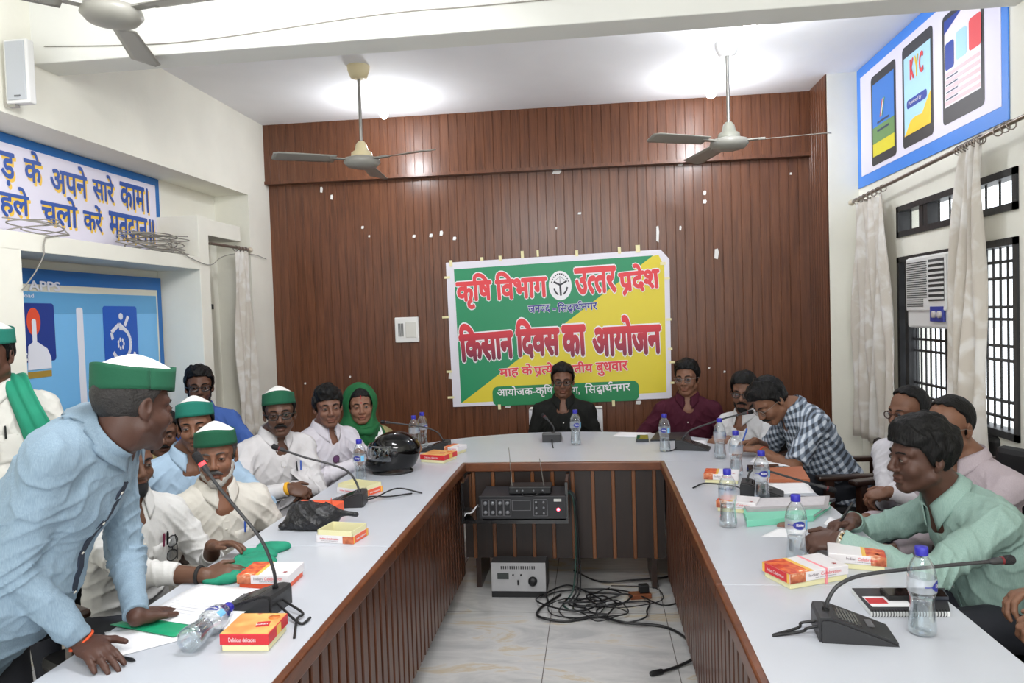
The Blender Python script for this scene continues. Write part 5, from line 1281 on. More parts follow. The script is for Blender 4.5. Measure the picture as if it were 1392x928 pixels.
def pocket(P, x=-.085, z=-.135, w=.05, hgt=.055):
    f = P['onshirt']; mb = MB()
    def g(u, v):
        p = f(x + (u - .5) * 2 * w, z - v * 2 * hgt, .003); return p if p is not None else Vector(P['N'])
    mb.grid(g, 6, 6, 0, True, .002); P['part']('pocket', mb, P['o'].children[[c_.name.split('.')[0] for c_ in P['o'].children].index('shirt')].data.materials[0])
def pen(P, x, z, m, l=.045, name='pen'):
    a = P['onshirt'](x, z, .006); b = P['onshirt'](x, z + .04, .008)
    if a is None or b is None: return
    d = (b - a).normalized(); mb = MB(); mb.tube([a - d * .005, b, b + d * .006], [.0038, .0042, .0030], n=8); mb.tube([b + d * .004, b + Vector(P['fw']) * .006, a + Vector(P['fw']) * .005], .0014, n=5); tag(P['part'](name, mb, m))
inkB = mat('pen_blue', S(40, 90, 190), .3); inkK = mat('pen_black', S(24, 24, 26), .3); inkR = mat('pen_maroon', S(120, 40, 70), .3)
for kname, pens in (('mask', ((-.105, inkK), (-.085, inkR))), ('kurta', ((-.085, inkB),)), ('moustache', ((-.075, inkK), (-.10, inkB))), ('edge', ((-.06, inkK),)), ('pale', ((-.09, inkB),))):
    pocket(PEOPLE[kname])
    for x, m_ in pens: pen(PEOPLE[kname], x, -.145, m_)
# spectacles hooked on pockets and plackets
def hung(P, x, z, m, lensm, r=.021):
    c0 = P['onshirt'](x, z, .010)
    if c0 is None: return
    M = frame(c0, P['rt'], P['up'], P['fw']); mb = MB(); ln = MB()
    for s in (1, -1):
        rim = [(.004 * s * 0 + r * cos(a), s * .027 + r * 1.05 * sin(a), .002) for a in [2 * pi * i / 16 for i in range(17)]]
        mb.tube([M @ Vector(p) for p in rim], .0022, n=6, caps=False); ln.add([M @ Vector(p) for p in rim[:-1]], [tuple(range(16))])
    mb.tube([M @ Vector(p) for p in ((0, .006, .004), (0, -.006, .004))], .002, n=6); mb.tube([M @ Vector(p) for p in ((-.012, .05, .0), (-.024, .0, -.004), (-.026, -.05, -.004))], .002, n=6)
    o = P['part']('hung_glasses', mb, m); P['part']('lens', ln, lensm, o)
hung(PEOPLE['mask'], -.13, -.175, mat('spectacle_dark', S(26, 24, 24), .3), LENS)
hung(PEOPLE['young'], .0, -.155, mat('shades_plum', S(96, 62, 92), .3), mat('shade_lens_plum', S(120, 84, 124), .1))
# black face mask on the chin of the hidden man
Mk = PEOPLE['mask']; mb = MB()
mb.grid(lambda u, v: Mk['HM'] @ Vector(((u - .5) * .12, .088 - .17 * (u - .5) ** 2 * 2 + .012 * sin(pi * v), -.055 - .062 * v)), 12, 6, 0, True, .002)
for s in (1, -1): mb.tube(spline([Mk['HM'] @ Vector(p) for p in ((s * .058, .062, -.06), (s * .074, .02, -.045), (s * .085, -.02, -.02))], 4), .0016, n=5)
Mk['part']('face_mask', mb, mat('mask_black', S(26, 26, 30), .8))
# woman: scarf over the head, wound at the neck, white sash
W_ = PEOPLE['woman']; green = mat('scarf_green', S(12, 92, 46), .75, bump=.25, bscale=45, var=.12, vscale=16)
g = Field(W_['C'] - A3(.30, .30, .52), W_['C'] + A3(.30, .30, .17), .0052); Rw = W_['R']; H = W_['H']
g.ell(H(0, -.036, .030), Rw, (.108, .108, .114), .02); g.cap(H(0, -.05, -.02), W_['N'] + W_['up'] * .02 - W_['fw'] * .02, .092, .115, .05)
for s in (1, -1): g.cap(W_['N'] + W_['rt'] * s * .04 - W_['up'] * .0, W_['N'] + W_['rt'] * s * (.17 if s > 0 else .13) - W_['up'] * .07, .085, .075, .05)
g.cap(W_['N'] + W_['fw'] * .03, W_['N'] + W_['rt'] * .07 + W_['fw'] * .065 - W_['up'] * .28, .085, .105, .05); g.cap(W_['N'] + W_['rt'] * .16 - W_['up'] * .07, W_['N'] + W_['rt'] * .19 - W_['up'] * .26, .072, .07, .04)
g.noise(.005, 42, 4, (1, 1, .6)); g.folds(W_['N'] + W_['rt'] * .08 + W_['fw'] * .1 - W_['up'] * .15, W_['rt'] * .8 - W_['up'] * .5, .26, .010, 120, 5)
g.ell(H(0, .085, -.006), Rw, (.080, .125, .112), .015, 'sub'); g.ell(H(0, -.012, .008), Rw, (.080, .098, .100), .006, 'sub'); g.cap(H(0, .0, -.05), W_['N'] + W_['up'] * .03, .058, .060, .008, 'sub')
V2, Q2 = g.mesh(); np_object('head_scarf', V2, Q2, green, W_['o'], None, W_['root'])
nk = [W_['N'] + W_['rt'] * .088 * cos(a) + W_['fw'] * (.105 * sin(a) + .012) + W_['up'] * (.045 - .022 * sin(a)) for a in [2 * pi * i / 26 for i in range(27)]]
mb = MB(); mb.tube([Vector(p) for p in nk], [.026 + .005 * sin(i * 1.9) for i in range(27)], n=10, caps=False); W_['part']('scarf_wrap', mb, green)
drape(W_, 'sash', along(W_, [(-.075, -.02, .045), (-.09, .06, .02), (-.085, .135, -.09), (-.045, .175, -.2), (.0, .18, -.32)]), [.05, .06, .065, .07, .075], mat('sash_white', S(236, 234, 236), .8, bump=.15, bscale=50), nrmls=[W_['up'], W_['up'] + W_['fw'] * .5, W_['fw'], W_['fw'], W_['fw']])
mb = MB(); mb.lathe([(.0055, 0), (.005, .0015), (0, .002)], 0, 10, W_['HM'] @ T(0, .0865, .030) @ Matrix.Rotation(-pi / 2, 4, 'X')); mb.box((-.003, .078, .055), (.003, .084, .078), 0, W_['HM']); W_['part']('bindi', mb, mat('vermilion', S(170, 30, 36), .6))
# wristbands and watch
def band_on(P, i, t, r, w, m, name):
    s_, a, b, c_, hd, hn, cu, th = P['A'][i]; p = b + (c_ - b) * t; d = nrm(c_ - b); x = nrm(np.cross(d, A3(.3, .2, 1))); y = np.cross(d, x)
    MBx = MB(); M = frame(p, x, y, d); MBx.lathe([(r - .001, -w / 2), (r + .0025, -w / 2), (r + .004, 0), (r + .0025, w / 2), (r - .001, w / 2)], 0, 20, M); return P['part'](name, MBx, m), p, d, hn
band_on(PEOPLE['moustache'], 0, .985, .030, .02, mat('thread_yellow', S(226, 168, 40), .8), 'wrist_thread')
band_on(PEOPLE['mask'], 1, .93, .029, .011, mat('thread_black', S(30, 28, 28), .8), 'wrist_thread')
band_on(PEOPLE['lean'], 0, .985, .031, .006, mat('thread_orange', S(220, 84, 40), .8), 'wrist_thread')
band_on(PEOPLE['plaid'], 0, .86, .031, .006, mat('thread_red', S(190, 70, 40), .8), 'wrist_thread')
wt, p, d, hn = band_on(PEOPLE['mint'], 0, .985, .031, .018, mat('watch_steel', S(206, 200, 188), .25, .8), 'watch')
mb = MB(); y = nrm(hn - d * (hn @ d)); y = nrm(y * .6 - np.array(CR[:, 2]) * -.6); M = frame(p + y * .031, np.cross(y, d), d, y); mb.lathe([(.017, 0), (.018, .004), (.015, .007), (0, .007)], 0, 20, M); mb.lathe([(.0125, .0072), (0, .0074)], 1, 16, M)
PEOPLE['mint']['part']('watch_dial', mb, [mat('watch_gold', S(170, 150, 110), .25, .8), mat('watch_face', S(50, 48, 44), .2)], wt)

# --- chairs under the sitters
def make_chair(loc, rz, label, uph=M_black, seat_z=.37, back_z=.84):
    t = empty('armchair', loc, rz, label, 'chair', 'chairs round the table')   # local +Y is the sitter's forward
    MB().box((-.20, -.21, seat_z - .07), (.20, .22, seat_z), r=.03).build('seat', uph, t)
    MB().box((-.20, -.31, seat_z + .02), (.20, -.245, back_z), r=.03).build('backrest', uph, t)
    MB().box((-.235, -.325, .30), (-.20, -.26, back_z - .06), r=.008).box((.20, -.325, .30), (.235, -.26, back_z - .06), r=.008).box((-.235, -.33, back_z - .20), (.235, -.305, back_z - .12), r=.006).build('back_frame', M_dark, t)
    for s in (-1, 1):
        MB().box((s * .245 - .033, -.30, .645), (s * .245 + .033, .24, .675), r=.012).build('armrest', M_dark, t)
        MB().box((s * .245 - .02, .15, .0), (s * .245 + .02, .20, .65), r=.006).build('leg', M_dark, t); MB().box((s * .245 - .02, -.31, .0), (s * .245 + .02, -.26, .65), r=.006).build('leg', M_dark, t)
    return t
whoC = {'mask': 'dark wooden armchair of the man with pens in his pocket', 'kurta': 'dark wooden armchair under the bearded man in the kurta', 'pale': 'dark wooden armchair under the man in pale blue and teal cap',
    'olive': 'back row armchair of the man in olive print', 'blue': 'back row armchair of the bearded man in bright blue', 'moustache': 'dark wooden armchair whose armrest shows below the moustached man', 'young': 'dark wooden armchair whose armrest shows below the young man in white',
    'woman': 'dark wooden armchair of the woman in the green scarf', 'maroon': 'dark armchair of the man in maroon', 'clasp': 'dark armchair of the man with clasped hands', 'plaid': 'dark wooden armchair behind the man in the checked shirt',
    'grey': 'armchair with a dark back behind the man in pale grey', 'pink': 'armchair with black back cushion and wooden side behind the man in pink', 'mint': 'dark wooden armchair of the man in the mint shirt', 'hands': 'dark wooden armchair at the right edge of the picture'}
FACE = {'mask': 62, 'kurta': 52, 'pale': 45, 'olive': 38, 'blue': 34, 'moustache': 52, 'young': 56, 'woman': 44, 'maroon': -8, 'clasp': -48, 'plaid': -86, 'grey': -66, 'pink': -70, 'mint': -82, 'hands': -80}
for kk, lab in whoC.items():
    P = PEOPLE[kk]; a = radians(FACE[kk] + 180); loc = P['PV'] * [1, 1, 0]
    bk = A3(-sin(a), cos(a), 0); loc = loc - bk * .03
    make_chair(loc, a, lab, seat_z=max(.30, P['PV'][2] - .09), back_z=.80 if kk not in ('pink', 'grey') else .93)
P = PEOPLE['chair']; wt_ = mat('white_towel', S(232, 232, 234), .85, bump=.3, bscale=120)
t = make_chair(P['PV'] * [1, 1, 0] + A3(0, .05, 0), pi, 'wide chair at the middle of the head table draped with white towels', seat_z=max(.30, P['PV'][2] - .09), back_z=.80)
for s in (-1, 1):
    o = MB().box((s * .245 - .05, -.345, .45), (s * .245 + .05, -.335, .835), r=.004).box((s * .245 - .05, -.345, .822), (s * .245 + .05, -.20, .835), r=.004).box((s * .245 - .05, -.21, .62), (s * .245 + .05, -.20, .835), r=.004).build('towel', wt_, t)

# ------------------------------------------------------------------ things on the tables
ZT = 0.7502
def tp(px, py): q = onZ(px, py, ZT); return Vector((q[0], q[1], ZT))
# --- water bottles
petM = clear('bottle_plastic', (.97, .985, .99, 1), .06, .04, .45); waterM = clear('bottle_water', (.93, .96, .97, 1), .05, .03, .5)
capB = mat('bottle_cap_blue', S(50, 48, 168), .35); labM = mat('label_film', S(220, 226, 236), .3); dropM = mat('label_drop_blue', S(44, 52, 140), .3); skyM = mat('label_sky', S(120, 190, 232), .3)
n = labM.node_tree.nodes; l = labM.node_tree.links; t_ = n.new('ShaderNodeBsdfTransparent'); x_ = n.new('ShaderNodeMixShader'); x_.inputs[0].default_value = .32
l.new(t_.outputs[0], x_.inputs[1]); l.new(n['Principled BSDF'].outputs[0], x_.inputs[2]); l.new(x_.outputs[0], n['Material Output'].inputs[0])
BP = [(.0, .004), (.012, .003), (.026, 0), (.0325, .004), (.034, .012), (.033, .028), (.0305, .05), (.0282, .078), (.029, .094), (.0325, .104), (.0345, .110), (.0345, .150), (.0335, .158), (.0322, .166), (.028, .180), (.020, .193), (.0142, .201), (.0132, .206), (.0132, .212)]
def make_bottle(label):
    t = empty('water_bottle', (0, 0, 0), 0, label, 'bottle', 'water bottles on the tables')
    MB().lathe(BP, 0, 28).build('body', petM, t)
    MB().lathe([(max(r - .0022, 0), z + .001) for r, z in BP[:8]] + [(.0262, .086), (0, .086)], 0, 24).build('water', waterM, t)
    MB().lathe([(.0152, .203), (.0158, .204), (.0158, .222), (.0145, .225), (0, .2255)], 0, 24).build('cap', capB, t)
    lb = MB(); W = lambda a, z, d=.0003: ((.0348 + d) * sin(a), -(.0348 + d) * cos(a), z)
    lb.grid(lambda u, v: W(2 * pi * u, .112 + .036 * v), 40, 1); lo_ = lb.build('label', labM, t)
    dm = MB()
    def drop(u, v): a = -1.15 + 1.67 * u; hh = .0014 if a < -.62 else .0014 + .0125 * max(0, 1 - ((a - .06) / (.68 if a < .06 else .46)) ** 2) ** .6; return W(a, .130 + (v - .5) * 2 * hh, .0007)
    dm.grid(drop, 40, 2, 0, False)
    dm.build('drop_emblem', dropM, t); sk = MB(); sk.grid(lambda u, v: W(.62 + .5 * u, .114 + .03 * v, .0005), 5, 1); sk.build('sky_patch', skyM, t)
    v, f = _any_text('Kinley', 1, .03); lo, hi = v.min(0), v.max(0); tx = MB()
    tx.add([W(.05 + ((p[0] - lo[0]) / (hi[0] - lo[0]) - .5) * .72, .130 + ((p[1] - lo[1]) / (hi[1] - lo[1]) - .5) * .0115, .0011) for p in v], f); tx.build('lettering', WH, t)
    return t
b0 = make_bottle('water bottle standing alone in front of the man in near black')
def put_bottle(px, py, rz, label, first=[b0]):
    p = tp(px, py)
    if first: o = first.pop(); o.location = p; o.rotation_euler = (0, 0, rz); o['label'] = label; return o
    return dup(b0, p, rz, label)
put_bottle(783, 604, .3, 'water bottle standing right of the middle microphone before the man in near black')
put_bottle(490, 655, -.1, 'water bottle left of the black helmet before the young man')
put_bottle(564, 612, 2.0, 'left water bottle of the pair right of the green scarfed woman')
put_bottle(575, 606, 1.2, 'right hand water bottle of the pair behind the far left microphone')
put_bottle(904, 613, -.2, 'water bottle before the man in maroon')
put_bottle(979, 622, 1.5, 'water bottle in front of the clasped hands of the bearded man')
put_bottle(1001, 645, 2.4, 'water bottle between the two small pale sweet boxes and the writing hand')
put_bottle(990, 715, 2.8, 'water bottle nearest the aisle, standing beside the red ended white sweet box')
put_bottle(1036, 682, .1, 'water bottle before the brown folder, its blue drop turned to the camera')
put_bottle(1083, 763, .1, 'water bottle touching the writing hands of the man in mint')
put_bottle(1254, 860, .95, 'nearest standing water bottle beside the spiral notebook')
lay = make_bottle('crumpled water bottle lying on its side by the red sweet box')
pa, pb_ = tp(256, 890), tp(314, 840); d = (pb_ - pa).normalized(); zup = Vector((0, 0, 1)); sx_ = zup.cross(d)
lay.matrix_world = frame(pa + Vector((0, 0, .036)), -sx_, -zup, d) if True else None
lay.rotation_mode = 'XYZ'

# --- sweet boxes
cream = mat('box_cream', S(232, 226, 180), .6); boxred = mat('box_red', S(206, 44, 52), .4); boxwhite = mat('box_white', S(232, 228, 230), .4); boxor = mat('box_orange', S(236, 96, 58), .45); boxgold = mat('box_gold', S(238, 190, 84), .4); boxpink = mat('box_pink_tape', S(244, 150, 160), .5)
def foodprint(name, a, b, c, sc_=55):
    m = mat(name, a, .35); n = m.node_tree.nodes; l = m.node_tree.links; tc = n.new('ShaderNodeTexCoord'); t = n.new('ShaderNodeTexVoronoi'); t.inputs['Scale'].default_value = sc_
    l.new(tc.outputs['Object'], t.inputs['Vector']); nz = n.new('ShaderNodeTexNoise'); nz.inputs['Scale'].default_value = sc_ * .6; l.new(tc.outputs['Object'], nz.inputs['Vector'])
    r = n.new('ShaderNodeValToRGB'); e = r.color_ramp.elements; e[0].position = .35; e[0].color = a; e[1].position = .62; e[1].color = b; k = e.new(.7); k.color = c; r.color_ramp.interpolation = 'EASE'
    l.new(nz.outputs['Fac'], r.inputs[0]); l.new(r.outputs[0], n['Principled BSDF'].inputs['Base Color']); return m
food = foodprint('sweets_print', S(196, 50, 36), S(232, 120, 60), S(246, 220, 190)); food2 = foodprint('sweets_print_gold', S(226, 150, 84), S(240, 190, 110), S(190, 80, 60), 22); food3 = foodprint('sweets_print_brown', S(150, 70, 44), S(206, 120, 80), S(230, 190, 160))
def sweet_box(c, rz, L, W, H, kind, label):
    """lid over a cream tray. local +X long side, -Y the lettered side"""
    t = empty('sweet_box', c, rz, label, 'box', 'sweet boxes on the tables'); hb = H * .38
    if kind == 'open':
        o = MB(); o.box((-L / 2, -W / 2, 0), (L / 2, -W / 2 + .002, H * .62)).box((-L / 2, W / 2 - .002, 0), (L / 2, W / 2, H * .62)).box((-L / 2, -W / 2, 0), (-L / 2 + .002, W / 2, H * .62)).box((L / 2 - .002, -W / 2, 0), (L / 2, W / 2, H * .62)).box((-L / 2, -W / 2, 0), (L / 2, W / 2, .002)); o.build('lid', boxwhite, t)
        i = .004; q = MB(); q.box((-L / 2 + i, -W / 2 + i, .003), (L / 2 - i, -W / 2 + i + .003, H)).box((-L / 2 + i, W / 2 - i - .003, .003), (L / 2 - i, W / 2 - i, H)).box((-L / 2 + i, -W / 2 + i, .003), (-L / 2 + i + .003, W / 2 - i, H)).box((L / 2 - i - .003, -W / 2 + i, .003), (L / 2 - i, W / 2 - i, H)); q.build('tray', cream, t)
        MB().box((-L / 2 + .008, -W / 2 + .008, .003), (L / 2 - .008, W / 2 - .008, .006)).build('tray_lining', mat('tray_foil', S(160, 160, 158), .3, .3), t)
        e = .0006; MB().box((L / 2, -W / 2, .001), (L / 2 + e, W / 2, H * .6)).build('end_print', boxor, t); MB().box((L / 2 + e, -W / 2 + .004, .001), (L / 2 + 2 * e, -W / 2 + .012, H * .6)).box((L / 2 + e, W / 2 - .014, .001), (L / 2 + 2 * e, W / 2 - .004, H * .6)).build('gold_stripe', boxgold, t)
        MB().box((L * .22, -W / 2 - e, .001), (L / 2, -W / 2, H * .6)).build('sweets_picture', food3, t)
        lettering('lettering', 'Indian Celebration', L * .5, .007, frame((-L * .14, -W / 2, H * .36), (1, 0, 0), (0, 0, 1), (0, -1, 0)), RD, t, .01, .001); lettering('lettering', 'with love & happiness', L * .46, .004, frame((-L * .14, -W / 2, H * .18), (1, 0, 0), (0, 0, 1), (0, -1, 0)), vinyl('print_grey', S(90, 84, 92)), t, 0, .001)
        lettering('lettering', 'Indian Celebration', W * .6, .008, frame((L / 2, 0, H * .3), (0, 1, 0), (0, 0, 1), (1, 0, 0)), WH, t, .01, .0018)
        return t
    MB().box((-L / 2 + .004, -W / 2 + .004, 0), (L / 2 - .004, W / 2 - .004, H - .003), r=.002).build('tray', boxor if kind == 'orange' else cream, t)
    MB().box((-L / 2, -W / 2, hb), (L / 2, W / 2, H), r=.002).build('lid', boxred if kind == 'red' else boxwhite, t); e = .0007
    if kind == 'red':
        MB().box((-L / 2 + .002, -W / 2 + .002, H), (L / 2 - .002, W / 2 - .002, H + e)).build('sweets_picture', food2, t)
        MB().lathe([(.016, 0), (.016, .0006), (0, .0006)], 0, 20, T(L * .30, W * .28, H + e)).build('seal_dot', mat('seal_orange', S(226, 120, 50), .4), t)
        MB().box((-.012, -.016, H + e), (.022, .016, H + 2 * e), 0, RZ(.2) @ T(.02, -.012, 0)).build('red_flash', boxred, t)
        lettering('lettering', 'Indian', .03, .010, T(.025, -.010, H + 2 * e) @ RZ(.2), WH, t, .02, .001)
        lettering('lettering', 'Delicious delicacies', L * .55, .011, frame((-.005, -W / 2, (hb + H) / 2), (1, 0, 0), (0, 0, 1), (0, -1, 0)), WH, t, .0, .001)
        MB().box((L / 2, -W * .1, hb + .002), (L / 2 + e, W * .12, H - .002)).build('gold_stripe', boxgold, t)
        return t
    if kind in ('white', 'orange'):
        MB().box((-L / 2 + .001, -W / 2 + .001, H), (-L * .16, W / 2 - .001, H + e)).build('sweets_picture', food, t); MB().box((-L * .16, -W / 2 + .001, H), (-L * .09, W / 2 - .001, H + e)).build('gold_stripe', boxgold, t)
        MB().box((-L / 2 + .001, -W / 2 - e, hb), (-L * .24, -W / 2, H)).build('sweets_picture', food3, t); MB().box((-L / 2 - e, -W / 2 + .001, hb), (-L / 2, W / 2 - .001, H)).build('end_print', boxred, t)
        MB().box((-L / 2 - 2 * e, -W / 2 + .001, hb), (-L / 2 - e, -W / 2 + .012, H)).box((-L / 2 - 2 * e, W / 2 - .012, hb), (-L / 2 - e, W / 2 - .001, H)).build('gold_stripe', boxgold, t)
        mb = MB()
        for k in range(5): a = k * 1.25; flat(mb, [(L * .36 + .010 * cos(a), -W * .28 + .010 * sin(a)), (L * .36 + .004 * cos(a + .9), -W * .28 + .004 * sin(a + .9)), (L * .36, -W * .28), (L * .36 + .004 * cos(a - .9), -W * .28 + .004 * sin(a - .9))], Matrix.Identity(4), H + e)
        mb.build('leaf_motif', mat('motif_red', S(180, 60, 60), .4), t)
        my = frame((L * .13, -W / 2, hb + (H - hb) * .60), (1, 0, 0), (0, 0, 1), (0, -1, 0)); g = vinyl('print_grey', S(110, 90, 100))
        lettering('lettering', 'Indian', L * .17, .009, my @ T(-L * .23, 0, 0), g, t, .0, .001); lettering('lettering', 'Celebration', L * .34, .010, my @ T(L * .06, .0, 0), RD, t, .0, .001)
        lettering('lettering', 'with love & happiness', L * .36, .004, my @ T(-L * .03, -.010, 0), vinyl('print_grey2', S(80, 74, 82)), t, 0, .001)
        lettering('lettering', 'Indian Celebration', W * .6, .010, frame((-L / 2 - e, 0, (hb + H) / 2), (0, -1, 0), (0, 0, 1), (-1, 0, 0)), WH, t, .0, .001)
    return t
def boxat(pl, pr, side, H, kind, label, depth=None):
    """front bottom corners at pixels pl, pr"""
    a, b = tp(*pl), tp(*pr); d = b - a; L = d.length; rz = atan2(d.y, d.x); W = depth or L * .75; c = (a + b) / 2 + Vector((-sin(rz), cos(rz), 0)) * W / 2
    return sweet_box(c, rz, L, W, H, kind, label)
boxat((299, 886), (366, 886), 0, .047, 'red', 'red sweet box with golden printed lid beside the lying bottle', .135)
boxat((323, 801), (394, 801), 0, .046, 'orange', 'white lidded sweet box on an orange tray by the green cloth', .13)
boxat((430, 737), (480, 740), 0, .048, 'open', 'open empty sweet box beside the black plastic bag', .125)
o = boxat((458, 670), (498, 675), 0, .048, 'open', 'open sweet box half hidden behind the middle left microphone', .12)
boxat((571, 628), (604, 630), 0, .046, 'red', 'red sweet box under the far left microphone', .16)
boxat((604, 617), (623, 618), 0, .046, 'white', 'white sweet box with red ends right of the far left microphone', .12)
boxat((957, 656), (1004, 658), 0, .045, 'white', 'pale sweet box behind the aisle bottle, beside the two middle bottles', .13)
sweet_box(tp(1004, 692) + Vector((0, 0, 0)), -.35, .16, .12, .045, 'white', 'red ended sweet box behind the aisle bottle')
# the two boxes of the near right
a, b, cc = tp(1074, 802), tp(1154, 788), tp(1050, 778)
d = b - a; rz = atan2(d.y, d.x); W = .13; t = sweet_box((a + b) / 2 + Vector((-sin(rz), cos(rz), 0)) * W / 2, rz, d.length, W, .047, 'white', 'white and red sweet box with a pink tape across, nearest of the right pair')
MB().box((.022, -W / 2 - .001, 0), (.029, W / 2 + .001, .0485)).build('pink_tape', boxpink, t)
a, b = tp(1126, 771), tp(1205, 778); d = b - a; rz = atan2(d.y, d.x)
t = sweet_box((a + b) / 2 + Vector((-sin(rz), cos(rz), 0)) * .06, rz, d.length, .12, .047, 'white', 'white and red sweet box at the elbow of the man in mint')
for ch in list(t.children):
    if ch.name.split('.')[0] in ('sweets_picture', 'gold_stripe', 'end_print'): ch.scale.x = -1
    # picture end sits on the right of this one

# --- delegate microphones
micM = mat('mic_grey', S(44, 44, 46), .42, bump=.05, bscale=300); micG = mat('mic_neck', S(50, 50, 52), .4); redM = mat('mic_ring_red', S(110, 26, 32), .35); foamM = mat('mic_foam', S(34, 33, 35), .9, bump=.6, bscale=400)
def mic(c, rz, neck, label, lit=False, L=.185, W=.125, cables=None, hi=.062):
    """wedge base: tall end at local -X, low end +X; neck = world points"""
    t = empty('microphone', c, rz, label, 'microphone', 'gooseneck microphones'); inv = (T(Vector(c)) @ RZ(rz)).inverted()
    prof = [(-L / 2, 0), (L / 2, 0), (L / 2, .008), (L * .30, .022), (-L * .28, hi * .96), (-L * .36, hi), (-L / 2 + .004, hi * .98), (-L / 2, hi * .8)]
    mb = MB(); bm = bmesh.new(); vs = [[bm.verts.new((x, y, z)) for x, z in prof] for y in (-W / 2, W / 2)]; n = len(prof)
    bm.faces.new(vs[0]); bm.faces.new(vs[1][::-1])
    for i in range(n): bm.faces.new((vs[0][i], vs[1][i], vs[1][(i + 1) % n], vs[0][(i + 1) % n]))
    bmesh.ops.recalc_face_normals(bm, faces=bm.faces[:]); bmesh.ops.bevel(bm, geom=[e for e in bm.edges if abs(e.verts[0].co.y - e.verts[1].co.y) < 1e-6 and e.verts[0].co.z + e.verts[1].co.z > .01], offset=.006, segments=2, affect='EDGES'); bm.verts.index_update()
    mb.add([v.co.copy() for v in bm.verts], [[v.index for v in f_.verts] for f_ in bm.faces]); bm.free(); mb.build('base', micM, t)
    sl = -(hi * .96 - .022) / (L * .58); g = MB()
    for k in range(7): x = -L * .22 + k * L * .045; z = hi * .96 + (x + L * .28) * sl; g.box((x - .0022, -W * .33, z - .002), (x + .0022, W * .33, z + .0012))
    g.build('speaker_grille', M_blackg, t)
    MB().box((L * .16, -.02, .030), (L * .25, .02, .0335), 0, Matrix.Identity(4)).build('talk_button', mat('button_grey', S(90, 90, 92), .4), t)
    sp_ = spline(neck, 8); n = len(sp_); k = max(2, int(n * .14)); ln = sum((sp_[i + 1] - sp_[i]).length for i in range(n - 1))
    pts = [p for p in sp_]; acc = 0; cut = n - 1
    for i in range(n - 1, 0, -1):
        acc += (sp_[i] - sp_[i - 1]).length
        if acc > .062: cut = i; break
    MB().tube(pts[:cut + 1], .0050, n=10).build('gooseneck', micG, t, inv)
    MB().tube([neck[0], Vector(neck[0]) + (pts[1] - pts[0]).normalized() * .014], .009, n=12).build('collar_nut', M_black, t, inv)
    d_ = (pts[-1] - pts[cut]).normalized(); p0 = pts[cut]; p1 = pts[-1]; ll = (p1 - p0).length
    h = MB().tube([p0 - d_ * .012, p0, p0 + d_ * ll * .45], [.006, .0092, .0095], n=14).build('mic_sleeve', micG, t, inv)
    MB().tube([p0 + d_ * ll * (.28 if lit else .36), p0 + d_ * ll * .47], .0104, n=14).build('light_ring', emis('mic_ring_lit', S(255, 60, 66), 1.6) if lit else redM, h, inv)
    MB().tube([p0 + d_ * ll * .46, p0 + d_ * ll * .55, p0 + d_ * ll * .9, p1, p1 + d_ * .003], [.0098, .0125, .0128, .0100, .004], n=14).build('foam_tip', foamM, t, inv)
    if cables:
        for cb in cables: MB().tube(spline(cb, 6), .0038, n=8).build('cable', M_black, t, inv)
    return t
V3 = lambda q: Vector((float(q[0]), float(q[1]), float(q[2])))
def micpx(px, py, Yb, rz, necks, label, **kw):
    c = tp(px, py); return mic(c, rz, [V3(onY(x, y, yy)) for x, y, yy in necks], label, **kw)
hole = mat('hole_brass', S(150, 120, 70), .4, .6)
# near right
c = tp(1160, 862)
e1 = [c + Vector((-.09, .01, .03)), c + Vector((-.125, .015, .022)), tp(1085, 860) + Vector((0, 0, .014)), tp(1052, 864) + Vector((0, 0, .003))]
e2 = [c + Vector((-.09, -.02, .03)), c + Vector((-.12, -.015, .02)), tp(1090, 863) + Vector((0, 0, .010)), tp(1050, 865) + Vector((0, 0, .002))]
mic(c, -.10, [c + Vector((-.068, .005, .055)), V3(onY(1127, 812, 1.97)), V3(onY(1143, 793, 1.98)), V3(onY(1180, 780, 2.0)), V3(onY(1270, 770, 2.03)), V3(onY(1378, 760, 2.06))], 'big black microphone nearest the right, long neck pointing right', cables=[e1, e2])
# near left, tall end to the right
c = tp(346, 826)
e1 = [c + Vector((.085, 0, .03)), c + Vector((.12, -.02, .02)), tp(412, 838) + Vector((0, 0, .01)), tp(404, 845) + Vector((0, 0, .008)), tp(400, 868) + Vector((0, 0, .002))]
e2 = [c + Vector((.085, -.03, .03)), c + Vector((.11, -.05, .02)), tp(408, 850) + Vector((0, 0, .006)), tp(422, 842) + Vector((0, 0, .006))]
mic(c, pi - .12, [c + Vector((.068, .0, .055)), V3(onY(372, 775, 2.08)), V3(onY(356, 735, 2.08)), V3(onY(325, 695, 2.08)), V3(onY(296, 660, 2.07)), V3(onY(265, 616, 2.06))], 'lit black microphone nearest the left, slanting up to the kurta man', lit=True, cables=[e1, e2])
# middle left
c = tp(470, 686)
mic(c, pi + .12, [c + Vector((.068, 0, .055)), V3(onY(484, 655, 3.3)), V3(onY(472, 640, 3.3)), V3(onY(450, 631, 3.28)), V3(onY(410, 620, 3.25)), V3(onY(370, 606, 3.2))], 'black microphone on the left table between the plastic bag and helmet', cables=[[c + Vector((.08, 0, .02)), tp(510, 682) + Vector((0, 0, .02)), tp(540, 672) + Vector((0, 0, .03)), tp(574, 671) + Vector((0, 0, .004))], [c + Vector((.08, .03, .02)), tp(505, 678) + Vector((0, 0, .012)), tp(530, 678) + Vector((0, 0, .012)), tp(560, 672) + Vector((0, 0, .006))]])
# far left
c = tp(592, 612)
mic(c, pi + .0, [c + Vector((.06, 0, .055)), V3(onY(601, 596, 4.63)), V3(onY(594, 587, 4.63)), V3(onY(575, 580, 4.62)), V3(onY(545, 576, 4.6)), V3(onY(518, 573, 4.58))], 'small black microphone at the far left corner pointing to the woman')
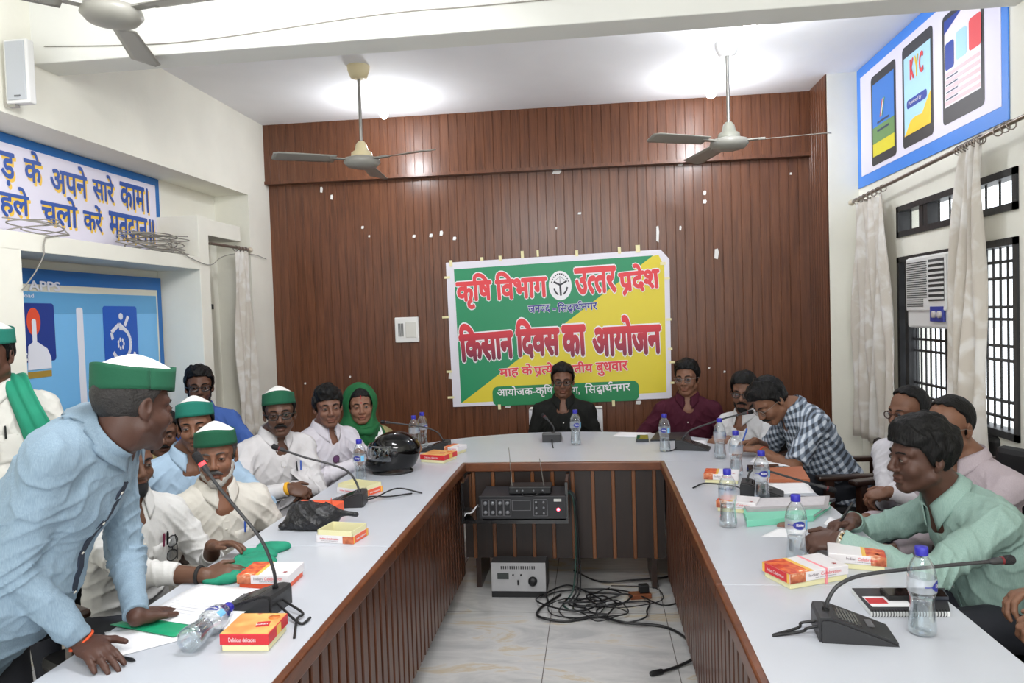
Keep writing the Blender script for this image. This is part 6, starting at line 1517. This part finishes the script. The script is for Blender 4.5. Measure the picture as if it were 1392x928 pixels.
# middle of the head table, tall end to the camera
c = tp(750, 601) + Vector((0, .09, 0))
mic(c, pi / 2, [c + Vector((0, -.066, .055)), V3(onY(753, 588, 4.93)), V3(onY(752, 580, 4.94)), V3(onY(746, 572, 5.0)), V3(onY(737, 563, 5.06))], 'small black microphone before the man in near black', cables=[[c + Vector((0, -.085, .02)), tp(751, 606) + Vector((0, 0, .006)), tp(752, 609) + Vector((0, 0, .002))]])
# right of the head table
c = tp(942, 610)
mic(c, -.25, [c + Vector((-.066, 0, .055)), V3(onY(931, 592, 4.58)), V3(onY(940, 584, 4.58)), V3(onY(962, 576, 4.57)), V3(onY(990, 567, 4.55)), V3(onY(1024, 559, 4.52))], 'black microphone before the bearded man with clasped hands', L=.20, cables=[[c + Vector((-.09, -.02, .02)), tp(915, 613) + Vector((0, 0, .006)), tp(905, 614) + Vector((0, 0, .003))]])
# middle right
c = tp(1036, 672)
mic(c, -.25, [c + Vector((-.066, 0, .055)), V3(onY(1018, 645, 3.46)), V3(onY(1024, 638, 3.46)), V3(onY(1040, 639, 3.46)), V3(onY(1085, 652, 3.44)), V3(onY(1136, 667, 3.42))], 'black microphone beside the brown folder, neck bending down to the right', cables=[[c + Vector((-.09, .0, .02)), tp(1000, 664) + Vector((0, 0, .01)), tp(960, 660) + Vector((0, 0, .012)), tp(942, 664) + Vector((0, 0, .004))]])

# --- papers and folders
def sheet(pts, label, m=M_paper, z=.0006, th=.0008, curl=0.0, name='paper_sheet', group=None, par=None):
    q = [tp(*p) for p in pts]; cen = sum(q, Vector()) / 4; mb = MB()
    def f(u, v): p = q[0].lerp(q[1], u).lerp(q[3].lerp(q[2], u), v); return Vector((p.x - cen.x, p.y - cen.y, z + th + curl * (u * (1 - u) * 2 + .6 * v * v)))
    mb.grid(f, 8, 8, 0, True, th); o = mb.build(name, m, par); o.location = (cen.x, cen.y, ZT)
    if label: tag(o, label, 'paper' if 'paper' in name else 'folder', group)
    return o
folderG = mat('folder_green', S(30, 156, 110), .4)
sheet([(142, 860), (236, 846), (262, 866), (160, 893)], 'white paper lying under the green folder beside the leaning man\'s hand', z=.0006)
sheet([(150, 852), (300, 812), (345, 838), (236, 868)], 'green plastic folder under the printed letter', folderG, z=.003, th=.0025, name='document_folder')
pr = sheet([(190, 842), (272, 797), (366, 806), (310, 862)], 'printed white letter on the green folder beside the microphone', z=.0075, curl=.006)
mb = MB(); q = [tp(*p) for p in [(190, 842), (272, 797), (366, 806), (310, 862)]]
for k in range(11):
    v0 = .10 + k * .07; w1 = .08; w2 = .90 if k % 4 else .6
    if k == 1: w1, w2 = .2, .8
    def f(u, s): v = v0 + s * .010; uu = w1 + (w2 - w1) * u; p = q[1].lerp(q[2], uu).lerp(q[0].lerp(q[3], uu), v); return (p.x - pr.location.x, p.y - pr.location.y, .0091 + .006 * ((1 - v) * v * 2 + .6 * uu * uu))
    mb.grid(f, 6, 1)
mb.build('printed_lines', mat('print_faint', S(196, 196, 202), .8), pr)
# pen near the leaning man's hand
tag(MB().tube([tp(165, 896) + Vector((0, 0, .005)), tp(180, 899) + Vector((0, 0, .005)), tp(184, 900) + Vector((0, 0, .004))], [.005, .005, .0012], n=10).build('pen', inkK), 'black pen by the fingertips of the leaning man', 'pen')
# crumpled teal cloth under the raised hands
g = Field(tp(345, 775) - Vector((.22, .2, .01)), tp(345, 775) + Vector((.2, .22, .10)), .006)
for px, py, r in ((300, 790, .05), (330, 775, .055), (352, 757, .05), (372, 748, .045), (345, 768, .06), (318, 783, .05)):
    p = np.array(tp(px, py)); g.ell(p + [0, 0, .012], np.eye(3), (r * 1.3, r, .022), .02)
g.noise(.010, 60, 3); V2, Q2 = g.mesh(); V2[:, 2] = np.maximum(V2[:, 2], ZT + .0005); tag(np_object('gamcha_cloth', V2, Q2, scarfT), 'crumpled teal cloth under the raised hands behind the orange sweet box', 'cloth')
# black plastic bag with an orange box in it
g = Field(tp(425, 716) - Vector((.24, .2, .01)), tp(425, 716) + Vector((.28, .22, .16)), .005); p = np.array(tp(424, 718))
g.ell(p + [0, .02, .035], np.eye(3), (.115, .075, .058), .02); g.ell(p + [-.03, .02, .06], np.eye(3), (.065, .05, .055), .02); g.ell(p + [.04, .02, .055], np.eye(3), (.06, .05, .045), .02); g.cap(p + [.07, .04, .05], p + [.17, .06, .045], .02, .008, .02); g.cap(p + [-.09, 0, .02], p + [-.115, -.02, .012], .03, .012, .02)
g.noise(.006, 75, 9); g.folds(p + [0, 0, .05], (1, .3, .4), .16, .006, 150, 4); V2, Q2 = g.mesh(); V2[:, 2] = np.maximum(V2[:, 2], ZT + .0005)
tag(np_object('plastic_bag', V2, Q2, mat('bag_black', S(30, 30, 33), .22, bump=.9, bscale=55)), 'crumpled black plastic bag before the moustached man', 'plastic bag')
ob = empty('orange_box', tp(424, 707), -.1, 'bright orange box sticking out from under the black plastic bag', 'box'); MB().box((-.10, .02, 0), (.10, .11, .06), r=.004).build('carton', boxor, ob)
MB().prism([(.088, 0), (.10, 0), (.094, .045)], .03, .034, 0, frame((0, .03, .055), (1, 0, 0), (0, 0, 1), (0, -1, 0))).build('flap', boxor, ob)

# --- crash helmet
hc = tp(528, 648) + Vector((0, .12, 0)); hf = radians(198)
hz = empty('helmet', hc, 0, 'glossy black full face helmet with clear visor on the left table', 'helmet'); hz.scale = (.92, .92, .82); FW = A3(cos(hf), sin(hf), 0); RT = A3(FW[1], -FW[0], 0); UP = A3(0, 0, 1); RH = np.stack([RT, FW, UP], 1); O = A3(*hc)
g = Field(O - .22, O + [.22, .22, .32], .0055); Hh = lambda x, y, z: O + RT * x + FW * y + UP * z
g.ell(Hh(0, -.012, .150), RH, (.122, .150, .128), .01); g.ell(Hh(0, .02, .075), RH, (.108, .152, .085), .03)
g.ell(Hh(0, .15, .142), RH, (.100, .085, .046), .012, 'sub'); g.ell(Hh(0, .0, .12), RH, (.100, .125, .10), .005, 'sub'); g.cap(Hh(0, 0, -.10), Hh(0, 0, .03), .088, None, .01, 'sub')
V2, Q2 = g.mesh(); V2[:, 2] = np.maximum(V2[:, 2], ZT + .0008); np_object('shell', V2, Q2, mat('helmet_black', S(8, 8, 9), .10, coat=.25, spec=.35), hz, None, hc)
vis = MB()
def vf(u, v): a = radians(-78 + 156 * u); z = .100 + .098 * v; k = sqrt(max(0, 1 - ((z - .14) / .15) ** 2)); return Vector(RT * (.130 * k * sin(a) * 1.0) + FW * (-.012 + .170 * k * cos(a)) + UP * z)
vis.grid(vf, 24, 8, 0, True, .002); vis.build('visor', clear('visor_clear', (.40, .42, .43, 1), .10, .02, .4), hz)
for s in (-1, 1): MB().lathe([(.022, 0), (.021, .008), (.016, .012), (0, .013)], 0, 20, frame(Vector(RT * s * .121 + FW * .0 + UP * .145), Vector(UP), Vector(FW), Vector(RT * s))).build('visor_pivot', M_black, hz)
MB().grid(lambda u, v: Vector(RT * (.097 * cos(2 * pi * u)) + FW * (.008 + .122 * sin(2 * pi * u)) + UP * (.001 + .012 * v)), 32, 1, 0, True, .004).build('rim_trim', mat('helmet_rubber', S(28, 28, 30), .6), hz)

# --- right table: files, notebook, phones
fl_ = empty('file_stack', tp(1066, 706), 0, 'mint green file with grey papers piled on it beside the writing hands', 'file')
fz = radians(3); o_ = tp(1066, 706); finv = T(-o_)
mintF = mat('file_mint', S(128, 208, 180), .5); greyC = mat('file_grey', S(172, 168, 170), .4, var=.05, vscale=30)
def slab(name, px, z0, z1, m, par, inv, rr=.002):
    q = [tp(*p) for p in px]; mb = MB(); mb.prism([(p.x, p.y) for p in q], ZT + z0, ZT + z1); return mb.build(name, m, par, inv)
fp4 = [(1016, 716), (1105, 708), (1130, 690), (1008, 690)]
slab('file_cover', fp4, .0006, .004, mintF, fl_, finv); slab('pages', [(1018, 714), (1103, 706), (1128, 690), (1010, 691)], .004, .020, mat('page_edges', S(226, 228, 226), .8), fl_, finv); slab('file_spine', [(1015, 716.5), (1106, 708.5), (1106, 707), (1015, 715)], .0006, .024, mintF, fl_, finv); slab('file_cover', fp4, .020, .0235, mintF, fl_, finv)
slab('grey_folder', [(1016, 704), (1126, 699), (1128, 684), (1006, 688)], .0235, .034, greyC, fl_, finv); slab('top_paper', [(1020, 700), (1120, 697), (1122, 685), (1012, 689)], .034, .0348, mat('paper_grey', S(206, 202, 206), .8, var=.05, vscale=50), fl_, finv)
def thing_slab(name, px, z0, z1, m, label, cat):
    q = [tp(*p) for p in px]; cen = sum(q, Vector()) / len(q); mb = MB(); mb.prism([(p.x - cen.x, p.y - cen.y) for p in q], z0, z1); o = mb.build(name, m); o.location = cen; return tag(o, label, cat)
br_ = thing_slab('leather_folder', [(1042, 656), (1101, 656), (1090, 638), (1046, 640)], .0006, .018, mat('folder_brown', S(176, 104, 70), .5, bump=.2, bscale=120), 'brown leather folder before the man in the checked shirt', 'folder')
sheet([(1040, 672), (1108, 670), (1096, 655), (1046, 657)], 'blank white paper before the brown folder', z=.0006)
sheet([(1035, 729), (1090, 731), (1098, 720), (1058, 718)], 'small white slip of paper beside the writing man\'s bottle', z=.0006)
sheet([(1120, 712), (1136, 722), (1146, 712), (1128, 702)], 'white page under the writing hands of the man in mint', z=.0006)
thing_slab('wallet', [(1056, 716), (1078, 718), (1080, 712), (1062, 711)], .0006, .009, mat('wallet_brown', S(130, 92, 80), .5), 'small brown wallet lying before the mint green file', 'wallet')
sheet([(1020, 628), (1062, 632), (1068, 620), (1030, 617)], 'white sheets under the writing hand of the checked shirt man', z=.0006)
sheet([(1050, 634), (1074, 634), (1072, 626), (1052, 625)], 'white sheets under the checked shirt man\'s elbow', z=.0006, curl=.004)
thing_slab('mobile_phone', [(1015, 641), (1040, 641), (1038, 634), (1016, 634)], .0006, .010, M_blackg, 'black phone left of the bottle with the blue drop', 'phone')
thing_slab('mobile_phone', [(1044, 640), (1060, 640), (1058, 633), (1044, 633)], .0006, .010, M_blackg, 'black phone right of the bottle with the blue drop', 'phone')
dk = mat('binder_grey', S(74, 76, 82), .5)
thing_slab('binder', [(1064, 690), (1106, 694), (1136, 681), (1074, 677)], .0006, .014, dk, 'dark grey binder behind the mint file under the bent microphone neck', 'binder')
nb = empty('spiral_notebook', tp(1226, 824), 0, 'black covered spiral notebook with red and white label on the near right table', 'notebook'); nq = [(1184, 838), (1292, 838), (1284, 806), (1158, 806)]; ninv = T(-tp(1226, 824))
slab('pages', nq, .0006, .014, mat('page_edges', S(226, 228, 226), .8), nb, ninv)
slab('cover', nq, .014, .0155, mat('notebook_black', S(34, 34, 38), .35), nb, ninv)
a, b, c2, d2 = [tp(*p) for p in nq]
slab('label_panel', [(1186, 832), (1240, 832), (1228, 818), (1172, 818)], .0155, .0162, M_paper, nb, ninv); slab('red_label', [(1182, 828), (1208, 828), (1200, 820), (1175, 820)], .0162, .0167, boxred, nb, ninv)
for k in range(26):
    p = a.lerp(b, (k + .6) / 27); R_ = [p + Vector((0, .006 + .0075 * cos(q_) - .004, .0085 + .0095 * sin(q_))) for q_ in [2 * pi * j / 10 for j in range(11)]]
    MB().tube(R_, .0011, n=5, caps=False).build('spiral_ring', M_black, nb, ninv)
def phone(px, z, m, label, th=.009):
    q = [tp(*p) for p in px]; cen = sum(q, Vector()) / 4; t = empty('mobile_phone', cen + Vector((0, 0, z)), 0, label, 'phone'); mb = MB(); mb.prism([(p.x - cen.x, p.y - cen.y) for p in q], 0, th); mb.build('case', m, t)
    mb = MB(); mb.prism([((p.x - cen.x) * .92, (p.y - cen.y) * .92) for p in q], th, th + .0006); mb.build('screen', mat('screen_black', S(12, 12, 14), .06), t); return t
phone([(1208, 824), (1252, 824), (1246, 812), (1196, 812)], .0162, M_black, 'black phone lying on the spiral notebook, left of the bottle', .013)
phone([(1246, 823), (1290, 823), (1282, 812), (1240, 812)], .0160, mat('phone_slate', S(52, 56, 66), .3), 'dark slim phone on the spiral notebook behind the nearest bottle')
# head table papers, device and folder
sheet([(832, 593), (868, 594), (886, 588), (842, 587)], 'white paper on the head table left of the man in maroon', z=.0006)
sheet([(916, 608), (962, 607), (960, 598), (930, 598)], 'white papers under the microphone of the clasped hands man', z=.0006)
thing_slab('black_folder', [(884, 600), (940, 598), (934, 589), (892, 590)], .0006, .012, mat('folder_black', S(44, 44, 48), .4), 'black folder lying before the man in maroon', 'folder')
phone([(865, 601), (882, 601), (881, 595), (866, 595)], .0006, mat('device_black', S(30, 36, 40), .35), 'thick black device on the head table left of the black folder', .02)
# pens in the writing hands
def wpen(P, i, m, label, tip, ln=.14):
    s_, a, b, c_, hd, hn, cu, th = P['A'][i]; base = Vector(c_ + hd * .095 - hn * .02 + np.array([0, 0, 0])); t0 = base + Vector((0, 0, -.035)); t0.z = max(t0.z, ZT + .002); d = Vector(tip).normalized(); p1 = t0 + d * ln
    o = MB().tube([t0, t0 + d * .012, t0 + d * .03, p1 - d * .005, p1], [.0012, .0035, .0048, .0048, .004], n=10).build('pen', m); tag(o, label, 'pen'); return o
wpen(PEOPLE['plaid'], 1, inkB, 'blue pen held upright by the man in the checked shirt', (.35, .1, .95))
wpen(PEOPLE['mint'], 1, inkK, 'black and silver pen held by the man in mint', (.45, -.1, .8), .15)

# --- audio amplifier, receiver and the stuff in the aisle
am = empty('amplifier', (-.405, 4.03, .4985), 0, 'black rack amplifier with knobs and a red light on the hanging shelf', 'amplifier')
MB().box((-.235, -.09, .008), (.225, .15, .125), r=.004).build('chassis', mat('amp_black', S(40, 40, 44), .45, bump=.1, bscale=200), am)
fpz = MB().box((-.24, -.097, .004), (.23, -.088, .128), r=.002).build('front_panel', mat('amp_face', S(26, 26, 30), .35), am)
kn = mat('knob_grey', S(120, 122, 126), .35)
for gx in (-.205, -.165, -.125, -.085):
    for gz in (.09, .04): MB().lathe([(.010, 0), (.009, .012), (.0, .013)], 0, 14, frame((gx, -.0975, gz), (1, 0, 0), (0, 0, 1), (0, -1, 0))).build('knob', kn, fpz)
for gx in (.07, .11):
    for gz in (.095, .065, .035): MB().lathe([(.006, 0), (.0055, .010), (.0, .011)], 0, 12, frame((gx, -.0975, gz), (1, 0, 0), (0, 0, 1), (0, -1, 0))).build('knob', kn, fpz)
mb = MB(); gl = mat('panel_lines', S(120, 120, 124), .4)
def frame_lines(x0, z0, x1, z1, w=.0018, y=-.0985):
    mb.box((x0, y, z0), (x1, y + .001, z0 + w)).box((x0, y, z1 - w), (x1, y + .001, z1)).box((x0, y, z0), (x0 + w, y + .001, z1)).box((x1 - w, y, z0), (x1, y + .001, z1))
for x in (-.225, -.185, -.145, -.105): frame_lines(x, .02, x + .038, .11)
frame_lines(-.06, .05, .04, .105); frame_lines(.055, .02, .13, .11); mb.build('panel_lines', gl, fpz)
MB().lathe([(.008, 0), (.008, .003), (0, .004)], 0, 16, frame((.188, -.0975, .055), (1, 0, 0), (0, 0, 1), (0, -1, 0))).build('power_light', emis('red_lamp', (1, .05, .08, 1), 14), fpz)
MB().box((.165, -.0985, .098), (.205, -.0972, .112)).build('maker_plate', mat('plate_silver', S(190, 190, 186), .3, .5), fpz)
rc = empty('wireless_receiver', (-.37, 4.03, .6245), 0, 'slim black wireless receiver with two aerials on top of the amplifier', 'receiver')
MB().box((-.115, -.06, .004), (.115, .06, .042), r=.004).build('case', M_black, rc); 
mb = MB()
for x in (-.07, -.04, .02, .07): mb.lathe([(.005, 0), (.0045, .006), (0, .006)], 0, 10, frame((x, -.0605, .022), (1, 0, 0), (0, 0, 1), (0, -1, 0)))
mb.build('jack_sockets', kn, rc); MB().tube(spline([(-.05, -.066, .02), (-.03, -.10, .006), (.02, -.105, .006), (.07, -.07, .02)], 6), .003, n=6).build('patch_lead', M_black, rc)
for x, tx, hh in ((-.10, -.112, .22), (.075, .055, .16)): MB().tube([(x, -.02, .03), ((x + tx) / 2, -.02, .03 + hh / 2), (tx, -.02, .03 + hh)], [.0032, .0024, .0018], n=8).build('aerial', M_metal, rc)
# papers stuffed left of the amplifier
MB_ = MB(); MB_.grid(lambda u, v: (-.735 + .075 * u, 3.95 + .10 * v, .500 + .006 + .06 * u * (1 - .4 * v) + .01 * sin(7 * u + 3 * v)), 8, 8, 0, True, .003); tag(MB_.build('paper_bundle', M_paper), 'crumpled white papers wedged left of the amplifier on the shelf', 'paper')
MB_ = MB(); MB_.box((-.205, 4.0, .4985), (-.185, 4.14, .56)); tag(MB_.build('carton_board', mat('carton_brown', S(170, 150, 126), .8)), 'small brown card standing right of the amplifier', 'card')
# voltage stabiliser on the floor
vs_ = empty('stabiliser', (-.465, 4.26, 0), .0, 'grey steel voltage stabiliser on the floor under the shelf', 'stabiliser'); L, D, Hs = .31, .26, .20
stl = mat('stab_grey', S(176, 176, 178), .4, .2, var=.05, vscale=20)
MB().box((-L / 2, -D / 2, .02), (L / 2, D / 2, Hs), r=.004).build('casing', mat('stab_dark', S(88, 88, 90), .45), vs_); fpz = MB().box((-L / 2, -D / 2 - .004, .035), (L / 2, -D / 2 + .002, Hs - .002), r=.002).build('front_panel', stl, vs_)
MB().box((-L / 2, -D / 2 - .003, .0), (L / 2, D / 2, .034)).build('base', M_black, vs_)
MB().box((-L / 2 + .035, -D / 2 - .006, .105), (-L / 2 + .10, -D / 2 - .003, .14)).build('meter', mat('meter_glass', S(60, 66, 66), .15), fpz)
MB().lathe([(.026, 0), (.024, .018), (.020, .022), (0, .022)], 0, 20, frame((L * .26, -D / 2 - .004, .095), (1, 0, 0), (0, 0, 1), (0, -1, 0))).build('knob', M_black, fpz)
mb = MB()
for k in range(16): mb.box((-L * .32 + k * .0125, -D / 2 - .0055, .162), (-L * .32 + k * .0125 + .006, -D / 2 - .0035, .18))
mb.build('vent_slots', M_black, fpz); mb = MB()
for x in (-.03, .015): mb.lathe([(.005, 0), (.005, .006), (0, .006)], 0, 10, frame((x, -D / 2 - .004, .13), (1, 0, 0), (0, 0, 1), (0, -1, 0)))
mb.box((-.006, -D / 2 - .014, .075), (.004, -D / 2 - .003, .10)); mb.build('switches', M_black, fpz)

# cables on the floor
cabM = mat('cable_black', S(22, 22, 24), .4); cabG = mat('cable_green', S(40, 70, 62), .45)
fl3 = lambda px, py, z=.008: Vector((onZ(px, py, z)[0], onZ(px, py, z)[1], z))
def cable(pts, r, label, m=cabM, group='cables in the aisle'): return tag(MB().tube(spline(pts, 6), r, n=7).build('cable', m), label, 'cable', group)
q = [(762, 808), (735, 826), (733, 838), (770, 844), (812, 838), (850, 846), (905, 852), (938, 872), (944, 892), (925, 904), (902, 912)]
c_ = cable([fl3(*p, .008 + .006 * (i % 3)) for i, p in enumerate(q)], .007, 'thickest black cable sweeping to a plug at the front of the aisle')
p0, p1 = fl3(902, 912, .010), fl3(884, 916, .010); MB().tube([p0, p0.lerp(p1, .15), p0.lerp(p1, .8), p1], [.008, .013, .013, .010], n=12).build('plug', M_black, c_)
rg = random.Random(21)
for k in range(9):
    cx0, cy0 = 800 + rg.uniform(-30, 60), 818 + rg.uniform(-14, 16); rx_, ry_ = rg.uniform(28, 62), rg.uniform(9, 18); a0 = rg.uniform(0, 6); n_ = rg.randint(7, 13); pts = []
    for i in range(n_): a = a0 + i * 2 * pi / 7.3; pts.append(fl3(cx0 + rx_ * cos(a) * (1 - .05 * i) + rg.uniform(-8, 8), cy0 + ry_ * sin(a) + rg.uniform(-3, 3), .006 + .006 * ((i + k) % 4) + .002 * k))
    cable(pts, rg.choice((.003, .0035, .0045, .005)), 'looped black cable in the tangle on the aisle floor')
cable([fl3(830, 800, .006), fl3(862, 806, .02), fl3(900, 822, .006), fl3(925, 818, .006)], .004, 'looped black cable in the tangle on the aisle floor')
cable([fl3(780, 775, .006), fl3(815, 790, .01), fl3(860, 788, .02), fl3(905, 784, .02), fl3(925, 776, .006)], .005, 'looped black cable in the tangle on the aisle floor')
for k in range(3):
    cable([Vector((-.175 + .008 * k, 4.16, .60)), Vector((-.145 + .008 * k, 4.14, .56)), Vector((-.135 + .006 * k, 4.14, .40)), Vector((-.14 + .012 * k, 4.13, .2)), Vector((-.16 + .02 * k, 4.10, .05)), Vector((-.21 + .03 * k, 4.02, .008)), Vector((-.18 + .09 * k, 3.95 + .02 * k, .006))], .005, ('dark green cable hanging from the amplifier to the floor' if k == 0 else 'black cable hanging beside the green one from the amplifier'), cabG if k == 0 else cabM)
pg = empty('power_strip', fl3(870, 812, 0), .2, 'small brown power strip with a black adaptor among the cables', 'power strip'); MB().box((-.06, -.03, .0), (.06, .03, .028), r=.004).build('strip', mat('strip_brown', S(130, 74, 46), .4), pg); MB().box((-.005, -.02, .028), (.05, .02, .075), r=.006).build('adaptor', M_black, pg)
